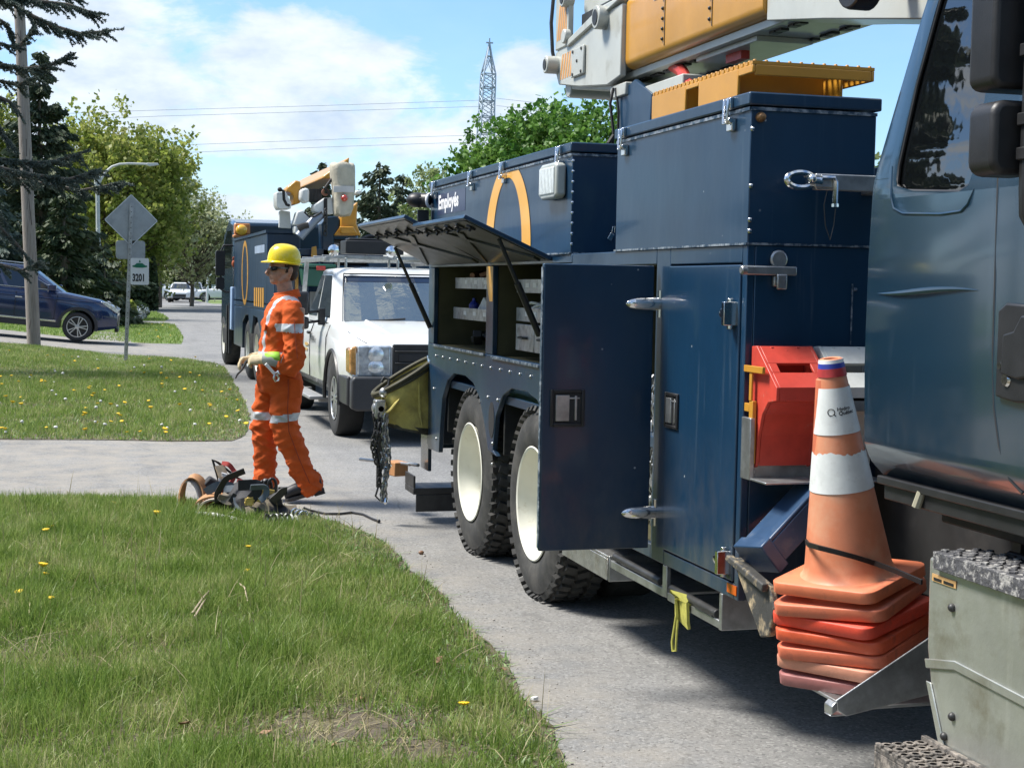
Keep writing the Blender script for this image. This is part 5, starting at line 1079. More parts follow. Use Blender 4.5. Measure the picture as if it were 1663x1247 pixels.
# ---- white pickup with roof rack ----
PWHITE = mat('white_paint', (.70,.72,.71), .22, var=.04, scale=1.2, coat=.6, dirt=((.36,.35,.31), .45, 1.0), rvar=.05)
PU = thing('pickup_truck', 'white work pickup with black bumper and roof rack parked behind the worker', 'pickup truck', (0,0,0), local=True)
top = [(0,.99),(.04,1.04),(.12,1.075),(.40,1.115),(.9,1.175),(1.34,1.225),(1.52,1.225),(2.2,1.20),(3.7,1.20),(3.76,1.22),(5.6,1.25),(5.75,1.25)]
top = [(-x, z) for x, z in top]
wf = lambda x: .93+.06*min(1, -x/.5) if -x < .5 else .99
m_ = body_loft(top, wf, lambda x: .52 if -x < .3 else .46)
pb = m_.build('body', PWHITE, PU, smooth=32)
cut = []
for xc in (-1.02, -4.62):
    c_ = MB(); c_.cyl((xc,-1.2,.42),(xc,1.2,.42), .50, n=36); cut.append(c_)
bool_cut(pb, cut)
m_ = MB()
for s_ in (-1,1):
    for xc in (-1.02,-4.62): m_.tube([(xc+.505*cos(a), s_*.985, .42+.505*sin(a)) for a in np.linspace(-.1,pi+.1,20)], .022, 6)
m_.box(-5.7,-.2,-.85,.85, .40,.55); m_.build('wheel_arch_trim', BLACK, PU)
gm, S, Fp, Rp = greenhouse(-1.34,-3.68,1.20,.91,-2.32,-3.50,1.79,.745,.24,.06)
gh = gm.build('cab_roof', PWHITE, PU, smooth=40)
pane([Fp(-.93,.05),Fp(.93,.05),Fp(.93,.92),Fp(-.93,.92)], bow=.095).build('windscreen', WSGLASS, PU, smooth=60)
for s_ in (-1,1):
    for (u0,u1,u2,u3) in ((.44,.86,.80,.40),(.10,.40,.36,.16)): pane([S(u0,.10,s_),S(u1,.10,s_),S(u2,.92,s_),S(u3,.92,s_)]).build('side_window', VGLASS, PU, smooth=60)
for s_ in (-1,1):
    for u in (.05,.42,.95): xg = S(u,0,s_).x; MB().tube([Vector((xg, s_*.935, 1.185)), Vector((xg, s_*.984, 1.05)), Vector((xg, s_*.991, .8)), Vector((xg, s_*.985, .55))], .006, 5).build('door_gap', DARK, PU)
m_ = MB(); m_.tube([(-.04,-.78,1.04),(-.12,-.83,1.07),(-.6,-.87,1.13),(-1.3,-.86,1.20)], .006, 5); m_.tube([(-.04,.78,1.04),(-.12,.83,1.07),(-.6,.87,1.13),(-1.3,.86,1.20)], .006, 5); m_.build('bonnet_gap', DKSTEEL, PU)
for s_ in (-1,1): m_ = MB(); m_.tube([(-.12,s_*.45,1.085),(-.7,s_*.5,1.165),(-1.3,s_*.56,1.235)], [.008,.018,.02], 10); m_.build('bonnet_crease', PWHITE, PU)
m_ = MB(); m_.prism([(-.96,.38),(-.90,.355),(.90,.355),(.96,.38),(.96,.66),(.93,.705),(-.93,.705),(-.96,.66)], 'x', -.02, .12); m_.box(-.55,-.02,-.985,-.94,.40,.70); m_.box(-.55,-.02,.94,.985,.40,.70); m_.box(-.02,.06,-.60,.60,.24,.354); bpm = m_.build('bumper', mat('bumper_black', (.03,.031,.033), .5, var=.15, coat=.1), PU, bevel=.022, seg=3)
m_ = MB(); m_.box(.0,.035,-.52,.52,.71,1.035); m_.build('grille_surround', BLACK, PU, bevel=.012)
for z_ in (.76,.89):
    m_ = MB(); m_.box(.0355,.046,-.46,.46,z_-.035,z_+.045); m_.build('grille_panel', DARK, PU, bevel=.008)
m_ = MB(); m_.box(.036,.06,-.50,.50,.832,.848); m_.box(.036,.052,-.50,.50,.955,.97); m_.build('grille_bar', DKSTEEL, PU, bevel=.005)
for s_ in (-1,1):
    hl = empty('headlight', (0,0,0), True); hl.parent = PU
    m_ = MB(); m_.box(-.10,.012,s_*.53,s_*.885,.70,1.02); m_.build('clear_lens', HLAMP, hl, bevel=.02, seg=3)
    for z_ in (.79,.925): m_ = MB(); m_.lathe([(.001,.02),(.045,.018),(.075,.008),(.085,.0)], (.010,s_*.69,z_), 'x', 20); m_.build('reflector', HLAMP, hl)
    m_ = MB(); m_.prism([(s_*.888,.70),(s_*.958,.73),(s_*.964,.985),(s_*.888,1.02)], 'x', -.26, .006); m_.build('amber_lens', AMBL, hl, bevel=.02, seg=3)
    mr = empty('mirror', (0,0,0), True); mr.parent = PU
    m_ = MB(); m_.box(-2.08,-1.94,s_*1.10,s_*1.33,1.28,1.55); m_.box(-2.08,-1.95,s_*1.10,s_*1.33,1.12,1.265); m_.build('housing', BLACK, mr, bevel=.035, seg=3)
    m_ = MB(); m_.bar((-2.02,s_*.94,1.33),(-2.02,s_*1.15,1.31),.04,.03); m_.bar((-2.02,s_*.94,1.22),(-2.02,s_*1.15,1.19),.04,.03); m_.box(-2.06,-1.94,s_*.92,s_*.99,1.17,1.36); m_.build('arm', BLACK, mr, bevel=.006)
    m_ = MB(); m_.box(-3.6,-1.7,s_*.95,s_*1.13,.335,.375); m_.box(-3.5,-3.4,s_*.85,s_*1.0,.30,.36); m_.box(-1.9,-1.8,s_*.85,s_*1.0,.30,.36); m_.build('running_board', mat('board_grey', (.3,.3,.3), .5, .4, var=.2), PU, bevel=.01)
    m_ = MB(); m_.obox((-2.75,s_*.995,1.06),(.15,.03,.035)); m_.build('door_handle', BLACK, PU, bevel=.01)
FW_ = lambda v, t_: Fp(v, t_)+Vector((.022-.095*v*v, 0, .012))
for (v0, t0, v1, t1) in ((-.80,.015,-.12,.085),(-.05,.02,.72,.10)):
    m_ = MB(); m_.tube([FW_(v0+(v1-v0)*k/6, t0+(t1-t0)*k/6) for k in range(7)], .012, 6); m_.build('wiper', BLACK, PU)
m_ = MB(); m_.tube([FW_(-.93+1.86*k/10, -.015) for k in range(11)], .026, 6); m_.build('cowl', BLACK, PU)
pane([FW_(-.93,.80)-Vector((.017-.082,0,.012)),FW_(.93,.80)-Vector((.017-.082,0,.012)),FW_(.93,.915)-Vector((.017-.082,0,.012)),FW_(-.93,.915)-Vector((.017-.082,0,.012))], bow=.095).build('tint_band', mat('tint_band', (.01,.016,.03), .05, ior=1.7, var=0, rvar=0), PU, smooth=60)
m_ = MB()
for s_ in (-1,1): m_.tube([FW_(s_*.95,-.01), FW_(s_*.95,.45), FW_(s_*.94,.93)], .008, 6)
m_.tube([FW_(-.94+1.88*k/10,.935) for k in range(11)], .008, 6); m_.build('windscreen_seal', BLACK, PU)
# blurred lettering on the door: a gold mark and small dark lines as on the vehicle
m_ = MB(); m_.box(-3.05,-2.80,-.9975,-.9955,.90,.935); m_.box(-3.05,-2.86,-.9975,-.9955,.84,.87); m_.build('door_lettering', mat('door_gold', (.5,.33,.12), .5), PU, smooth=0)
tb = text_mb('Québec', .12, bold=.003); m_ = MB().ext(tb, lambda v: Vector((-2.35-v.x*-1-.3, -.9985, .98+v.y))); m_.build('door_name', BLACK, PU, smooth=0)
for x_ in (-1.02,-4.62):
    for s_ in (-1,1): car_wheel(PU, x_, s_*.955, .405, .27, s_, 6, .235)
# roof rack: bars, light pods, amber beacon, pale ladder box
RR = empty('roof_rack', (0,0,0), True); RR.parent = PU
m_ = MB()
for x_ in (-2.5,-3.2,-4.2,-5.4): m_.bar((x_,-.88,1.96),(x_,.88,1.96),.05,.04)
for s_ in (-1,1):
    m_.bar((-2.2,s_*.86,1.93),(-5.6,s_*.86,1.93),.05,.05)
    for x_ in (-3.9,-5.5): m_.bar((x_,s_*.86,1.93),(x_,s_*.92,1.2),.05,.05)
for x_ in (-2.35,-2.9):
    for s_ in (-.62,.0,.62): m_.cyl((x_,s_,1.83),(x_,s_,1.95),.015)
m_.build('rack_rail', STEEL, RR, bevel=.004)
for s_ in (-.78,-.1): m_ = MB(); m_.lathe([(.001,.06),(.05,.05),(.07,0),(.06,-.02),(.001,-.02)], (-2.25,s_,2.03), 'x', 16); m_.build('work_lamp', CHROME, RR)
m_ = MB(); m_.box(-2.9,-2.5,-.6,.1,2.0,2.16); m_.box(-2.85,-2.6,-.55,.05,2.165,2.19); m_.build('beacon_base', BLACK, RR, bevel=.01)
m_ = MB(); m_.box(-2.85,-2.65,.35,.80,2.25,2.33); m_.build('amber_beacon', mat('beacon', (.75,.42,.02), .2, var=.1, coat=1.), RR, bevel=.03, seg=3)
m_ = MB(); m_.prism([(-2.7,2.0),(-2.75,2.20),(-3.3,2.24),(-4.6,2.24),(-4.6,2.0)], 'y', .25, .95); m_.build('rack_box', mat('pale_box', (.55,.55,.52), .5, var=.08), RR, bevel=.02)
PU.location = (3.54, 15.27, 0); PU.rotation_euler = (0,0,-pi/2)

# ---- blue SUV in the second driveway, and the small far cars ----
def car(name, label, paint, loc, rz, scale=1., detail=True, cat='car', suv=True, group=None, pitch=0):
    o = thing(name, label, cat, (0,0,0), group, local=True); h = 1.0 if suv else .86
    top = [(2.32,.62),(2.30,.74),(2.18,.86),(1.85,.965),(1.2,1.045),(.95,1.075),(.3,1.06),(-1.0,1.08),(-1.9,1.12),(-2.25,1.10),(-2.34,.9)]
    top = [(x, .1+z*h) for x, z in top]
    wf = lambda x: .93-.16*max(0,(abs(x)-1.75)/.6)**2
    b_ = body_loft(top, wf, lambda x: .30+.10*max(0,abs(x)-1.9)/.4).build('body', paint, o, smooth=32)
    cs = []
    for xc in (1.38,-1.38): c_ = MB(); c_.cyl((xc,-1.2,.36),(xc,1.2,.36),.425,n=36); cs.append(c_)
    bool_cut(b_, cs)
    zb = .1+1.06*h
    gm, S, Fp, Rp = greenhouse(1.12,-2.12,zb-.03,.86,.22,-1.72,zb+.47*h+.07,.67,.16,.04)
    gm.build('roof', paint, o, smooth=40)
    pane([Fp(-.95,.06),Fp(.95,.06),Fp(.95,.94),Fp(-.95,.94)], bow=.10).build('windscreen', VGLASS, o, smooth=60)
    pane([Rp(-.9,.2),Rp(.9,.2),Rp(.9,.9),Rp(-.9,.9)]).build('rear_window', VGLASS, o, smooth=60)
    for s_ in (-1,1):
        for q in ((.57,.90,.80,.57),(.27,.54,.54,.27),(.07,.235,.235,.12)): pane([S(q[0],.16,s_),S(q[1],.16,s_),S(q[2],.86,s_),S(q[3],.86,s_)]).build('side_window', VGLASS, o, smooth=60)
    for x_ in (1.38,-1.38):
        for s_ in (-1,1): car_wheel(o, x_, s_*.90, .36, .22, s_, 5, .255)
    for s_ in (-1,1):
        m_ = MB(); m_.prism([(2.29,.72*h+.06),(2.33,.80*h+.07),(2.02,.97*h+.07),(1.88,.96*h+.06)], 'y', s_*.55, s_*.87); m_.build('headlight', HLAMP, o, bevel=.01)
        m_ = MB(); m_.obox((.72,s_*1.0,zb+.10),(.20,.16,.14)); m_.bar((.72,s_*.85,zb+.05),(.72,s_*.98,zb+.07),.06,.04); m_.build('mirror', paint, o, bevel=.03, seg=3)
    m_ = MB(); m_.box(2.20,2.335,-.5,.5,.42,.62*h+.1); m_.box(2.26,2.345,-.45,.45,.30,.40); m_.build('grille', BLACK, o, bevel=.015)
    if detail:
        CL = mat('cladding', (.02,.021,.024), .55, var=.1)
        for s_ in (-1,1):
            for xc in (1.38,-1.38): m_ = MB(); m_.ribbon([(xc+.455*cos(a), s_*.915, .36+.455*sin(a)) for a in np.linspace(-.15,pi+.15,22)], [(cos(a),0,sin(a)) for a in np.linspace(-.15,pi+.15,22)], .07, .04); m_.build('arch_trim', CL, o)
            m_ = MB(); m_.box(-.92,.92,s_*.90,s_*.945,.29,.42); m_.build('sill_trim', CL, o, bevel=.01); m_ = MB(); m_.box(-.90,.86,s_*.945,s_*.957,.43,.475); m_.build('chrome_strip', CHROME, o, bevel=.004)
            m_ = MB(); m_.tube([S(.06,.12,s_)+Vector((0,s_*.004,0)),S(.5,.12,s_)+Vector((0,s_*.004,0)),S(.93,.12,s_)+Vector((0,s_*.004,0))],.010,6); m_.tube([S(.93,.12,s_),S(.80,.93,s_),S(.5,.96,s_),S(.1,.9,s_)],.012,6); m_.build('window_trim', CHROME, o)
            for x_ in (-.05,-1.0): m_ = MB(); m_.obox((x_,s_*.935,.96),(.17,.03,.03)); m_.build('door_handle', CHROME, o, bevel=.01)
            m_ = MB(); m_.tube([(.85,s_*.93,1.1),(.82,s_*.942,.8),(.80,s_*.936,.45)],.006,5); m_.tube([(-.12,s_*.92,1.1),(-.12,s_*.942,.8),(-.12,s_*.936,.45)],.006,5); m_.build('door_gap', DARK, o)
            m_ = MB(); m_.ball((2.20,s_*.72,.60),(.05,.06,.06),12,8); m_.build('fog_lamp', CHROME, o)
            m_ = MB(); m_.tube([(2.05,s_*.86,1.0*h+.0),(1.6,s_*.915,1.0),(.9,s_*.935,.99),(-1.2,s_*.94,1.0),(-2.0,s_*.90,1.02)],[.004,.012,.012,.012,.004],6); m_.build('shoulder_crease', paint, o)
        m_ = MB(); m_.tube([(-1.5,-.60,zb+.60),(-1.3,-.62,zb+.63),(0,-.62,zb+.63),(.15,-.6,zb+.60)],.014,6); m_.tube([(-1.5,.60,zb+.60),(-1.3,.62,zb+.63),(0,.62,zb+.63),(.15,.6,zb+.60)],.014,6); m_.build('roof_rail', CHROME, o)
    o.location = loc; o.rotation_euler = (0, pitch, rz); o.scale = (scale,)*3; return o
BLUEP = mat('midnight_paint', (.005,.016,.060), .10, var=.05, coat=1., rvar=.04)
WP = mat('far_white_paint', (.66,.67,.68), .25, var=.04, coat=.6)
z_ = float(terr(-1.55,39.6))
car('parked_car', 'dark blue SUV parked nose down in the driveway behind the utility pole', BLUEP, (-1.60, 39.7, z_+.05), rad(-3), 1.0, True, 'car', True, None, rad(5.0))
q = atz(308, 500); car('parked_car', 'white car driving towards us along the far street', WP, (q.x+.9, q.y+24, 0), rad(-97), .98, False, 'car', False)
q = atz(326, 500); car('parked_car', 'pale car following behind the oncoming white car', mat('far_silver', (.35,.37,.40), .3, .3, var=.04, coat=.6), (q.x+2.2, q.y+40, 0), rad(-97), 1., False, 'car', False)
q = atz(268, 491); car('parked_car', 'white hatchback parked at the left beyond the far lawn', WP, (q.x-.2, 126, 0), rad(-25), 1.0, False, 'car', True)
q = atz(352, 492); car('parked_car', 'white car parked side on beside the far mast arm pole', WP, (10.4, 122, 0), rad(172), 1.0, False, 'car', False)

# ---- second utility truck beyond the pickup ----
T2 = thing('utility_truck', 'second navy utility truck farther up the street with a tarped bucket', 'utility truck', (3.8,25,0))
X2 = 2.60
m_ = MB(); m_.box(X2,5.0, 22.02,28.2, 1.30,1.34); m_.box(X2,X2+.5, 22.0,22.9, .95,1.95); m_.box(X2,X2+.5, 22.92,28.2, 1.22,2.38); m_.box(4.5,5.0, 22.0,28.2, .95,2.2); m_.box(X2,X2+.5, 26.6,28.2, .5,1.21)
b_ = m_.build('service_body', NAVY, T2, bevel=.01)
m_ = MB(); m_.box(X2-.02,X2+.52, 22.90,28.22, 2.385,2.43); m_.build('lid', NAVY, b_)
m_ = MB(); m_.prism([(26.6,1.215),(26.6,.95),(26.1,1.08),(25.6,1.1),(25.3,.8),(25.1,.8),(24.8,1.1),(24.2,1.08),(23.9,.9),(23.6,.75),(22.0,.75),(22.0,.945),(22.9,.945),(22.9,1.215)], 'x', X2,X2+.04); m_.build('wheel_arch_panel', NAVY, T2, bevel=.006)
for cy in (25.9,24.5,30.6):
    m_ = MB(); m_.lathe([(.29,.05),(.30,0),(.42,-.01),(.49,.02),(.515,.06),(.515,.28),(.48,.3),(.29,.28)], (X2+.02,cy,.51), 'x', 40); wt = m_.build('wheel', RUBBER, T2); m_ = MB(); m_.lathe([(.30,0),(.28,.02),(.26,.16),(.1,.17),(.001,.12)], (X2+.02,cy,.51), 'x', 32); m_.build('rim', RIM, wt)
def ring2(par):
    m_ = MB(); n_ = 64; cy, cz = 26.2, 1.80
    for i in range(n_):
        a0, a1 = 2*pi*i/n_, 2*pi*(i+1)/n_; m_.add([(X2-.004,cy+.55*cos(a0),cz+.55*sin(a0)),(X2-.004,cy+.55*cos(a1),cz+.55*sin(a1)),(X2-.004,cy+.40*cos(a1),cz+.46*sin(a1)),(X2-.004,cy+.40*cos(a0),cz+.46*sin(a0))], [(0,1,2,3)])
    m_.build('ring_emblem', GOLD, par, smooth=0)
ring2(b_)
m_ = MB()
for k in range(5): m_.box(X2-.006,X2-.001, 23.3+k*.30,23.47+k*.30, 1.26,1.56)
m_.build('gold_stripes', GOLD, b_, smooth=0)
m_ = MB(); m_.box(X2-.006,X2-.001, 23.2,24.6, 2.10,2.22); m_.build('name_panel', mat('pale_blue_vinyl', (.25,.32,.42), .5), b_, smooth=0)
m_ = MB(); m_.prism([(28.6,.75),(28.6,2.75),(29.6,2.85),(30.6,2.6),(31.1,1.85),(31.2,.75)], 'x', X2+.02, 4.98); m_.build('cab', NAVYCAB, T2, bevel=.06, seg=3)
m_ = MB(); m_.prism([(28.9,1.9),(28.9,2.6),(29.8,2.62),(30.4,2.4),(30.8,1.9)], 'x', X2+.014, X2+.019); m_.build('side_window', VGLASS, T2)
m_ = MB(); m_.box(X2-.02,X2+.03, 28.9,30.3, .45,.74); m_.box(X2-.05,X2+.0, 28.65,28.75, .3,1.25); m_.box(X2-.05,X2, 29.1,29.2, .3,1.2); m_.build('step_ladder', CHASSIS, T2)
m_ = MB(); m_.box(X2-.04,X2+.02, 28.3,28.58, .75,1.55); m_.build('mud_guard', mat('pale_blue_paint', (.30,.42,.60), .4, var=.1), T2, bevel=.02)
m_ = MB(); m_.prism(rrect(X2-.30,X2-.13,1.75,2.22,.03), 'y', 28.6,28.72); m_.prism(rrect(X2-.29,X2-.14,1.50,1.72,.03), 'y', 28.6,28.72); m_.tube([(X2+.05,28.7,2.32),(X2-.15,28.7,2.32),(X2-.2,28.7,2.2),(X2-.2,28.7,1.5),(X2-.1,28.7,1.45),(X2+.05,28.7,1.45)],.02,8); m_.build('mirror', BLACK, T2, bevel=.02)
m_ = MB(); m_.box(X2+.0,X2+1.2, 28.3,28.6, 2.46,2.52); m_.box(X2+.02,X2+.30, 28.3,28.55, 2.525,2.72); m_.build('light_bar', mat('orange_bar', (.5,.20,.06), .4), T2, bevel=.02)
m_ = MB(); m_.ball((X2+.14,28.28,2.60),(.11,.08,.10),14,10); m_.build('amber_beacon', mat('beacon2', (.85,.45,.02), .2, coat=1.), T2)
# rear wall with planks, green bin, gold post, ladder steps
m_ = MB(); m_.box(3.12,4.48, 22.0,22.04, .55,1.52); m_.box(X2,5.0, 21.96,21.995, .5,.75); rw = m_.build('tailgate', mat('grey_planks', (.20,.20,.19), .8, var=.35, scale=3, stretch=(9,1,.6)), T2)
m_ = MB(); m_.box(2.90,2.945, 21.95,21.998, .9,2.05); m_.build('gold_post', AMBER, T2)
m_ = MB(); m_.box(4.0,4.3, 22.1,22.3, 1.35,2.3); m_.box(3.0,4.6, 22.3,22.5, 2.05,2.15); m_.box(3.3,4.7, 22.2,22.4, 1.75,1.85); m_.build('rear_frame', NAVY, T2, bevel=.01)
GBIN = thing('tool_bin', 'dark green lidded bin on the back of the second utility truck', 'bin', (3.18,21.75,1.58))
m_ = MB(); m_.prism([(2.98,1.60),(3.38,1.60),(3.42,1.86),(2.94,1.86)], 'y', 21.6,21.88); m_.build('tub', mat('green_poly', (.012,.085,.055), .5, var=.15), GBIN, bevel=.02)
m_ = MB(); m_.box(2.92,3.44, 21.58,21.90, 1.865,1.92); m_.build('lid', mat('green_poly_lid', (.014,.095,.06), .5, var=.15), GBIN, bevel=.02); m_ = MB(); m_.box(3.15,3.28, 21.56,21.58, 1.83,1.89); m_.build('red_latch', RED, GBIN, bevel=.004)
# boom, turret and tarp covered bucket
B2 = empty('boom', (0,0,0), True); B2.parent = T2; ORG[B2.name] = ORG[T2.name]
tp_ = lambda u, v, y: aty(420+u/5.94, 250+v/5.94, y)
def slab(name, pts, y0, y1, mt, par, bevel=.02):
    q = [tp_(u, v, (y0+y1)/2) for u, v in pts]; return MB().prism([(p.x, p.z) for p in q], 'y', y0, y1).build(name, mt, par, bevel=bevel)
FW = mat('fitting_white', (.60,.62,.60), .4, var=.15)
slab('post', [(595,1110),(595,790),(590,680),(640,610),(740,600),(772,640),(765,720),(712,800),(710,1110)], 22.3, 22.65, NAVY, B2)
slab('amber_base', [(770,600),(932,470),(922,680),(967,792),(703,792),(765,705)], 22.25, 22.7, AMBER, B2); slab('amber_step', [(775,700),(915,700),(950,770),(790,770)], 22.18, 22.245, AMBER, B2)
slab('amber_boom', [(400,312),(632,145),(622,325),(400,335)], 22.5, 27.5, AMBER, B2, .03); slab('amber_elbow', [(252,335),(340,262),(388,275),(388,480),(322,502),(312,392),(252,365)], 22.2, 22.6, AMBER, B2, .03)
slab('tool_tub', [(155,385),(165,375),(245,372),(300,480),(296,535),(180,540),(158,500)], 22.1, 22.5, FW, B2, .03); slab('work_light', [(397,350),(440,330),(480,345),(478,470),(430,482),(392,440)], 21.95, 22.2, FW, B2, .03)
slab('valve_block', [(515,500),(620,430),(700,425),(712,585),(600,590),(520,560)], 21.9, 22.2, FW, B2, .02); slab('valve_slot', [(628,430),(662,430),(662,545),(628,545)], 21.88, 21.899, CHASSIS, B2, 0); slab('cable_guard', [(322,690),(360,560),(420,545),(505,660),(400,695)], 21.95, 22.25, FW, B2, .02)
slab('end_cap', [(915,362),(975,355),(978,390),(920,400)], 22.2, 22.55, FW, B2, .02); slab('stay', [(195,560),(215,545),(300,560),(310,720),(195,715)], 22.4, 22.5, FW, B2, .01); slab('deck_box', [(335,700),(400,690),(395,780),(340,770)], 21.95, 22.2, FW, B2, .02)
m_ = MB()
for k in range(9): c0 = tp_(490+14*k, 395, 22.0); m_.cyl(c0+Vector((0,0,-.085)), c0+Vector((0,0,.085)), .011, n=8)
m_.box(tp_(482,350,22).x, tp_(612,350,22).x, 22.02,22.3, tp_(500,455,22).z, tp_(500,340,22).z); m_.build('winch_drum', DKSTEEL, B2)
m_ = MB(); m_.tube([tp_(u,v,21.9) for u, v in ((390,800),(470,710),(540,640),(610,590))], [.075,.075,.07,.05], 12); m_.build('lift_cylinder', mat('cylinder_grey', (.20,.23,.28), .4, .3), B2)
m_ = MB(); m_.tube([tp_(u,v,21.95) for u, v in ((205,345),(240,360),(245,440),(270,490),(300,500))], .022, 8); m_.ball(tp_(205,345,21.95), .035, 10, 8); m_.build('hose', CHASSIS, B2)
m_ = MB(); m_.tube([tp_(u,v,21.85) for u, v in ((440,560),(480,600),(540,605),(610,560))], .014, 6); m_.build('hose', CHASSIS, B2)
m_ = MB(); m_.tube([tp_(u,v,21.85) for u, v in ((720,225),(670,290),(640,330),(690,400))], .022, 6); m_.build('hose', CHASSIS, B2)
m_ = MB(); m_.tube([tp_(u,v,21.85) for u, v in ((380,720),(430,700),(480,690))], .05, 8); m_.build('hose', CHASSIS, B2)
m_ = MB(); m_.lathe([(.025,-.03),(.055,-.03),(.055,.03),(.025,.03)], tp_(645,370,21.9), 'y', 16); m_.build('pulley', mat('rust', (.22,.09,.05), .7), B2)
chain_mb([tp_(645,560+22*k,21.84) for k in range(11)], .045, .012, .06).build('chain', DKSTEEL, B2)
m_ = MB(); rings = []; r_ = random.Random(3); L_ = [(600,775,.5),(592,745,.8),(585,730,1),(520,722,1),(420,715,1),(330,712,1),(240,700,1),(170,690,1),(120,690,1),(96,700,.9),(88,730,.6)]; Rr = [820,850,880,905,915,925,926,924,918,912,880]
for (v, ul, dp), ur in zip(L_, Rr):
    a, b_ = tp_(ul, v, 21.85), tp_(ur, v, 21.85); cx, hw = (a.x+b_.x)/2, (b_.x-a.x)/2; ring_ = []
    for j in range(32):
        an = 2*pi*j/32; p = 2/3.2; k_ = 1+.02*sin(5*an+v*.03)+.02*sin(9*an-v*.05)+r_.uniform(-.012,.012); ring_.append((cx+hw*k_*math.copysign(abs(cos(an))**p, cos(an)), 21.85+.20*dp*k_*math.copysign(abs(sin(an))**p, sin(an)), a.z+.014*sin(4*an+v*.02)))
    rings.append(ring_)
m_.loft(rings); tp = m_.build('bucket_tarp', mat('beige_tarp', (.40,.37,.29), .75, var=.15, scale=6, bump=.012, bscale=14), B2, smooth=60)
slab('tarp_band', [(722,310),(920,312),(920,375),(722,372)], 21.64, 21.66, mat('tarp_band', (.5,.49,.47), .7), tp, .004)
m_ = MB(); m_.ball(tp_(828,428,21.62), .05, 14, 10, M=None); m_.build('red_lamp', mat('red_lamp', (.50,.04,.015), .3, coat=1.), tp)
for u in (540, 720): slab('yellow_strap', [(u-28,900),(u+15,890),(u+25,1035),(u-35,1040)], 22.15, 22.2, AMBER, T2, .006)
slab('deck_gear', [(745,830),(930,830),(935,870),(1120,850),(1120,1080),(745,1080)], 22.8, 23.3, CHASSIS, T2, .02)
m_ = MB(); m_.tube([tp_(u,v,22.5) for u, v in ((720,840),(930,850),(1050,800),(1160,785))], .03, 8); m_.build('folded_arm', DKSTEEL, T2)
m_ = MB(); m_.tube([tp_(u,v,22.5) for u, v in ((850,920),(880,890),(920,920),(900,960),(860,950))], .018, 8, closed=True); m_.tube([tp_(u,v,22.5) for u, v in ((960,960),(1010,900),(1090,880),(1100,950))], .03, 8); m_.build('deck_hoses', DKSTEEL, T2)
MB().box(2.9,5.0, 23.2,23.5, 2.0,2.1).build('deck_rail', CHASSIS, T2)
# red glove hung on the far mirror bracket, small figure-high items by its cab
m_ = MB(); m_.obox((2.66,28.5,1.85),(.06,.05,.22)); m_.ball((2.64,28.48,1.98),(.06,.04,.08),10,8)
for k in range(4): m_.tube([(2.61+.02*k,28.48,2.02),(2.60+.022*k,28.47,2.10+.01*k)],.011,6)
tag(m_.build('work_glove', mat('orange_glove', (.5,.12,.05), .7), None, bevel=.01, org=(2.66,28.5,1.75)), 'orange work glove stuck on the cab of the second navy truck', 'glove')
# ======================= WORKER =======================
def solid(mb, voxel, smooth_it=3, name='body'):
    # fuse overlapping lofts into one continuous skin
    me = bpy.data.meshes.new(name); me.from_pydata([tuple(v) for v in mb.v], [], mb.f)
    bm = bmesh.new(); bm.from_mesh(me); bmesh.ops.recalc_face_normals(bm, faces=bm.faces); bm.to_mesh(me); bm.free()
    o = bpy.data.objects.new(name, me); COL.objects.link(o)
    r_ = o.modifiers.new('r', 'REMESH'); r_.mode = 'VOXEL'; r_.voxel_size = voxel; r_.use_smooth_shade = True
    if smooth_it: s_ = o.modifiers.new('s', 'SMOOTH'); s_.iterations = smooth_it; s_.factor = .5
    dg = bpy.context.evaluated_depsgraph_get(); dg.update(); m2 = bpy.data.meshes.new_from_object(o.evaluated_get(dg)); m2.name = name
    bpy.data.objects.remove(o); bpy.data.meshes.remove(me); return m2
def link(name, me, mats, parent):
    me.materials.clear()
    for m_ in mats: me.materials.append(m_)
    me.polygons.foreach_set('use_smooth', [True]*len(me.polygons)); o = bpy.data.objects.new(name, me); COL.objects.link(o); o.parent = parent; ORG[o.name] = {'org': Vector((0,0,0))}; return o
def limb(pts, n=20):
    # pts: (x, y, z, rx, ry): rings across the path
    P = [Vector(p[:3]) for p in pts]; rings = []
    for i, p in enumerate(pts):
        t_ = (P[min(i+1,len(P)-1)]-P[max(i-1,0)]).normalized(); u = Vector((0,1,0)); u = (u-t_*u.dot(t_)).normalized(); v = t_.cross(u)
        rings.append([P[i]+v*p[3]*cos(2*pi*j/n)+u*p[4]*sin(2*pi*j/n) for j in range(n)])
    return MB().loft(rings)
def vring(z, xf, xb, hy, n=24, p=2.4):
    cx, hx = (xf+xb)/2, (xb-xf)/2
    return [(cx+hx*math.copysign(abs(cos(a))**(2/p), cos(a)), hy*math.copysign(abs(sin(a))**(2/p), sin(a)), z) for a in np.linspace(0,2*pi,n+1)[:-1]]
WK = thing('person', 'person in orange coveralls and yellow hard hat holding a small tool on the driveway', 'person', (0,0,0), local=True)
WK.location = (1.405, 11.35, .0)
SKIN = mat('skin', (.42,.24,.165), .5, var=.12, scale=22, spec=.4, col2=(.26,.15,.105), c2=(.5,.75), c2scale=30, bump=.0006, bscale=160); ORANGE = mat('orange_cloth', (.56,.098,.020), .82, var=.14, scale=9, bump=.004, bscale=26, spec=.2, rvar=.05)
TAPE = mat('reflective_tape', (.50,.52,.54), .4, var=.12, scale=30, metal=.2); LEATHER = mat('glove_leather', (.52,.42,.26), .7, var=.2, scale=30, bump=.002, bscale=80); LIME = mat('lime_cuff', (.30,.60,.05), .6, var=.1)
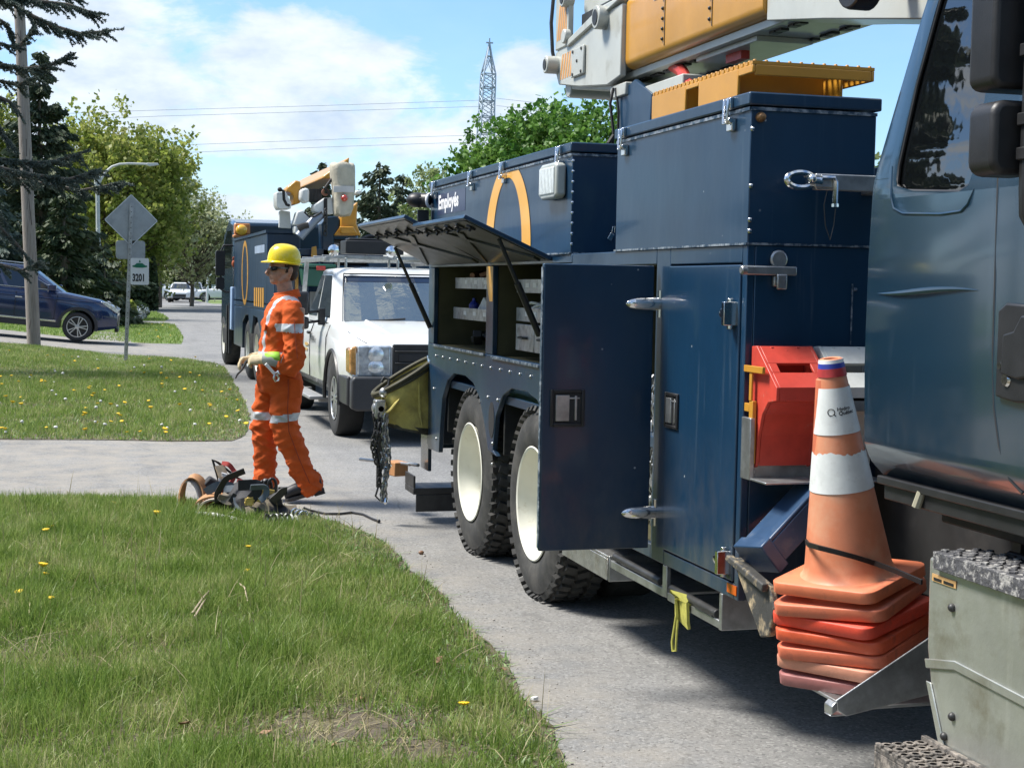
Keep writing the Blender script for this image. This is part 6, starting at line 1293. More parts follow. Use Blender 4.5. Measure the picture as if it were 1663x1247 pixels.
YHAT = mat('yellow_hat', (.78,.60,.012), .28, var=.04, coat=.4); HAIR = mat('brown_hair', (.035,.020,.012), .7, var=.3, scale=60, stretch=(1,1,.3)); BOOT = mat('boot_leather', (.018,.019,.024), .55, var=.3, scale=20); SOLE = mat('boot_sole', (.05,.045,.042), .8, var=.3)
# body under the clothes: head, neck, torso, arms and legs as one skin
b = MB()
b.loft([vring(z, xf, xb, hy) for z, xf, xb, hy in ((.88,-.13,.10,.14),(1.05,-.14,.11,.15),(1.25,-.14,.11,.15),(1.42,-.12,.12,.18),(1.50,-.06,.11,.15),(1.55,-.035,.085,.075))])
b.ext(limb([(.035,0,1.48,.062,.062),(.025,0,1.56,.058,.056),(.012,0,1.64,.058,.056),(.005,0,1.70,.05,.05)]))
b.ball((.012,0,1.775),(.102,.077,.100),24,16); b.ball((-.030,0,1.715),(.066,.060,.085),20,14); b.ball((-.063,0,1.658),(.032,.034,.026),14,10)
b.ext(limb([(-.03,-.035,1.655,.02,.02),(.03,-.060,1.69,.026,.012),(.045,-.066,1.72,.02,.01)],10)); b.ext(limb([(-.03,.035,1.655,.02,.02),(.03,.060,1.69,.026,.012),(.045,.066,1.72,.02,.01)],10))
b.ext(limb([(-.086,0,1.765,.012,.010),(-.108,0,1.735,.014,.011),(-.122,0,1.716,.014,.015),(-.105,0,1.702,.012,.014)],10)); b.ball((-.090,0,1.693),(.012,.024,.007),10,8); b.ball((-.088,0,1.680),(.012,.021,.008),10,8); b.ball((-.085,0,1.775),(.018,.055,.012),14,8)
for s_ in (-1,1):
    b.ext(limb([(.055,s_*.078,1.765,.010,.006),(.048,s_*.086,1.74,.022,.007),(.044,s_*.083,1.715,.016,.007),(.038,s_*.077,1.70,.008,.005)],10))
b.ext(limb([(.09,-.18,1.46,.055,.055),(.08,-.25,1.05,.045,.045),(-.10,-.2,1.09,.033,.033)])); b.ext(limb([(.07,.18,1.46,.055,.055),(.03,.25,1.08,.045,.045),(-.2,.08,1.08,.033,.033)]))
b.ext(limb([(.03,-.09,.95,.09,.09),(.02,-.1,.57,.06,.06),(.19,-.1,.12,.045,.045)])); b.ext(limb([(-.03,.09,.95,.09,.09),(-.12,.1,.57,.06,.06),(-.11,.1,.12,.045,.045)]))
bd = link('body', solid(b, .0055, 2), [SKIN], WK)
# coveralls
c = MB()
c.loft([vring(z, xf, xb, hy) for z, xf, xb, hy in ((.84,-.165,.120,.17),(.93,-.195,.140,.185),(1.02,-.200,.148,.190),(1.12,-.190,.145,.19),(1.22,-.178,.140,.192),(1.34,-.165,.142,.20),(1.43,-.135,.14,.215),(1.49,-.095,.15,.20),(1.535,-.055,.125,.135),(1.56,-.04,.105,.09))])
c.ext(limb([(.055,-.165,1.465,.080,.075),(.063,-.215,1.40,.086,.072),(.060,-.245,1.28,.080,.068),(.066,-.265,1.14,.078,.066),(.075,-.268,1.06,.078,.064),(.055,-.262,1.025,.072,.062),(.01,-.245,1.04,.066,.058),(-.045,-.225,1.075,.058,.052)], 24))
c.ext(limb([(.075,.165,1.465,.085,.075),(.08,.235,1.30,.08,.07),(.05,.27,1.08,.075,.065),(-.02,.22,1.05,.065,.06),(-.13,.14,1.07,.055,.05)], 20))
c.ext(limb([(.03,-.085,.98,.125,.105),(.025,-.095,.86,.128,.108),(.015,-.10,.72,.112,.098),(.012,-.10,.60,.098,.092),(.045,-.10,.48,.090,.088),(.105,-.10,.34,.086,.086),(.160,-.10,.22,.082,.085),(.205,-.10,.135,.086,.088),(.225,-.10,.085,.088,.088)], 24))
c.ext(limb([(-.04,.085,.98,.12,.105),(-.06,.09,.86,.118,.105),(-.10,.10,.72,.100,.095),(-.122,.10,.60,.090,.09),(-.118,.10,.48,.085,.085),(-.112,.10,.34,.085,.085),(-.110,.10,.20,.083,.085),(-.11,.10,.115,.085,.085),(-.11,.1,.08,.08,.08)], 24))
cm = solid(c, .0085, 4)
co_ = np.zeros(len(cm.vertices)*3); cm.vertices.foreach_get('co', co_); co_ = co_.reshape(-1,3); nr = np.zeros(len(cm.vertices)*3); cm.vertices.foreach_get('normal', nr); nr = nr.reshape(-1,3)
X, Yy, Zz = co_.T
def gauss(v, m_, s_): return np.exp(-((v-m_)/s_)**2)
# folds: diagonal creases at elbow, knee, crotch, waist; bunching above the hems
wr = (vnoise(X*1.0+Zz*.7+20, Yy*.8+Zz*2.2+20, 9, 41)-.5)*.022 + (vnoise(Zz*2.6-X*1.6+30, Yy+X*.6+30, 13, 42)-.5)*.012*(.4+gauss(Zz,1.06,.10)+gauss(Zz,.5,.17)+gauss(Zz,.17,.12))
arm = (Yy < -.185) & (Zz > .99)
def fold(u, v, f, seed): q = np.abs(vnoise(u, v, f, seed)-.5)*2; return (1-q)**3      # sharp ridges
wr = wr + .013*fold(X*1.2+Zz*1.9+10, Yy*1.2-X*.6+10, 8.5, 51)*(.35+gauss(Zz,1.08,.16)*arm+gauss(Zz,.52,.16)+1.1*gauss(Zz,.17,.12)+.5*gauss(Zz,.9,.08)) + .008*fold(Zz*3.1-X*2.2+40, Yy*1.5+40, 9, 52)*(.3+gauss(Zz,.2,.15)+gauss(Zz,1.1,.15)) - .006*gauss(Zz,1.075,.02)*(~arm)
co_ = co_+nr*wr[:,None]; kx = np.where(Zz > .8, .88+.12*np.clip((1.0-Zz)/.2,0,1), 1.); co_[:,0] = -.025+(co_[:,0]+.025)*kx; co_[:,1] *= .94; cm.vertices.foreach_set('co', co_.ravel()); cm.update()
cov = link('coveralls', cm, [ORANGE, TAPE], WK)
fc = np.zeros(len(cm.polygons)*3); cm.polygons.foreach_get('center', fc); fc = fc.reshape(-1,3); fn = np.zeros(len(cm.polygons)*3); cm.polygons.foreach_get('normal', fn); fn = fn.reshape(-1,3)
fx, fy, fz = fc.T
isarm = (np.abs(fy) > .185+.04*(fz < 1.2)) & (fz > .98) & (fz < 1.45)
isarm |= (fx < -.02) & (np.abs(fy) > .16) & (fz > .98) & (fz < 1.12)
s1 = (~isarm) & (fz < .8) & (np.abs(fz-.645-.12*(fx-.0)*(fy < 0)) < .028)
s2 = isarm & (fz > 1.2) & (np.abs(fz-1.315) < .031)
s3 = (~isarm) & (np.abs(fz-1.105) < .028)
s4 = (~isarm) & (np.abs(np.abs(fy)-.11-.06*(fz-1.35)) < .020) & (fz > 1.13) & (fz < 1.53) & (np.abs(fn[:,0]) > .12)
s5 = (fz > 1.44) & (fz < 1.60) & (np.abs(np.abs(fy)-.12) < .013) & (fn[:,2] > .3)
cm.polygons.foreach_set('material_index', (s1|s2|s3|s4|s5).astype(np.int32))
# collar, placket, chest pocket flap
m_ = MB(); m_.loft([[(.035+(.078+.012*k)*cos(a)-.006*k, .070*sin(a)*(1+.05*k), 1.535+.05*k+.018*cos(a)*(1 if k else .4)) for a in np.linspace(0,2*pi,25)[:-1]] for k in (0,.6,1)], cap=False)
m_.loft([[(.035+(.086+.030*k)*cos(a)-.012*k, .075*sin(a)*(1+.22*k), 1.585-.055*k+.018*cos(a)) for a in np.linspace(0,2*pi,25)[:-1]] for k in (0,.5,1)], cap=False)
cl = m_.build('collar', ORANGE, cov, smooth=60); sdm = cl.modifiers.new('t','SOLIDIFY'); sdm.thickness = .006
m_ = MB(); m_.obox((-.142,-.105,1.315),(.012,.085,.05), Matrix.Rotation(.16,3,'Y')); m_.build('pocket_flap', ORANGE, cov, bevel=.004)
m_ = MB(); m_.tube([(.02,-.205,.94),(.022,-.212,.86),(.018,-.21,.72),(.03,-.196,.55),(.11,-.192,.34),(.19,-.188,.16)], .0035, 5); m_.tube([(.05,-.30,1.38),(.055,-.325,1.25),(.07,-.338,1.1)], .003, 5); m_.build('side_seam', mat('dark_orange_thread', (.32,.05,.012), .8), cov)
m_ = MB(); m_.prism([(.03,.95),(.11,.93),(.115,.80),(.035,.79)], 'y', -.197, -.190); m_.build('hip_pocket', ORANGE, cov, bevel=.003)
# hair, hard hat, glasses
m_ = MB(); M = Matrix.Rotation(.18,3,'Y'); m_.ball((.045,0,1.765),(.078,.081,.098),22,14,M=M); m_.ball((.068,0,1.715),(.048,.066,.055),18,12); m_.obox((.012,-.078,1.765),(.014,.006,.035)); m_.obox((.012,.078,1.765),(.014,.006,.035)); m_.build('hair', HAIR, WK, smooth=80)
H = MB(); tilt = Matrix.Rotation(rad(5),3,'Y'); hc = Vector((.008,0,1.797))
def hat_ring(r_, z): return [hc+tilt@Vector((r_*.124*cos(a), r_*.108*sin(a), z*.98)) for a in np.linspace(0,2*pi,41)[:-1]]
H.loft([hat_ring(r_, z) for r_, z in ((.97,-.012),(1.0,0),(1.0,.03),(.975,.06),(.90,.09),(.76,.114),(.55,.130),(.28,.139),(.03,.141))])
ht = H.build('hard_hat', YHAT, WK, smooth=60)
m_ = MB()
def brim(k, dz): return [hc+tilt@Vector(((.124+k*(.014+.032*max(0,-cos(a))**1.5))*cos(a), (.108+k*.014)*sin(a), dz-.010*k*max(0,-cos(a)))) for a in np.linspace(0,2*pi,41)[:-1]]
m_.loft([brim(.0,.006),brim(1,.001),brim(1,-.006),brim(.0,-.004)], cap=False, closed=True); m_.build('brim', YHAT, ht, smooth=50)
m_ = MB(); m_.tube([hc+tilt@Vector((x,0,  .135-.30*(x*1.0)**2/.124*.95)) for x in np.linspace(-.085,.085,11)], [.003]+[.0065]*9+[.003], 8); m_.build('crown_ridge', YHAT, ht)
m_ = MB()
for s_ in (-1,1): m_.loft([[(-.098+.012*abs(a-.4)+dx, s_*(.012+.052*a), 1.752+dz*(1-.25*a)) for dz, dx in ((-.020,.004),(-.012,-.001),(.008,-.003),(.016,0))] for a in np.linspace(0,1,6)], cap=False)
for s_ in (-1,1): m_.ribbon([(-.085,s_*.066,1.755),(-.04,s_*.080,1.757),(.045,s_*.083,1.752)], (0,0,1), .012, .004); m_.prism([(-.092,1.735),(-.05,1.740),(-.045,1.766),(-.088,1.766)], 'y', s_*.066, s_*.070)
gl_ = m_.build('sunglasses', mat('dark_lens', (.006,.006,.007), .08, var=0, coat=1.), WK); sdm = gl_.modifiers.new('t','SOLIDIFY'); sdm.thickness = .003
# boots
def boot(x, y, z, pitch, name='boot'):
    M = Matrix.Rotation(pitch,3,'Y'); f = lambda v: Vector((x,y,z))+M@v
    prof = [(.105,.055,.03,.04),(.07,.065,.04,.052),(.02,.06,.038,.055),(-.05,.05,.035,.052),(-.11,.046,.034,.050),(-.16,.040,.030,.044),(-.185,.03,.018,.028)]
    m_ = MB(); rings = []
    for px_, hz, w0, w_ in prof: rings.append([(px_, w_*cos(a), .024+hz+hz*sin(a)) for a in np.linspace(0,2*pi,17)[:-1]])
    m_.loft(rings); m_.loft([[(.040+.054*cos(a), .047*sin(a), z_) for a in np.linspace(0,2*pi,17)[:-1]] for z_ in (.05,.12,.18)])
    up_ = link(name, solid(MB().ext(m_, f), .006, 2), [BOOT], WK)
    m_ = MB(); out_ = [(.112,.03),(.115,0),(.112,-.03),(.06,-.047),(0,-.045),(-.06,-.050),(-.13,-.052),(-.175,-.035),(-.192,0),(-.175,.035),(-.13,.052),(-.06,.050),(0,.045),(.06,.047)]
    m_.prism(out_, 'z', .0, .028); m_.box(.03,.112,-.04,.04,-.014,.0); MB().ext(m_, f).build('sole', SOLE, up_, bevel=.004)
boot(.205,-.10,.058, rad(-15)); boot(-.12,.10,.006, 0)
# gloved hands: palm, four bent fingers of different length, thumb from the side
def hand(o_, M, curl, mirror=1):
    m_ = MB(); f = lambda v: Vector(o_)+M@Vector((v[0], v[1]*mirror, v[2]))
    m_.loft([[f((x, w_*cos(a), h*sin(a))) for a in np.linspace(0,2*pi,15)[:-1]] for x, w_, h in ((-.02,.034,.028),(.01,.036,.026),(.05,.044,.024),(.085,.046,.021),(.10,.040,.018))])
    for k, (y_, L_) in enumerate(((-.034,.066),(-.012,.080),(.011,.075),(.033,.058))):
        P = [Vector((.085,y_,0))]; a = .15
        for q in (.42,.33,.25): a += curl*(.8+.08*k); P.append(P[-1]+Vector((cos(a),0,-sin(a)))*L_*q*1.15)
        m_.tube([f(p) for p in P], [.0125,.012,.011,.0085], 9)
    P = [Vector((.005,-.030,-.004)),Vector((.035,-.058,-.016)),Vector((.062,-.062,-.034)),Vector((.082,-.050,-.046))]; m_.tube([f(p) for p in P], [.016,.0145,.0125,.009], 9)
    return m_
def orient(fwd, up):
    fwd = Vector(fwd).normalized(); up = Vector(up); up = (up-fwd*up.dot(fwd)).normalized(); return Matrix((fwd, up.cross(fwd), up)).transposed()
m_ = hand((-.155,-.165,1.078), orient((-1,.28,.02),(-.1,-.75,.7)), .75); hL = link('glove', solid(m_, .0045, 1), [LEATHER], WK)
m_ = hand((-.215,.02,1.075), orient((-1,-.25,-.12),(0,.45,.9)), .62, -1); hR = link('glove', solid(m_, .0045, 1), [LEATHER], WK)
m_ = MB().ext(limb([(-.020,-.236,1.068,.058,.050),(-.09,-.205,1.086,.053,.047),(-.155,-.17,1.082,.044,.039)], 18)); m_.build('gauntlet_cuff', [mat('grey_cuff', (.30,.31,.28), .7, var=.15)], hL, smooth=60)
m_ = MB(); m_.loft([[Vector((x0, y0, z0))+Vector((.0,-(.052-.008*k_)*cos(a)-.003,(.056-.008*k_)*sin(a)+.003)) for a in np.linspace(.0,1.7,9)] for k_, (x0, y0, z0) in enumerate(((-.050,-.224,1.078),(-.10,-.20,1.087),(-.150,-.174,1.083)))], cap=False); o_ = m_.build('lime_panel', LIME, hL, smooth=60); sdm = o_.modifiers.new('t','SOLIDIFY'); sdm.thickness = .004; sdm.offset = 1
m_ = MB().ext(limb([(-.115,.145,1.07,.056,.05),(-.18,.08,1.073,.052,.046),(-.225,.03,1.075,.042,.038)], 16)); m_.build('gauntlet_cuff', LEATHER, hR, smooth=60)
# the tool in his hands and the pliers hanging from the wrist
m_ = MB(); P = WK.location; W_ = lambda x, y, z: (P.x+x, P.y+y, P.z+z)
m_.tube([W_(-.24,-.10,1.085),W_(-.275,-.09,1.06),W_(-.305,-.09,1.00),W_(-.34,-.09,.965),W_(-.352,-.09,.935)], [.010,.010,.008,.007,.005], 8); m_.cyl(W_(-.235,-.10,1.088),W_(-.20,-.11,1.10),.013)
tag(m_.build('hand_tool', DKSTEEL, None, org=W_(-.24,-.1,1.08)), 'thin dark hooked tool held in the gloved hands of the worker', 'tool')
m_ = MB(); m_.obox(W_(-.115,-.235,1.015),(.10,.025,.022),Matrix.Rotation(rad(48),3,'Y'),0); m_.tube([W_(-.075,-.24,.985),W_(-.055,-.24,1.0),W_(-.05,-.24,1.025),W_(-.065,-.24,1.035)], .008, 8, m=1); m_.tube([W_(-.08,-.24,.975),W_(-.09,-.24,.95),W_(-.075,-.24,.925),W_(-.055,-.24,.93),W_(-.052,-.24,.955),W_(-.07,-.24,.975)], .009, 8, m=1); m_.ball(W_(-.052,-.243,.985),.014,8,6,m=1)
tag(m_.build('pliers', [WHITEV, CHROME], None, bevel=.003, org=W_(-.1,-.24,1.0)), 'pale handled metal tool dangling below the lime glove cuff', 'pliers')

# ======================= GEAR PILE AT HIS FEET =======================
gp = lambda u, v, y: aty(270+u/6.652, 730+v/6.652, y)
WEB = mat('black_webbing', (.022,.022,.025), .75, var=.3, scale=40, bump=.001, bscale=150); TAN = mat('tan_leather', (.42,.22,.10), .55, var=.2, scale=20, col2=(.25,.12,.06), c2=(.5,.7), c2scale=12); REDW = mat('red_webbing', (.36,.035,.025), .7, var=.2, scale=40); BRW = mat('brown_webbing', (.20,.165,.12), .75, var=.2, scale=30); SLATE = mat('slate_webbing', (.10,.125,.15), .7, var=.2, scale=30); YBK = mat('yellow_buckle', (.62,.45,.12), .45, var=.2)
def loop(c, rx, rz, w_, th, ry=0., a0=0, a1=2*pi, tw=(0,1,0), n=26):
    return [Vector(c)+Vector((rx*cos(a), ry*sin(a), rz*sin(a))) for a in np.linspace(a0,a1,n)]
def gear(mb, name, mt, label, cat, org, bevel=0): return tag(mb.build(name, mt, None, bevel=bevel, org=org), label, cat, None)
def facing(Q, tilt=.55):
    # width direction that shows the flat of a strap to the street side, tipped back a little
    out = []
    for i in range(len(Q)):
        t = (Q[min(i+1,len(Q)-1)]-Q[max(i-1,0)]).normalized(); w_ = t.cross(Vector((0,1,0)))
        if w_.length < .15: w_ = out[-1] if out else Vector((0,0,1))
        if out and w_.dot(out[-1]) < 0: w_ = -w_
        out.append((w_.normalized()+Vector((0,tilt,0))).normalized())
    return out
def strap(name, mt, pts, wd, label, cat='strap', th=.006):
    P = [Vector(p) for p in pts]; Q = []
    for i in range(len(P)-1):
        p0, p1, p2, p3 = P[max(i-1,0)], P[i], P[i+1], P[min(i+2,len(P)-1)]
        for k in range(6): t_ = k/6; Q.append(.5*((2*p1)+(p2-p0)*t_+(2*p0-5*p1+4*p2-p3)*t_*t_+(3*p1-p0-3*p2+p3)*t_**3))
    Q.append(P[-1]); m_ = MB().ribbon(Q, facing(Q), wd, th); return gear(m_, name, mt, label, cat, P[0])
C1 = gp(300,520,10.85); m_ = MB(); m_.ribbon(loop((C1.x,C1.y,C1.z),.085,.145,.06,.01,.05), (.5,.8,.3), .075, .012, 0); m_.ribbon(loop((C1.x-.02,C1.y+.01,C1.z-.01),.072,.13,.05,.01,.045), (.5,.8,.3), .085, .010, 1)
gear(m_, 'climbing_cuff', [TAN, mat('fleece', (.5,.48,.44), .9, var=.2, scale=40)], 'tan leather climbing cuff lined with pale fleece standing at the left of the gear pile', 'climbing cuff', C1)
C2 = gp(525,690,10.7); m_ = MB(); m_.ribbon(loop((C2.x,C2.y,C2.z-.01),.155,.135,.05,.01,.05,-.1,pi+.1), (.4,.85,.3), .07, .012, 0); m_.ribbon(loop((C2.x,C2.y-.035,C2.z-.015),.135,.115,.05,.01,.045,0,pi), (.4,.85,.3), .02, .014, 1)
gear(m_, 'climbing_cuff', [TAN, mat('pale_edge', (.6,.5,.42), .7)], 'tan leather climbing cuff arched low over the grass', 'climbing cuff', C2)
m_ = MB(); q = [gp(u,v,10.95) for u, v in ((350,400),(470,285),(545,330),(660,410),(640,540),(430,560),(350,490))]; m_.prism([(p.x, p.z) for p in q], 'y', 10.88, 11.0); gear(m_, 'tool_pouch', WEB, 'black nylon pouch propped up behind the tan climbing cuffs', 'pouch', q[4], .012)
m_ = MB(); m_.tube([gp(570,350,10.9),gp(545,260,10.9),gp(500,108,10.9),gp(560,140,10.92),gp(760,300,11.0),gp(930,395,11.05)], .0085, 8); gear(m_, 'steel_rod', DKSTEEL, 'thin dark bent rod sticking up from the gear pile', 'rod', gp(570,350,10.9))
strap('red_strap', REDW, [gp(600,150,10.92),gp(670,160,10.9),gp(720,215,10.9),gp(740,265,10.88),gp(690,370,10.85),gp(560,480,10.8),gp(470,560,10.78),gp(380,650,10.75)], .035, 'long red webbing strap running down across the gear pile')
strap('red_strap', REDW, [gp(760,350,10.88),gp(810,365,10.86),gp(835,430,10.84),gp(830,500,10.82)], .055, 'short wide red strap end curling over the middle of the gear pile')
strap('tan_strap', mat('tan_webbing', (.5,.38,.25), .7, var=.2, scale=30), [gp(575,170,10.9),gp(600,240,10.88),gp(625,320,10.86),gp(650,390,10.85)], .075, 'upright tan strap with a pale buckle inside the bent rod'); m_ = MB(); m_.tube([gp(600,255,10.84),gp(650,270,10.84),gp(655,290,10.84),gp(605,280,10.84)], .008, 6, closed=True); m_.tube([gp(600,370,10.83),gp(570,310,10.83),gp(590,390,10.83),gp(640,385,10.83)], .008, 6); gear(m_, 'buckle', WHITEV, 'pale metal buckle on the upright tan strap', 'buckle', gp(600,280,10.84))
m_ = MB(); r_ = random.Random(8); rings = []
for i in range(16):
    t_ = i/15; u = 560+880*t_; vc = 560+130*t_; hh = (165*sin(pi*min(1,.12+t_*.95))+25)*(1+.25*sin(7*t_)); c_ = gp(u, vc+30, 10.86-.55*t_); R_ = hh/6.652/215
    rings.append([c_+Vector((0, R_*1.3*cos(a)*(1+.2*sin(3*a+6*t_)), R_*sin(a)*(1+.22*sin(4*a+9*t_)))) for a in np.linspace(0,2*pi,19)[:-1]])
m_.loft(rings); HN = thing('harness', 'heap of black body harness padding and webbing in the middle of the gear pile', 'harness', gp(900,760,10.6)); m_.build('padding', WEB, HN)
for k in range(14):
    u0, v0 = 440+50*k+r_.uniform(-60,60), 520+8*k+r_.uniform(-120,90); yy = 10.80-.034*k; P_ = [gp(u0+r_.uniform(-40,40), v0, yy)]; ang = r_.uniform(-1.2,1.2)
    for q_ in range(5): ang += r_.uniform(-.9,.9); p_ = P_[-1]+Vector((.075*cos(ang), r_.uniform(-.02,.01), .06*sin(ang))); p_.z = min(max(p_.z, .03), .36-.011*k); p_.x = min(p_.x, 1.42); P_.append(p_)
    Q = [P_[i].lerp(P_[i+1], t_) for i in range(5) for t_ in (0,.33,.66)]+[P_[-1]]
    for _ in range(2): Q = [Q[0]]+[(Q[i-1]+Q[i]*2+Q[i+1])/4 for i in range(1,len(Q)-1)]+[Q[-1]]
    MB().ribbon(Q, facing(Q, r_.uniform(-.6,.9)), r_.uniform(.035,.075), .007).build('webbing', (WEB, SLATE, WEB, DKSTEEL, BRW)[k%5], HN)
for k, (pts, wd, mt, lab) in enumerate((
  ([gp(620,430,10.75),gp(720,420,10.72),gp(800,440,10.70),gp(830,520,10.65),gp(840,590,10.6)], .05, SLATE, 'slate grey harness loop on top of the black padding'),
  ([gp(760,520,10.62),gp(780,600,10.58),gp(850,650,10.55),gp(960,680,10.5)], .05, SLATE, 'slate grey harness strap curving low at the front of the pile'),
  ([gp(590,500,10.70),gp(660,540,10.66),gp(740,540,10.64),gp(800,560,10.6)], .075, BRW, 'short brown strap lying between the red strap and the harness'),
  ([gp(950,555,10.50),gp(1080,600,10.46),gp(1250,665,10.40),gp(1420,735,10.35)], .085, BRW, 'long wide brown strap lying diagonally at the right of the pile'),
  ([gp(830,440,10.68),gp(920,420,10.66),gp(1010,425,10.64),gp(1060,470,10.6)], .05, WEB, 'black strap draped along the back of the harness'),
  ([gp(1100,720,10.35),gp(1200,735,10.32),gp(1300,720,10.30),gp(1390,700,10.3)], .06, WEB, 'black strap coiled near the chrome hooks'))): strap('harness_strap', mt, pts, wd, lab)
for u, v, lab, y_ in ((900,560,'yellow buckle at the end of the wide brown strap',10.46),(1045,475,'yellow buckle near the black clips at the top of the pile',10.52)):
    c_ = gp(u,v,y_); m_ = MB(); m_.obox(c_,(.055,.02,.05),Matrix.Rotation(.5,3,'Y')); m_.obox(c_+Vector((.05,.01,.012)),(.06,.015,.03),Matrix.Rotation(.2,3,'Y')); m_.tube([c_+Vector((-.03,-.012,.02)),c_+Vector((.02,-.014,.028)),c_+Vector((.025,-.012,-.02)),c_+Vector((-.03,-.012,-.022))], .006, 6, closed=True); gear(m_, 'buckle', YBK, lab, 'buckle', c_, .004)
c_ = gp(1075,400,10.6); m_ = MB()
for k in range(4): m_.tube([c_+Vector((.03*k-.05+.028*cos(a), -.01*k, .01*k+.05*sin(a)-.02)) for a in np.linspace(0,2*pi,15)[:-1]], .011, 7, closed=True)
m_.ball(c_+Vector((0,0,.03)), .03, 10, 8); gear(m_, 'carabiner_clips', BLACK, 'bunch of black carabiner clips on top of the pile by the worker', 'clips', c_)
q = [gp(u,v,10.42) for u, v in ((1100,530),(1190,475),(1230,500),(1260,600),(1180,600))]; m_ = MB(); m_.prism([(p.x,p.z) for p in q], 'y', 10.38, 10.5); gear(m_, 'small_pouch', WEB, 'small black pouch standing beside the wide brown strap', 'pouch', q[4], .01)
c_ = gp(1440,690,10.28); m_ = MB()
for k in range(3): m_.tube([c_+Vector((.025*k-.03+.026*cos(a), -.012*k, .034*sin(a)-.008*k)) for a in np.linspace(0,5.2,13)], .009, 7)
m_.obox(c_+Vector((.03,0,-.01)),(.04,.03,.06)); gear(m_, 'snap_hook', CHROME, 'cluster of chrome snap hooks at the right end of the wide brown strap', 'snap hook', c_, .003)
m_ = MB(); m_.tube([gp(190,690,10.62),gp(330,688,10.58),gp(520,705,10.50),gp(700,740,10.40),gp(860,780,10.30),gp(980,800,10.22)], .016, 8); gear(m_, 'pale_hose', WHT, 'pale hose curving along the grass in front of the gear pile', 'hose', gp(190,690,10.62))
m_ = MB(); P_ = []
for k in range(90): t_ = k/89; c0 = gp(1070+370*t_, 800-30*sin(pi*t_), 10.18); a = t_*2*pi*7; P_.append(c0+Vector((.0,.035*cos(a),.035*sin(a)+.01)))
m_.tube(P_, .009, 6); gear(m_, 'coiled_lanyard', WHT, 'white coiled lanyard lying on the grass edge below the snap hooks', 'lanyard', gp(1070,800,10.18))
m_ = MB()
for k in range(4): c0 = gp(1090+75*k, 800, 10.14); m_.tube([c0+Vector((.02*cos(a)+.015*k*0,.02*sin(a),.05*sin(a*1.0)+.01)) for a in np.linspace(0,2*pi,12)[:-1]], .010, 6, closed=True)
m_.tube([gp(1440,820,10.1),gp(1480,805,10.1),gp(1520,830,10.1)], .014, 6); gear(m_, 'rope_loops', CHASSIS, 'dark rope loops threaded through the white coiled lanyard', 'rope', gp(1090,800,10.14))
m_ = MB(); m_.tube([gp(1490,630,10.3),atz(505,829,.012),atz(530,834,.01),atz(552,834,.01),atz(572,832,.01),atz(590,835,.01),atz(604,842,.01),atz(615,846,.012)], .0085, 8); m_.ball(atz(615,846,.014), .014, 8, 6); gear(m_, 'black_cable', BLACK, 'thin black cable trailing from the gear pile onto the road', 'cable', atz(530,834,.01))
m_ = MB(); m_.tube([gp(50,565,11.0),gp(95,600,10.95),gp(150,640,10.9)], .012, 7); m_.tube([gp(140,490,10.95),gp(150,560,10.93),gp(160,625,10.9)], [.024,.022,.02], 10, m=1); gear(m_, 'wooden_handle', [BRW, mat('wood_orange', (.40,.20,.06), .5, var=.2)], 'worn wooden tool handle at the far left of the gear pile', 'handle', gp(150,640,10.9))
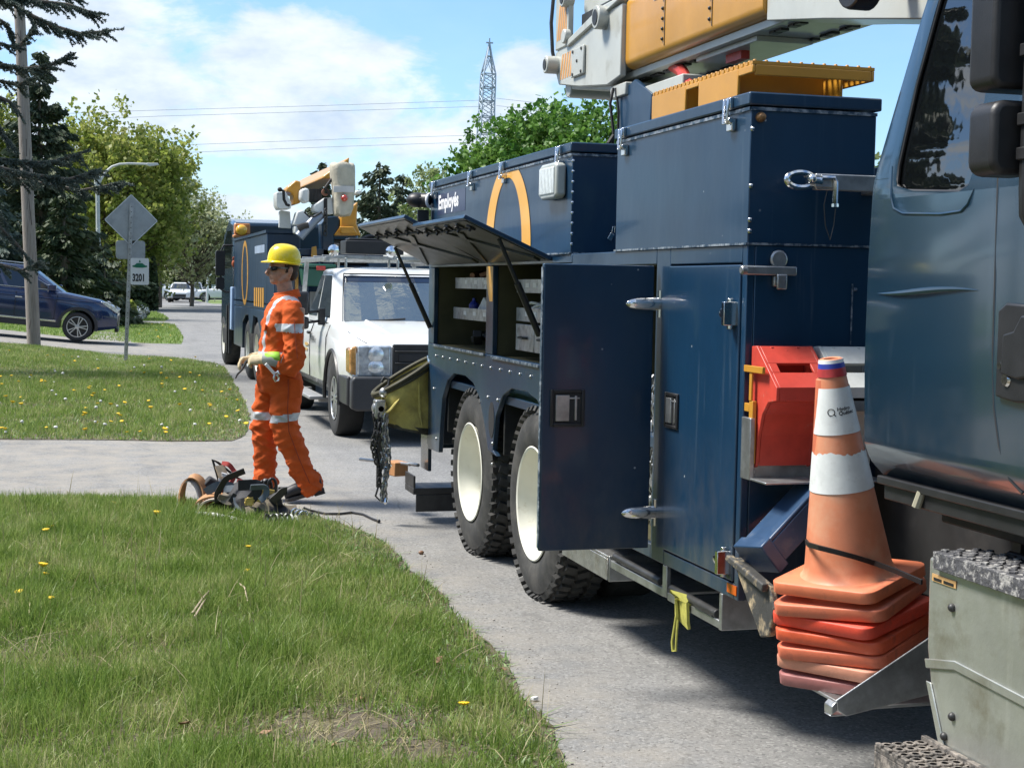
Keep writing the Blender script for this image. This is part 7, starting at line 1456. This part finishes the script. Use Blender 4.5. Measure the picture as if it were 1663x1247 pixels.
# ======================= TREES, POLES, SIGNS, WIRES =======================
BARK = mat('bark', (.11,.09,.07), .9, var=.35, scale=3, stretch=(6,6,1), bump=.02, bscale=8)
def quads(C, U, V_):
    # one quad per centre from half-axes U and V
    n_ = len(C); V4 = np.stack([C-U-V_, C+U-V_, C+U+V_, C-U+V_], 1).reshape(-1,3); return V4, np.arange(n_*4).reshape(n_,4)
def rvec(r, n_):
    v = r.normal(size=(n_,3)); return v/np.linalg.norm(v, axis=1)[:,None]
def leafy(label, x, y, h, wx, zb, n_leaf, ls, mt, seed, blobs=26, fill=.5, top=None, group=None, wy=None, trunk=.16, bare=0., name='tree', zoff=None):
    r = np.random.default_rng(seed); wy = wy or wx; n_leaf = int(n_leaf*2.6); ls *= .56; blobs = int(blobs*1.7); z0 = float(terr(x, y))-.03 if zoff is None else zoff
    o = thing(name, label, 'tree', (x, y, z0), group); o_ = Vector((x,y,z0))
    B = []; zc, hz = (zb+h)/2, (h-zb)/2
    while len(B) < blobs:
        p = r.uniform(-1,1,3); d = np.linalg.norm(p)
        if d > 1.12 or d < .25: continue
        sh = 1.0 if p[2] < 0 else (1-.35*p[2]); B.append((p[0]*wx*.82*sh, p[1]*wy*.82*sh, zc+p[2]*hz*.86, r.uniform(.5,1.15)))
    m_ = MB(); m_.tube([o_+Vector((0,0,-.2)), o_+Vector((.05*wx*.3,0,zb*.6)), o_+Vector((.02,0,zc)), o_+Vector((.1,0,zc+hz*.7))], [trunk*1.2,trunk,trunk*.65,trunk*.2], 9)
    for b in B:
        s_ = Vector((0,0,zb*.7+(b[2]-zb)*.45)); e_ = Vector(b[:3]); md = s_.lerp(e_,.55)+Vector((0,0,-.08*h*.3)); m_.tube([o_+s_, o_+md, o_+e_], [trunk*.42,trunk*.25,trunk*.07], 6)
        if bare:
            for k in range(int(6*bare)): q = e_+Vector(tuple(r.normal(size=3)*wx*.16)); m_.tube([o_+md.lerp(e_,.6), o_+q], [trunk*.10,trunk*.02], 4)
    m_.build('trunk', BARK, o)
    # twigs reach out and up from every bough; leaves sit along the twigs
    nt_ = int(len(B)*13); w_ = np.array([b[3]**2 for b in B]); k_ = r.choice(len(B), nt_, p=w_/w_.sum()); Bp = np.array([b[:3] for b in B]); rad_ = (.26*fill+.06)*min(wx,hz)
    st = Bp[k_]+r.normal(size=(nt_,3))*rad_*.75*np.array([1,1,.8]); out = st-np.array([0,0,zc-hz*.3]); out /= np.linalg.norm(out,axis=1)[:,None]
    td = out*.8+np.array([0,0,.45])+rvec(r,nt_)*.75; td /= np.linalg.norm(td,axis=1)[:,None]; tl = rad_*r.uniform(.5,1.7,nt_)
    i_ = r.integers(0,nt_,n_leaf); q_ = r.random(n_leaf)**.8; C = st[i_]+td[i_]*(tl[i_]*q_)[:,None]+r.normal(size=(n_leaf,3))*(ls*.55+.05*rad_)
    u = rvec(r, n_leaf); v = np.cross(u, rvec(r, n_leaf)); v /= np.linalg.norm(v,axis=1)[:,None]; sz = ls*r.uniform(.35,1.5,(n_leaf,1))
    V, F = quads(C, u*sz*.5, v*sz*.34); np_mesh('crown', V, F, mt, smooth=False, parent=o); return o
def spruce(label, x, y, h, w_, mt, seed, n_per=90, ls=.34, zb=.3, group=None, trunk=.18, sag=.28, lev=None, name='spruce_tree', zoff=None):
    r = np.random.default_rng(seed); z0 = float(terr(x, y))-.03 if zoff is None else zoff; o = thing(name, label, 'tree', (x,y,z0), group); o_ = Vector((x,y,z0))
    m_ = MB(); m_.tube([o_+Vector((0,0,-.2)), o_+Vector((0,0,h*.5)), o_+Vector((0,0,h*.98))], [trunk,trunk*.6,.02], 8)
    Cs, Us, Vs = [], [], []; lev = lev or int(h*3.0); n_per = int(n_per*1.7); ls *= .58
    for i in range(lev):
        t_ = i/(lev-1); z = zb+(h-zb)*t_**.92; L0 = w_*(1-t_)**.8*(.82+.18*sin(i*2.4))+.12
        nb = max(6, int(15*(1-t_*.6)))
        for b in range(nb):
            a = r.uniform(0,2*pi); z = zb+(h-zb)*min(.985,max(0,t_+r.uniform(-1.6,1.6)/lev))**.92; L_ = (w_*(1-t_)**.85+.10)*r.uniform(.5,1.25); n_ = max(6, int(n_per*L_/w_))
            s_ = np.sqrt(r.random(n_)); dz = (-sag*(1.15-t_*1.1)+.25*t_)*L_*s_*(1.15-s_*.5)+r.normal(0,.05,n_)
            dirv = np.array([cos(a), sin(a)]); side = np.array([-sin(a), cos(a)]); lat = r.normal(0,1,n_)*.15*L_*(1.05-s_)+r.normal(0,.05,n_)
            C = np.stack([dirv[0]*s_*L_+side[0]*lat, dirv[1]*s_*L_+side[1]*lat, z+dz-np.abs(lat)*.35-r.random(n_)*.10], 1)
            ou = np.stack([dirv[0]+side[0]*lat/L_*2.2, dirv[1]+side[1]*lat/L_*2.2, -.35-.5*r.random(n_)], 1); ou /= np.linalg.norm(ou,axis=1)[:,None]
            vv = np.cross(ou, rvec(r, n_)); vv /= np.linalg.norm(vv,axis=1)[:,None]; sz = ls*r.uniform(.5,1.2,(n_,1)); Cs.append(C); Us.append(ou*sz*.5); Vs.append(vv*sz*.20)
            if b < 4 and L_ > .8: m_.tube([o_+Vector((0,0,z)), o_+Vector((dirv[0]*L_*.55, dirv[1]*L_*.55, z-sag*L_*.55*.8)), o_+Vector((dirv[0]*L_*.95,dirv[1]*L_*.95,z-sag*L_*.5))], [.035,.02,.006], 5)
    m_.build('trunk', BARK, o); V, F = quads(np.concatenate(Cs), np.concatenate(Us), np.concatenate(Vs)); np_mesh('crown', V, F, mt, smooth=False, parent=o); return o
DKS = leaf_mat('spruce_dark', [(.022,.038,.020),(.042,.064,.034),(.07,.092,.048),(.12,.13,.075)], .2, .6, .9)
BLS = leaf_mat('spruce_blue', [(.018,.034,.028),(.038,.062,.05),(.068,.095,.076),(.115,.135,.11)], .2, .6, .9)
SPR = leaf_mat('spring_green', [(.11,.155,.026),(.19,.245,.045),(.29,.32,.075),(.40,.38,.13)], .55, .5, .5)
PALE = leaf_mat('sky_pale_leaves', [(.17,.20,.08),(.28,.31,.14),(.41,.44,.26),(.54,.57,.42)], .4, .5, .7)  # whitish tones paint in the bright sky seen through thin leaves
MAPLE = leaf_mat('maple_green', [(.035,.10,.015),(.07,.17,.025),(.13,.25,.045),(.20,.32,.08)], .4, .45, .8)
MIXG = leaf_mat('mixed_green', [(.06,.10,.03),(.11,.16,.05),(.18,.22,.08),(.28,.28,.15)], .35, .5, .5)
HEDG = leaf_mat('hedge_dark', [(.015,.030,.012),(.032,.055,.02),(.055,.075,.03),(.09,.10,.05)], .15, .6, 1.)
def at_d(px, py, y): return aty(px, py, y)
def top_h(px, py, y): q = aty(px, py, y); return q.x, q.z
# left side
x, h = top_h(64, 92, 66); spruce('tall dark spruce tree behind the wooden utility pole', x, 66, h, 3.0, DKS, 1, 120, .42, .6)
x, h = top_h(168, 408, 57); spruce('broad low dark spruce tree behind the front of the blue SUV', x, 57, h, 2.0, DKS, 2, 110, .36, .3)
x, h = top_h(104, 318, 54); spruce('dark spruce tree right above the windscreen of the blue SUV', x, 54, h, 1.7, HEDG, 12, 110, .34, .2)
x, h = top_h(12, 310, 50); spruce('blue grey spruce tree at the left edge behind the SUV roof', x-.6, 50, h+.6, 1.9, BLS, 3, 100, .3, .3)
x, h = top_h(180, 150, 84); leafy('tall spring green tree with yellowish leaves behind the street lamp', x, 86, h-1.5, 4.2, 1.6, 13000, .30, SPR, 4, 60, .75, trunk=.22)
x, h = top_h(232, 172, 82); leafy('yellow green spring tree standing right of the tallest one', x, 88, h-1.0, 2.8, 2.2, 7600, .26, SPR, 14, 40, .7, trunk=.18)
x, h = top_h(322, 298, 100); leafy('sparse tree with sky-pale leaves at the end of the left row', x-.4, 100, h-.7, 2.7, 1.4, 5200, .26, PALE, 5, 46, .8, bare=1., trunk=.13)
x, h = top_h(268, 215, 94); leafy('tree with sky-pale leaves between the green trees and the far road', x-.3, 94, h-.7, 2.0, 2.0, 4600, .26, PALE, 15, 34, .8, bare=1., trunk=.13)
x, h = top_h(8, 180, 95); leafy('bright green tree peeking out at the far left edge', x-1.0, 95, h+1.0, 2.8, 2.0, 7000, .30, SPR, 6, 30, .7)
def hedge(label, x0, x1, y, h, dp, mt, seed, n_=9000, ls=.2):
    r = np.random.default_rng(seed); o = thing('hedge', label, 'hedge', ((x0+x1)/2, y, float(terr((x0+x1)/2, y))))
    t_ = r.random(n_); C = np.stack([(x0-x1)/2+(x1-x0)*r.random(n_), r.uniform(-dp,dp,n_), h*r.random(n_)**.7], 1); k = 1-.25*(C[:,2]/h)**3; C[:,0] *= k; C[:,2] *= (.86+.2*vnoise(C[:,0]+50, C[:,1]+50, 1.3, seed)); u = rvec(r,n_); v = np.cross(u, rvec(r,n_)); v /= np.linalg.norm(v,axis=1)[:,None]; s_ = ls*r.uniform(.5,1.2,(n_,1))
    V, F = quads(C, u*s_*.5, v*s_*.35); np_mesh('foliage', V, F, mt, parent=o); m_ = MB()
    for k in range(4): xx = x0+(x1-x0)*(k+.5)/4; m_.tube([(xx,y,0),(xx,y,h*.6)],[.05,.03],6)
    m_.build('stem', BARK, o)
q0, q1 = atz(196,500), aty(262,500,78); hedge('clipped dark hedge along the far front yard', aty(206,490,80).x, aty(262,490,80).x, 84.5, 2.9, .9, HEDG, 21)
q = aty(180,440,60); 
def shrub(label, px, ytop, y, w_, mt, seed, n_=5000, ls=.16):
    x, h = top_h(px, ytop, y); r = np.random.default_rng(seed); z0 = float(terr(x,y)); o = thing('shrub', label, 'shrub', (x,y,z0)); d = rvec(r,n_)*(r.random((n_,1))**.35); C = np.stack([d[:,0]*w_, d[:,1]*w_, (h-z0)*(.5+.5*d[:,2])],1); u = rvec(r,n_); v = np.cross(u,rvec(r,n_)); v /= np.linalg.norm(v,axis=1)[:,None]; s_ = ls*r.uniform(.5,1.2,(n_,1)); V, F = quads(C,u*s_*.5,v*s_*.35); np_mesh('foliage', V, F, mt, parent=o); m_ = MB(); m_.tube([(x,y,z0),(x,y,z0+(h-z0)*.5)],[.06,.03],6); m_.build('stem', BARK, o)
shrub('rounded olive green cedar shrub behind the sign post', 181, 436, 60, .62, leaf_mat('cedar', [(.035,.055,.02),(.06,.085,.03),(.10,.12,.04)], .2, .6, 1.5), 22)
shrub('small yellow green shrub beside the cedar shrub', 199, 484, 62, .55, SPR, 23, 1800)
shrub('low green shrub with white flowers at the yard edge', 218, 489, 64, .6, MIXG, 24, 1800)
shrub('white flowering clump in front of the clipped hedge', 226, 494, 63.6, .42, mat('white_blossom', (.6,.6,.56), .7, var=.2), 25, 300, .10)
# trees closing the far end of the street
for i, (px, py, y, w_, mt, lab) in enumerate(((275,420,150,4.5,MIXG,'mixed green tree behind the far left parked hatchback'),(300,395,165,5.0,MIXG,'rounded green tree above the oncoming white car'),(338,385,160,5.0,PALE,'tree with sky-pale leaves behind the far mast arm pole'),(372,400,170,5.5,MIXG,'green tree at the far end beside the second truck mirror'),(400,420,150,5.0,SPR,'yellow green tree half hidden by the second truck'),(246,430,140,3.8,HEDG,'dark green tree beyond the clipped hedge'),(322,430,140,3.6,HEDG,'dark low tree behind the oncoming white car'),(355,435,145,4.0,MIXG,'dull green low tree behind the far white car'))):
    x, h = top_h(px, py, y); leafy(lab, x, y, max(h,3), w_, .4, 4200, .5, mt, 40+i, 26, .9, trunk=.15)
# right side, behind the trucks
x, h = top_h(617, 262, 66); spruce('dark spruce tree rising right of the tarped bucket', x, 66, h, 3.0, DKS, 7, 110, .34, .5)
x, h = top_h(648, 283, 72); spruce('smaller dark spruce tree beside the taller one', x+.2, 72, h, 2.6, DKS, 8, 90, .34, .5)
x, h = top_h(522, 262, 80); spruce('spruce tree whose tip shows above the second truck boom', x, 80, h, 1.7, DKS, 9, 80, .34, .5)
x, h = top_h(702, 262, 60); leafy('light green birch tree behind the spot lamp of the near truck', x+.1, 60, h-.3, 1.6, .8, 6500, .19, leaf_mat('birch_green', [(.08,.13,.03),(.15,.21,.06),(.24,.29,.12),(.33,.36,.2)], .4, .5, .8), 10, 34, .7, bare=.6, trunk=.09)
x, h = top_h(858, 172, 40); leafy('large bright green maple tree behind the navy bins', x+.25, 40, h-.35, 2.1, 1.5, 15000, .19, MAPLE, 11, 60, .75, trunk=.2)
x, h = top_h(955, 166, 38); leafy('bright green maple tree next to the boom pedestal', x+.5, 38, h-.3, 1.6, 1.5, 9000, .19, MAPLE, 16, 40, .75, trunk=.16)
x, h = top_h(790, 214, 44); leafy('young maple tree below the lattice tower', x+.15, 44, h-.55, 1.1, 1.2, 4500, .18, MAPLE, 17, 26, .75, trunk=.12)
x, h = top_h(1440, 185, 24); leafy('green tree glimpsed between the front bin and the cab', x+.95, 24, h-.9, 1.3, 1.0, 5000, .16, MIXG, 18, 30, .7, trunk=.12)
# trees on the left lawns that the cab window and the paint mirror
for i, (x, y, h, w_) in enumerate(((-9.5,17.5,9.5,2.5),(-12.5,12.0,10.5,2.7),(-8.2,23.5,10,2.3),(-15,19,11,2.7),(-14,6.5,9,2.6))): spruce(('tall spruce tree beyond the left edge of the view, by the first driveway','tall spruce tree beyond the left edge of the view, on the near lawn','narrow spruce tree beyond the left edge of the view, on the second lawn','tallest spruce tree beyond the left edge, set back from the street','spruce tree far to the left of the camera')[i], x, y, h, w_, BLS if i % 2 else DKS, 60+i, 70, .5, .3, 'spruces along the left lawns', lev=26)
for i, (x, y, h, w_) in enumerate(((-7,-14,9,4.0),(4,-19,10,4.5),(13,-15,9,4.0),(-14,-4,9,4.0))): leafy(('round green tree added behind the camera on the left','round green tree added straight behind the camera','round green tree added behind the camera on the right','round green tree added at the left rear of the camera')[i], x, y, h, w_, 1.2, 3500, .6, MIXG, 80+i, 26, .8, zoff=0)  # unseen trees added behind the camera for glass and paint to reflect
NSM = leaf_mat('spruce_near', [(.04,.062,.052),(.075,.105,.088),(.12,.15,.125),(.19,.21,.18)], .22, .55, 1.2)
# the near spruce whose boughs reach in from the left, needle by needle
NS = thing('spruce_tree', 'near spruce with drooping blue green boughs overhanging the utility pole', 'tree', (-4.6, 27.5, float(terr(-4.6,27.5))-.03))
rn = np.random.default_rng(77); YB = 27.5; m_ = MB(); o_ = Vector(NS.location); m_.tube([o_+Vector((0,0,-.2)), o_+Vector((0,0,6)), o_+Vector((0,0,12))], [.24,.17,.04], 10)
boughs = [([(-150,-40),(-60,-25),(0,-8),(60,2),(110,8),(156,22)],0,1.0),([(-150,-30),(-60,-20),(10,0),(45,22),(85,42),(130,55),(173,50)],-.4,1.0),([(-150,-10),(-70,10),(-20,20),(10,40),(20,62)],.3,.9),([(-160,40),(-60,60),(0,72),(30,78),(58,40)],.2,.8),([(-150,60),(-60,90),(0,105),(40,112),(75,108),(109,94)],-.2,1.0),([(-160,90),(-60,120),(-10,130),(30,138),(60,125)],.5,.9),([(-150,130),(-80,140),(-20,150),(15,165),(30,180)],.1,.8),([(-160,190),(-70,235),(0,258),(50,266),(90,262),(127,250)],0,1.1),([(-160,215),(-60,255),(10,275),(60,285),(110,292),(155,278)],-.5,1.0),([(-160,220),(-60,265),(20,290),(80,300),(130,310),(200,296)],.6,.8),([(-170,350),(-60,400),(0,430),(35,440),(60,428)],-.3,1.0),([(-170,300),(-60,345),(-10,360),(25,395),(52,425)],.4,.8),([(-170,280),(-60,320),(-10,335),(10,360)],.2,.9),([(-150,-45),(-40,-30),(40,-18),(120,-6)],.8,1.0),([(-160,150),(-60,180),(-5,205),(20,235)],.4,.7)]
NC, NU, NV = [], [], []
for path, dy_b, k_ in boughs:
    P = [aty(px, py, YB+dy_b) for px, py in path]; m_.tube([Vector((o_.x, o_.y, P[0].z+.3))]+P, [.05,.045]+[.03]*(len(P)-2)+[.008], 6)
    L_ = [(P[i+1]-P[i]).length for i in range(len(P)-1)]; tot = sum(L_)
    for q in range(int(105*k_*tot/2.2)):
        s_ = rn.random()**.8*tot; i = 0
        while i < len(L_)-1 and s_ > L_[i]: s_ -= L_[i]; i += 1
        p = P[i].lerp(P[i+1], s_/L_[i]); d = (P[i+1]-P[i]).normalized(); tl = rn.uniform(.10,.34)*(.6+.4*k_)
        sd_ = d.cross(Vector((0,0,1))); sd_.normalize(); t_ = (d*rn.uniform(.4,1.0)+sd_*rn.uniform(-1,1)*.8+Vector((0,0,rn.uniform(-.75,.12)))).normalized()
        n_ = int(tl*430); a = rn.random(n_); pos = np.array(p)[None]+np.array(t_)[None]*(a*tl)[:,None]+np.array((0,0,-.06))[None]*((a*tl)**1.5)[:,None]
        nd = np.array(t_)[None]*.75+rvec(rn, n_)*.8; nd /= np.linalg.norm(nd,axis=1)[:,None]; nl = rn.uniform(.022,.045,(n_,1)); vv = np.cross(nd, rvec(rn,n_)); vv /= np.linalg.norm(vv,axis=1)[:,None]
        NC.append(pos+nd*nl*.5); NU.append(nd*nl*.5); NV.append(vv*.0062)
m_.build('trunk', BARK, NS); V, F = quads(np.concatenate(NC), np.concatenate(NU), np.concatenate(NV)); ob = np_mesh('crown', V-np.array(NS.location)[None], F, NSM, parent=NS)
# ---- utility pole, sign post, street lamp, far poles ----
WOOD = mat('pole_wood', (.27,.235,.20), .85, var=.22, scale=2.5, stretch=(9,9,.5), col2=(.15,.12,.095), c2=(.5,.7), c2scale=4, bump=.008, bscale=14)
UP = thing('utility_pole', 'weathered wooden utility pole standing on the dandelion lawn', 'utility pole', (atz(56,577).x, 35.2, 0))
b0, b1_ = aty(56,580,35.2), aty(31,0,35.2); d = (b1_-b0); m_ = MB(); m_.tube([b0+d*t_ for t_ in (0,.25,.5,.75,1,1.45)], [.148,.142,.134,.124,.112,.10], 16); m_.build('shaft', WOOD, UP)
m_ = MB(); r_ = random.Random(2)
for k in range(9): p = b0+d*r_.uniform(.05,.9); m_.tube([p+Vector((r_.uniform(-.09,.09),-.135,0)), p+Vector((r_.uniform(-.09,.09),-.130,r_.uniform(.3,.8)))], .006, 4)
m_.build('cracks', mat('wood_crack', (.05,.04,.035), .9), UP)
SG = mat('sign_back', (.36,.38,.38), .45, .5, var=.12, scale=5, col2=(.26,.28,.28), c2=(.5,.75), c2scale=7); EDGE = mat('sign_edge', (.62,.64,.64), .4, .4)
SP_ = thing('sign_post', 'galvanised sign post carrying a grey diamond and rectangle seen from behind', 'sign post', (atz(204,588).x, atz(204,588).y, 0))
ys = atz(204,588).y; P0, P1 = aty(204,590,ys), aty(214,330,ys); m_ = MB(); m_.bar(P0, P1, .075, .035, up=(0,1,0)); m_.bar(P0+Vector((0,-.03,0)), P1+Vector((0,-.03,0)), .03, .03, up=(0,1,0))
for k in range(30): p = P0.lerp(P1, .02+k*.033); m_.cyl(p+Vector((0,-.047,0)), p+Vector((0,-.0455,0)), .010, n=6, m=1)
m_.build('post', [STEEL, DARK], SP_)
cd_ = aty(213,358,ys+.06); hd_ = .51; m_ = MB(); m_.prism([(cd_.x,cd_.z-hd_),(cd_.x+hd_,cd_.z),(cd_.x,cd_.z+hd_),(cd_.x-hd_,cd_.z)], 'y', cd_.y, cd_.y+.01); dm = m_.build('diamond_sign', SG, SP_)
m_ = MB()
cs_ = [Vector((cd_.x,cd_.y-.003,cd_.z-hd_)),Vector((cd_.x+hd_,cd_.y-.003,cd_.z)),Vector((cd_.x,cd_.y-.003,cd_.z+hd_)),Vector((cd_.x-hd_,cd_.y-.003,cd_.z))]
for i in range(4): m_.bar(cs_[i].lerp(cs_[(i+1)%4],.01), cs_[i].lerp(cs_[(i+1)%4],.99), .016, .006, up=(0,1,0))
m_.build('diamond_edge', EDGE, dm)
cr_ = aty(212,406,ys+.06); m_ = MB(); m_.prism([(cr_.x+a, cr_.z+b) for a, b in rrect(-.285,.285,-.185,.185,.06)], 'y', cr_.y, cr_.y+.01); m_.build('plate_sign', SG, SP_, bevel=.002)
NP = thing('address_sign', 'small white number sign reading 3201 with a green emblem on the sign post', 'sign', (aty(227,440,ys-.06).x, ys-.06, aty(227,459,ys).z))
cn = aty(227,441,ys-.075); m_ = MB(); m_.prism([(cn.x+a, cn.z+b) for a, b in rrect(-.178,.178,-.265,.265,.03)], 'y', cn.y, cn.y+.012); m_.build('plate', mat('sign_white', (.72,.74,.72), .4, var=.05), NP)
def txt_sign(t_, size, dx, dz, mt, name, bold=.0, sx=1.): return MB().ext(text_mb(t_, size, bold=bold, sx=sx), lambda v: Vector((cn.x+dx+v.x, cn.y-.004, cn.z+dz+v.y))).build(name, mt, NP, smooth=0)
txt_sign('3201', .20, -.145, -.19, BLACK, 'number', .008, .62)
m_ = MB(); GRN = mat('sign_green', (.0,.16,.08), .5)
m_.prism([(cn.x+a, cn.z+b) for a, b in ((-.14,.09),(-.145,.115),(-.10,.125),(-.06,.165),(.05,.165),(.10,.125),(.145,.115),(.14,.09),(.06,.075),(-.06,.075))], 'y', cn.y-.005, cn.y-.001); m_.prism([(cn.x+a, cn.z+b) for a, b in ((-.02,.18),(.0,.235),(.02,.18))], 'y', cn.y-.005, cn.y-.001); m_.build('emblem', GRN, NP, smooth=0)
# street lamp
YL = 72.; POST = mat('lamp_post_grey', (.50,.51,.49), .5, .3, var=.1); LP = thing('street_lamp', 'pale curved arm street lamp rising above the spring trees', 'street lamp', (aty(161,470,YL).x, YL, 0))
m_ = MB(); a0 = aty(161,470,YL); m_.tube([Vector((a0.x+.02,YL,0)), aty(160,416,YL), aty(158,290,YL)], [.11,.10,.085], 12); m_.build('post', POST, LP)
m_ = MB(); m_.tube([aty(px,py,YL) for px, py in ((160,300),(164,292),(172,279),(182,271),(194,267),(210,266),(240,267))], .055, 8); m_.cyl(aty(158,284,YL), aty(158,302,YL), .13, n=10); m_.build('arm', POST, LP)
m_ = MB(); h0 = aty(240,267,YL); m_.prism([(h0.x-.05,h0.z+.05),(h0.x+.45,h0.z+.07),(h0.x+.50,h0.z-.02),(h0.x+.1,h0.z-.10),(h0.x-.05,h0.z-.06)], 'y', YL-.12, YL+.12); m_.build('lamp_head', POST, LP, bevel=.02)
# far mast arm pole, thin poles and small road signs
MA = thing('traffic_pole', 'white mast arm pole at the far junction', 'traffic pole', (aty(336,488,118).x, 118, 0)); m_ = MB(); m_.tube([Vector((aty(336,488,118).x,118,0)), aty(338,440,118), aty(338,434,118)], [.10,.09,.08], 8); m_.build('post', WP, MA); m_ = MB(); m_.tube([aty(338,440,118), aty(356,432,118), aty(372,428,118)], .055, 6); m_.tube([aty(338,450,118), aty(350,440,118), aty(358,432,118)], .05, 6); m_.build('arm', WP, MA)
for px, y0, y1, Y_, lab in ((260,430,494,112,'thin grey pole left of the far parked hatchback'),(253,440,492,115,'slim wooden pole beside the clipped hedge')):
    p = aty(px, y1, Y_); o = thing('street_pole', lab, 'pole', (p.x, Y_, 0)); m_ = MB(); m_.tube([Vector((p.x,Y_,0)), aty(px,y0,Y_)], [.11,.08], 8); m_.build('shaft', STEEL, o); m_ = MB(); m_.lathe([(.08,0),(.09,.05),(.03,.12)], aty(px,y0,Y_), 'z', 8, cap=True); m_.build('cap', DKSTEEL, o)
for px, py, Y_, lab in ((280,463,122,'small grey road sign above the far parked hatchback'),(349,467,124,'pale blue road sign above the far white car')):
    p = aty(px, py, Y_); o = thing('road_sign', lab, 'sign', (p.x, Y_, 0)); m_ = MB(); m_.tube([Vector((p.x,Y_,0)), Vector((p.x,Y_,p.z))], .03, 6); m_.build('post', STEEL, o); m_ = MB(); m_.prism([(p.x+a,p.z+b) for a, b in rrect(-.26,.26,-.22,.22,.05)], 'y', Y_-.04, Y_-.03); m_.build('panel', mat('far_sign', (.35,.45,.45), .5), o)
# lattice tower and its lines
YT = 330.; LT = thing('lattice_tower', 'steel lattice transmission tower above the maple trees', 'transmission tower', (aty(790,300,YT).x, YT, 0)); TS = mat('hazed_tower_steel', (.34,.40,.46), .5, .4)  # distance haze is put into the steel colour, paler and bluer
lev = [(795,70,.2),(794,92,4),(793,121,10),(792,143,10.5),(791,165,10.5),(790,190,11),(789,218,12),(788,260,14),(786,330,18)]
m_ = MB(); C4 = []
for px, py, wpx in lev: c_ = aty(px, py, YT); wr_ = wpx*YT/FPX; C4.append([c_+Vector((sx*wr_, sy*wr_, 0)) for sx, sy in ((-1,-1),(1,-1),(1,1),(-1,1))])
for i in range(4): m_.tube([c_[i] for c_ in C4], .17, 4)
m_.build('leg_frame', TS, LT)
m_ = MB()
for k in range(1, len(C4)-1):
    A, B = C4[k], C4[k+1]; nsub = 2 if k in (2,3,4,5,6) else 1
    for i in range(4):
        j = (i+1) % 4; m_.tube([A[i],A[j]], .12, 4)
        for s_ in range(nsub):
            f = lambda p, q, t_: p.lerp(q, t_); t0, t1 = s_/nsub, (s_+1)/nsub; m_.tube([f(A[i],B[i],t0), f(A[j],B[j],t1)], .085, 4); m_.tube([f(A[j],B[j],t0), f(A[i],B[i],t1)], .085, 4)
m_.build('bracing', TS, LT)
m_ = MB(); t0 = aty(795,70,YT); m_.bar(t0+Vector((-.8,0,0)), t0+Vector((.8,0,0)), .3,.3); m_.bar(t0+Vector((0,0,-.5)), t0+Vector((0,0,1.0)), .25,.25); m_.build('tower_head', TS, LT)
WIRE = mat('wire_grey', (.33,.36,.40), .5)
wl = [([(-80,192),(230,180),(520,172),(786,163)],340,'upper power line running to the lattice tower'),([(-80,203),(260,189),(560,180),(788,173)],344,'second power line just below the upper one'),([(-80,256),(290,236),(560,226),(770,220)],350,'third power line crossing above the second truck'),([(-80,268),(300,248),(560,238),(768,231)],354,'lowest power line crossing above the second truck'),([(806,160),(860,166),(1000,178),(1300,200)],340,'power line leaving the lattice tower to the right'),([(806,172),(870,178),(1000,190),(1300,214)],344,'lower power line leaving the lattice tower to the right')]
for pts, y_, lab in wl:
    m_ = MB(); m_.tube([aty(px,py,y_) for px, py in pts], .05, 5); p = aty(*pts[0], y_); tag(m_.build('power_line', WIRE, None, org=p), lab, 'power line')
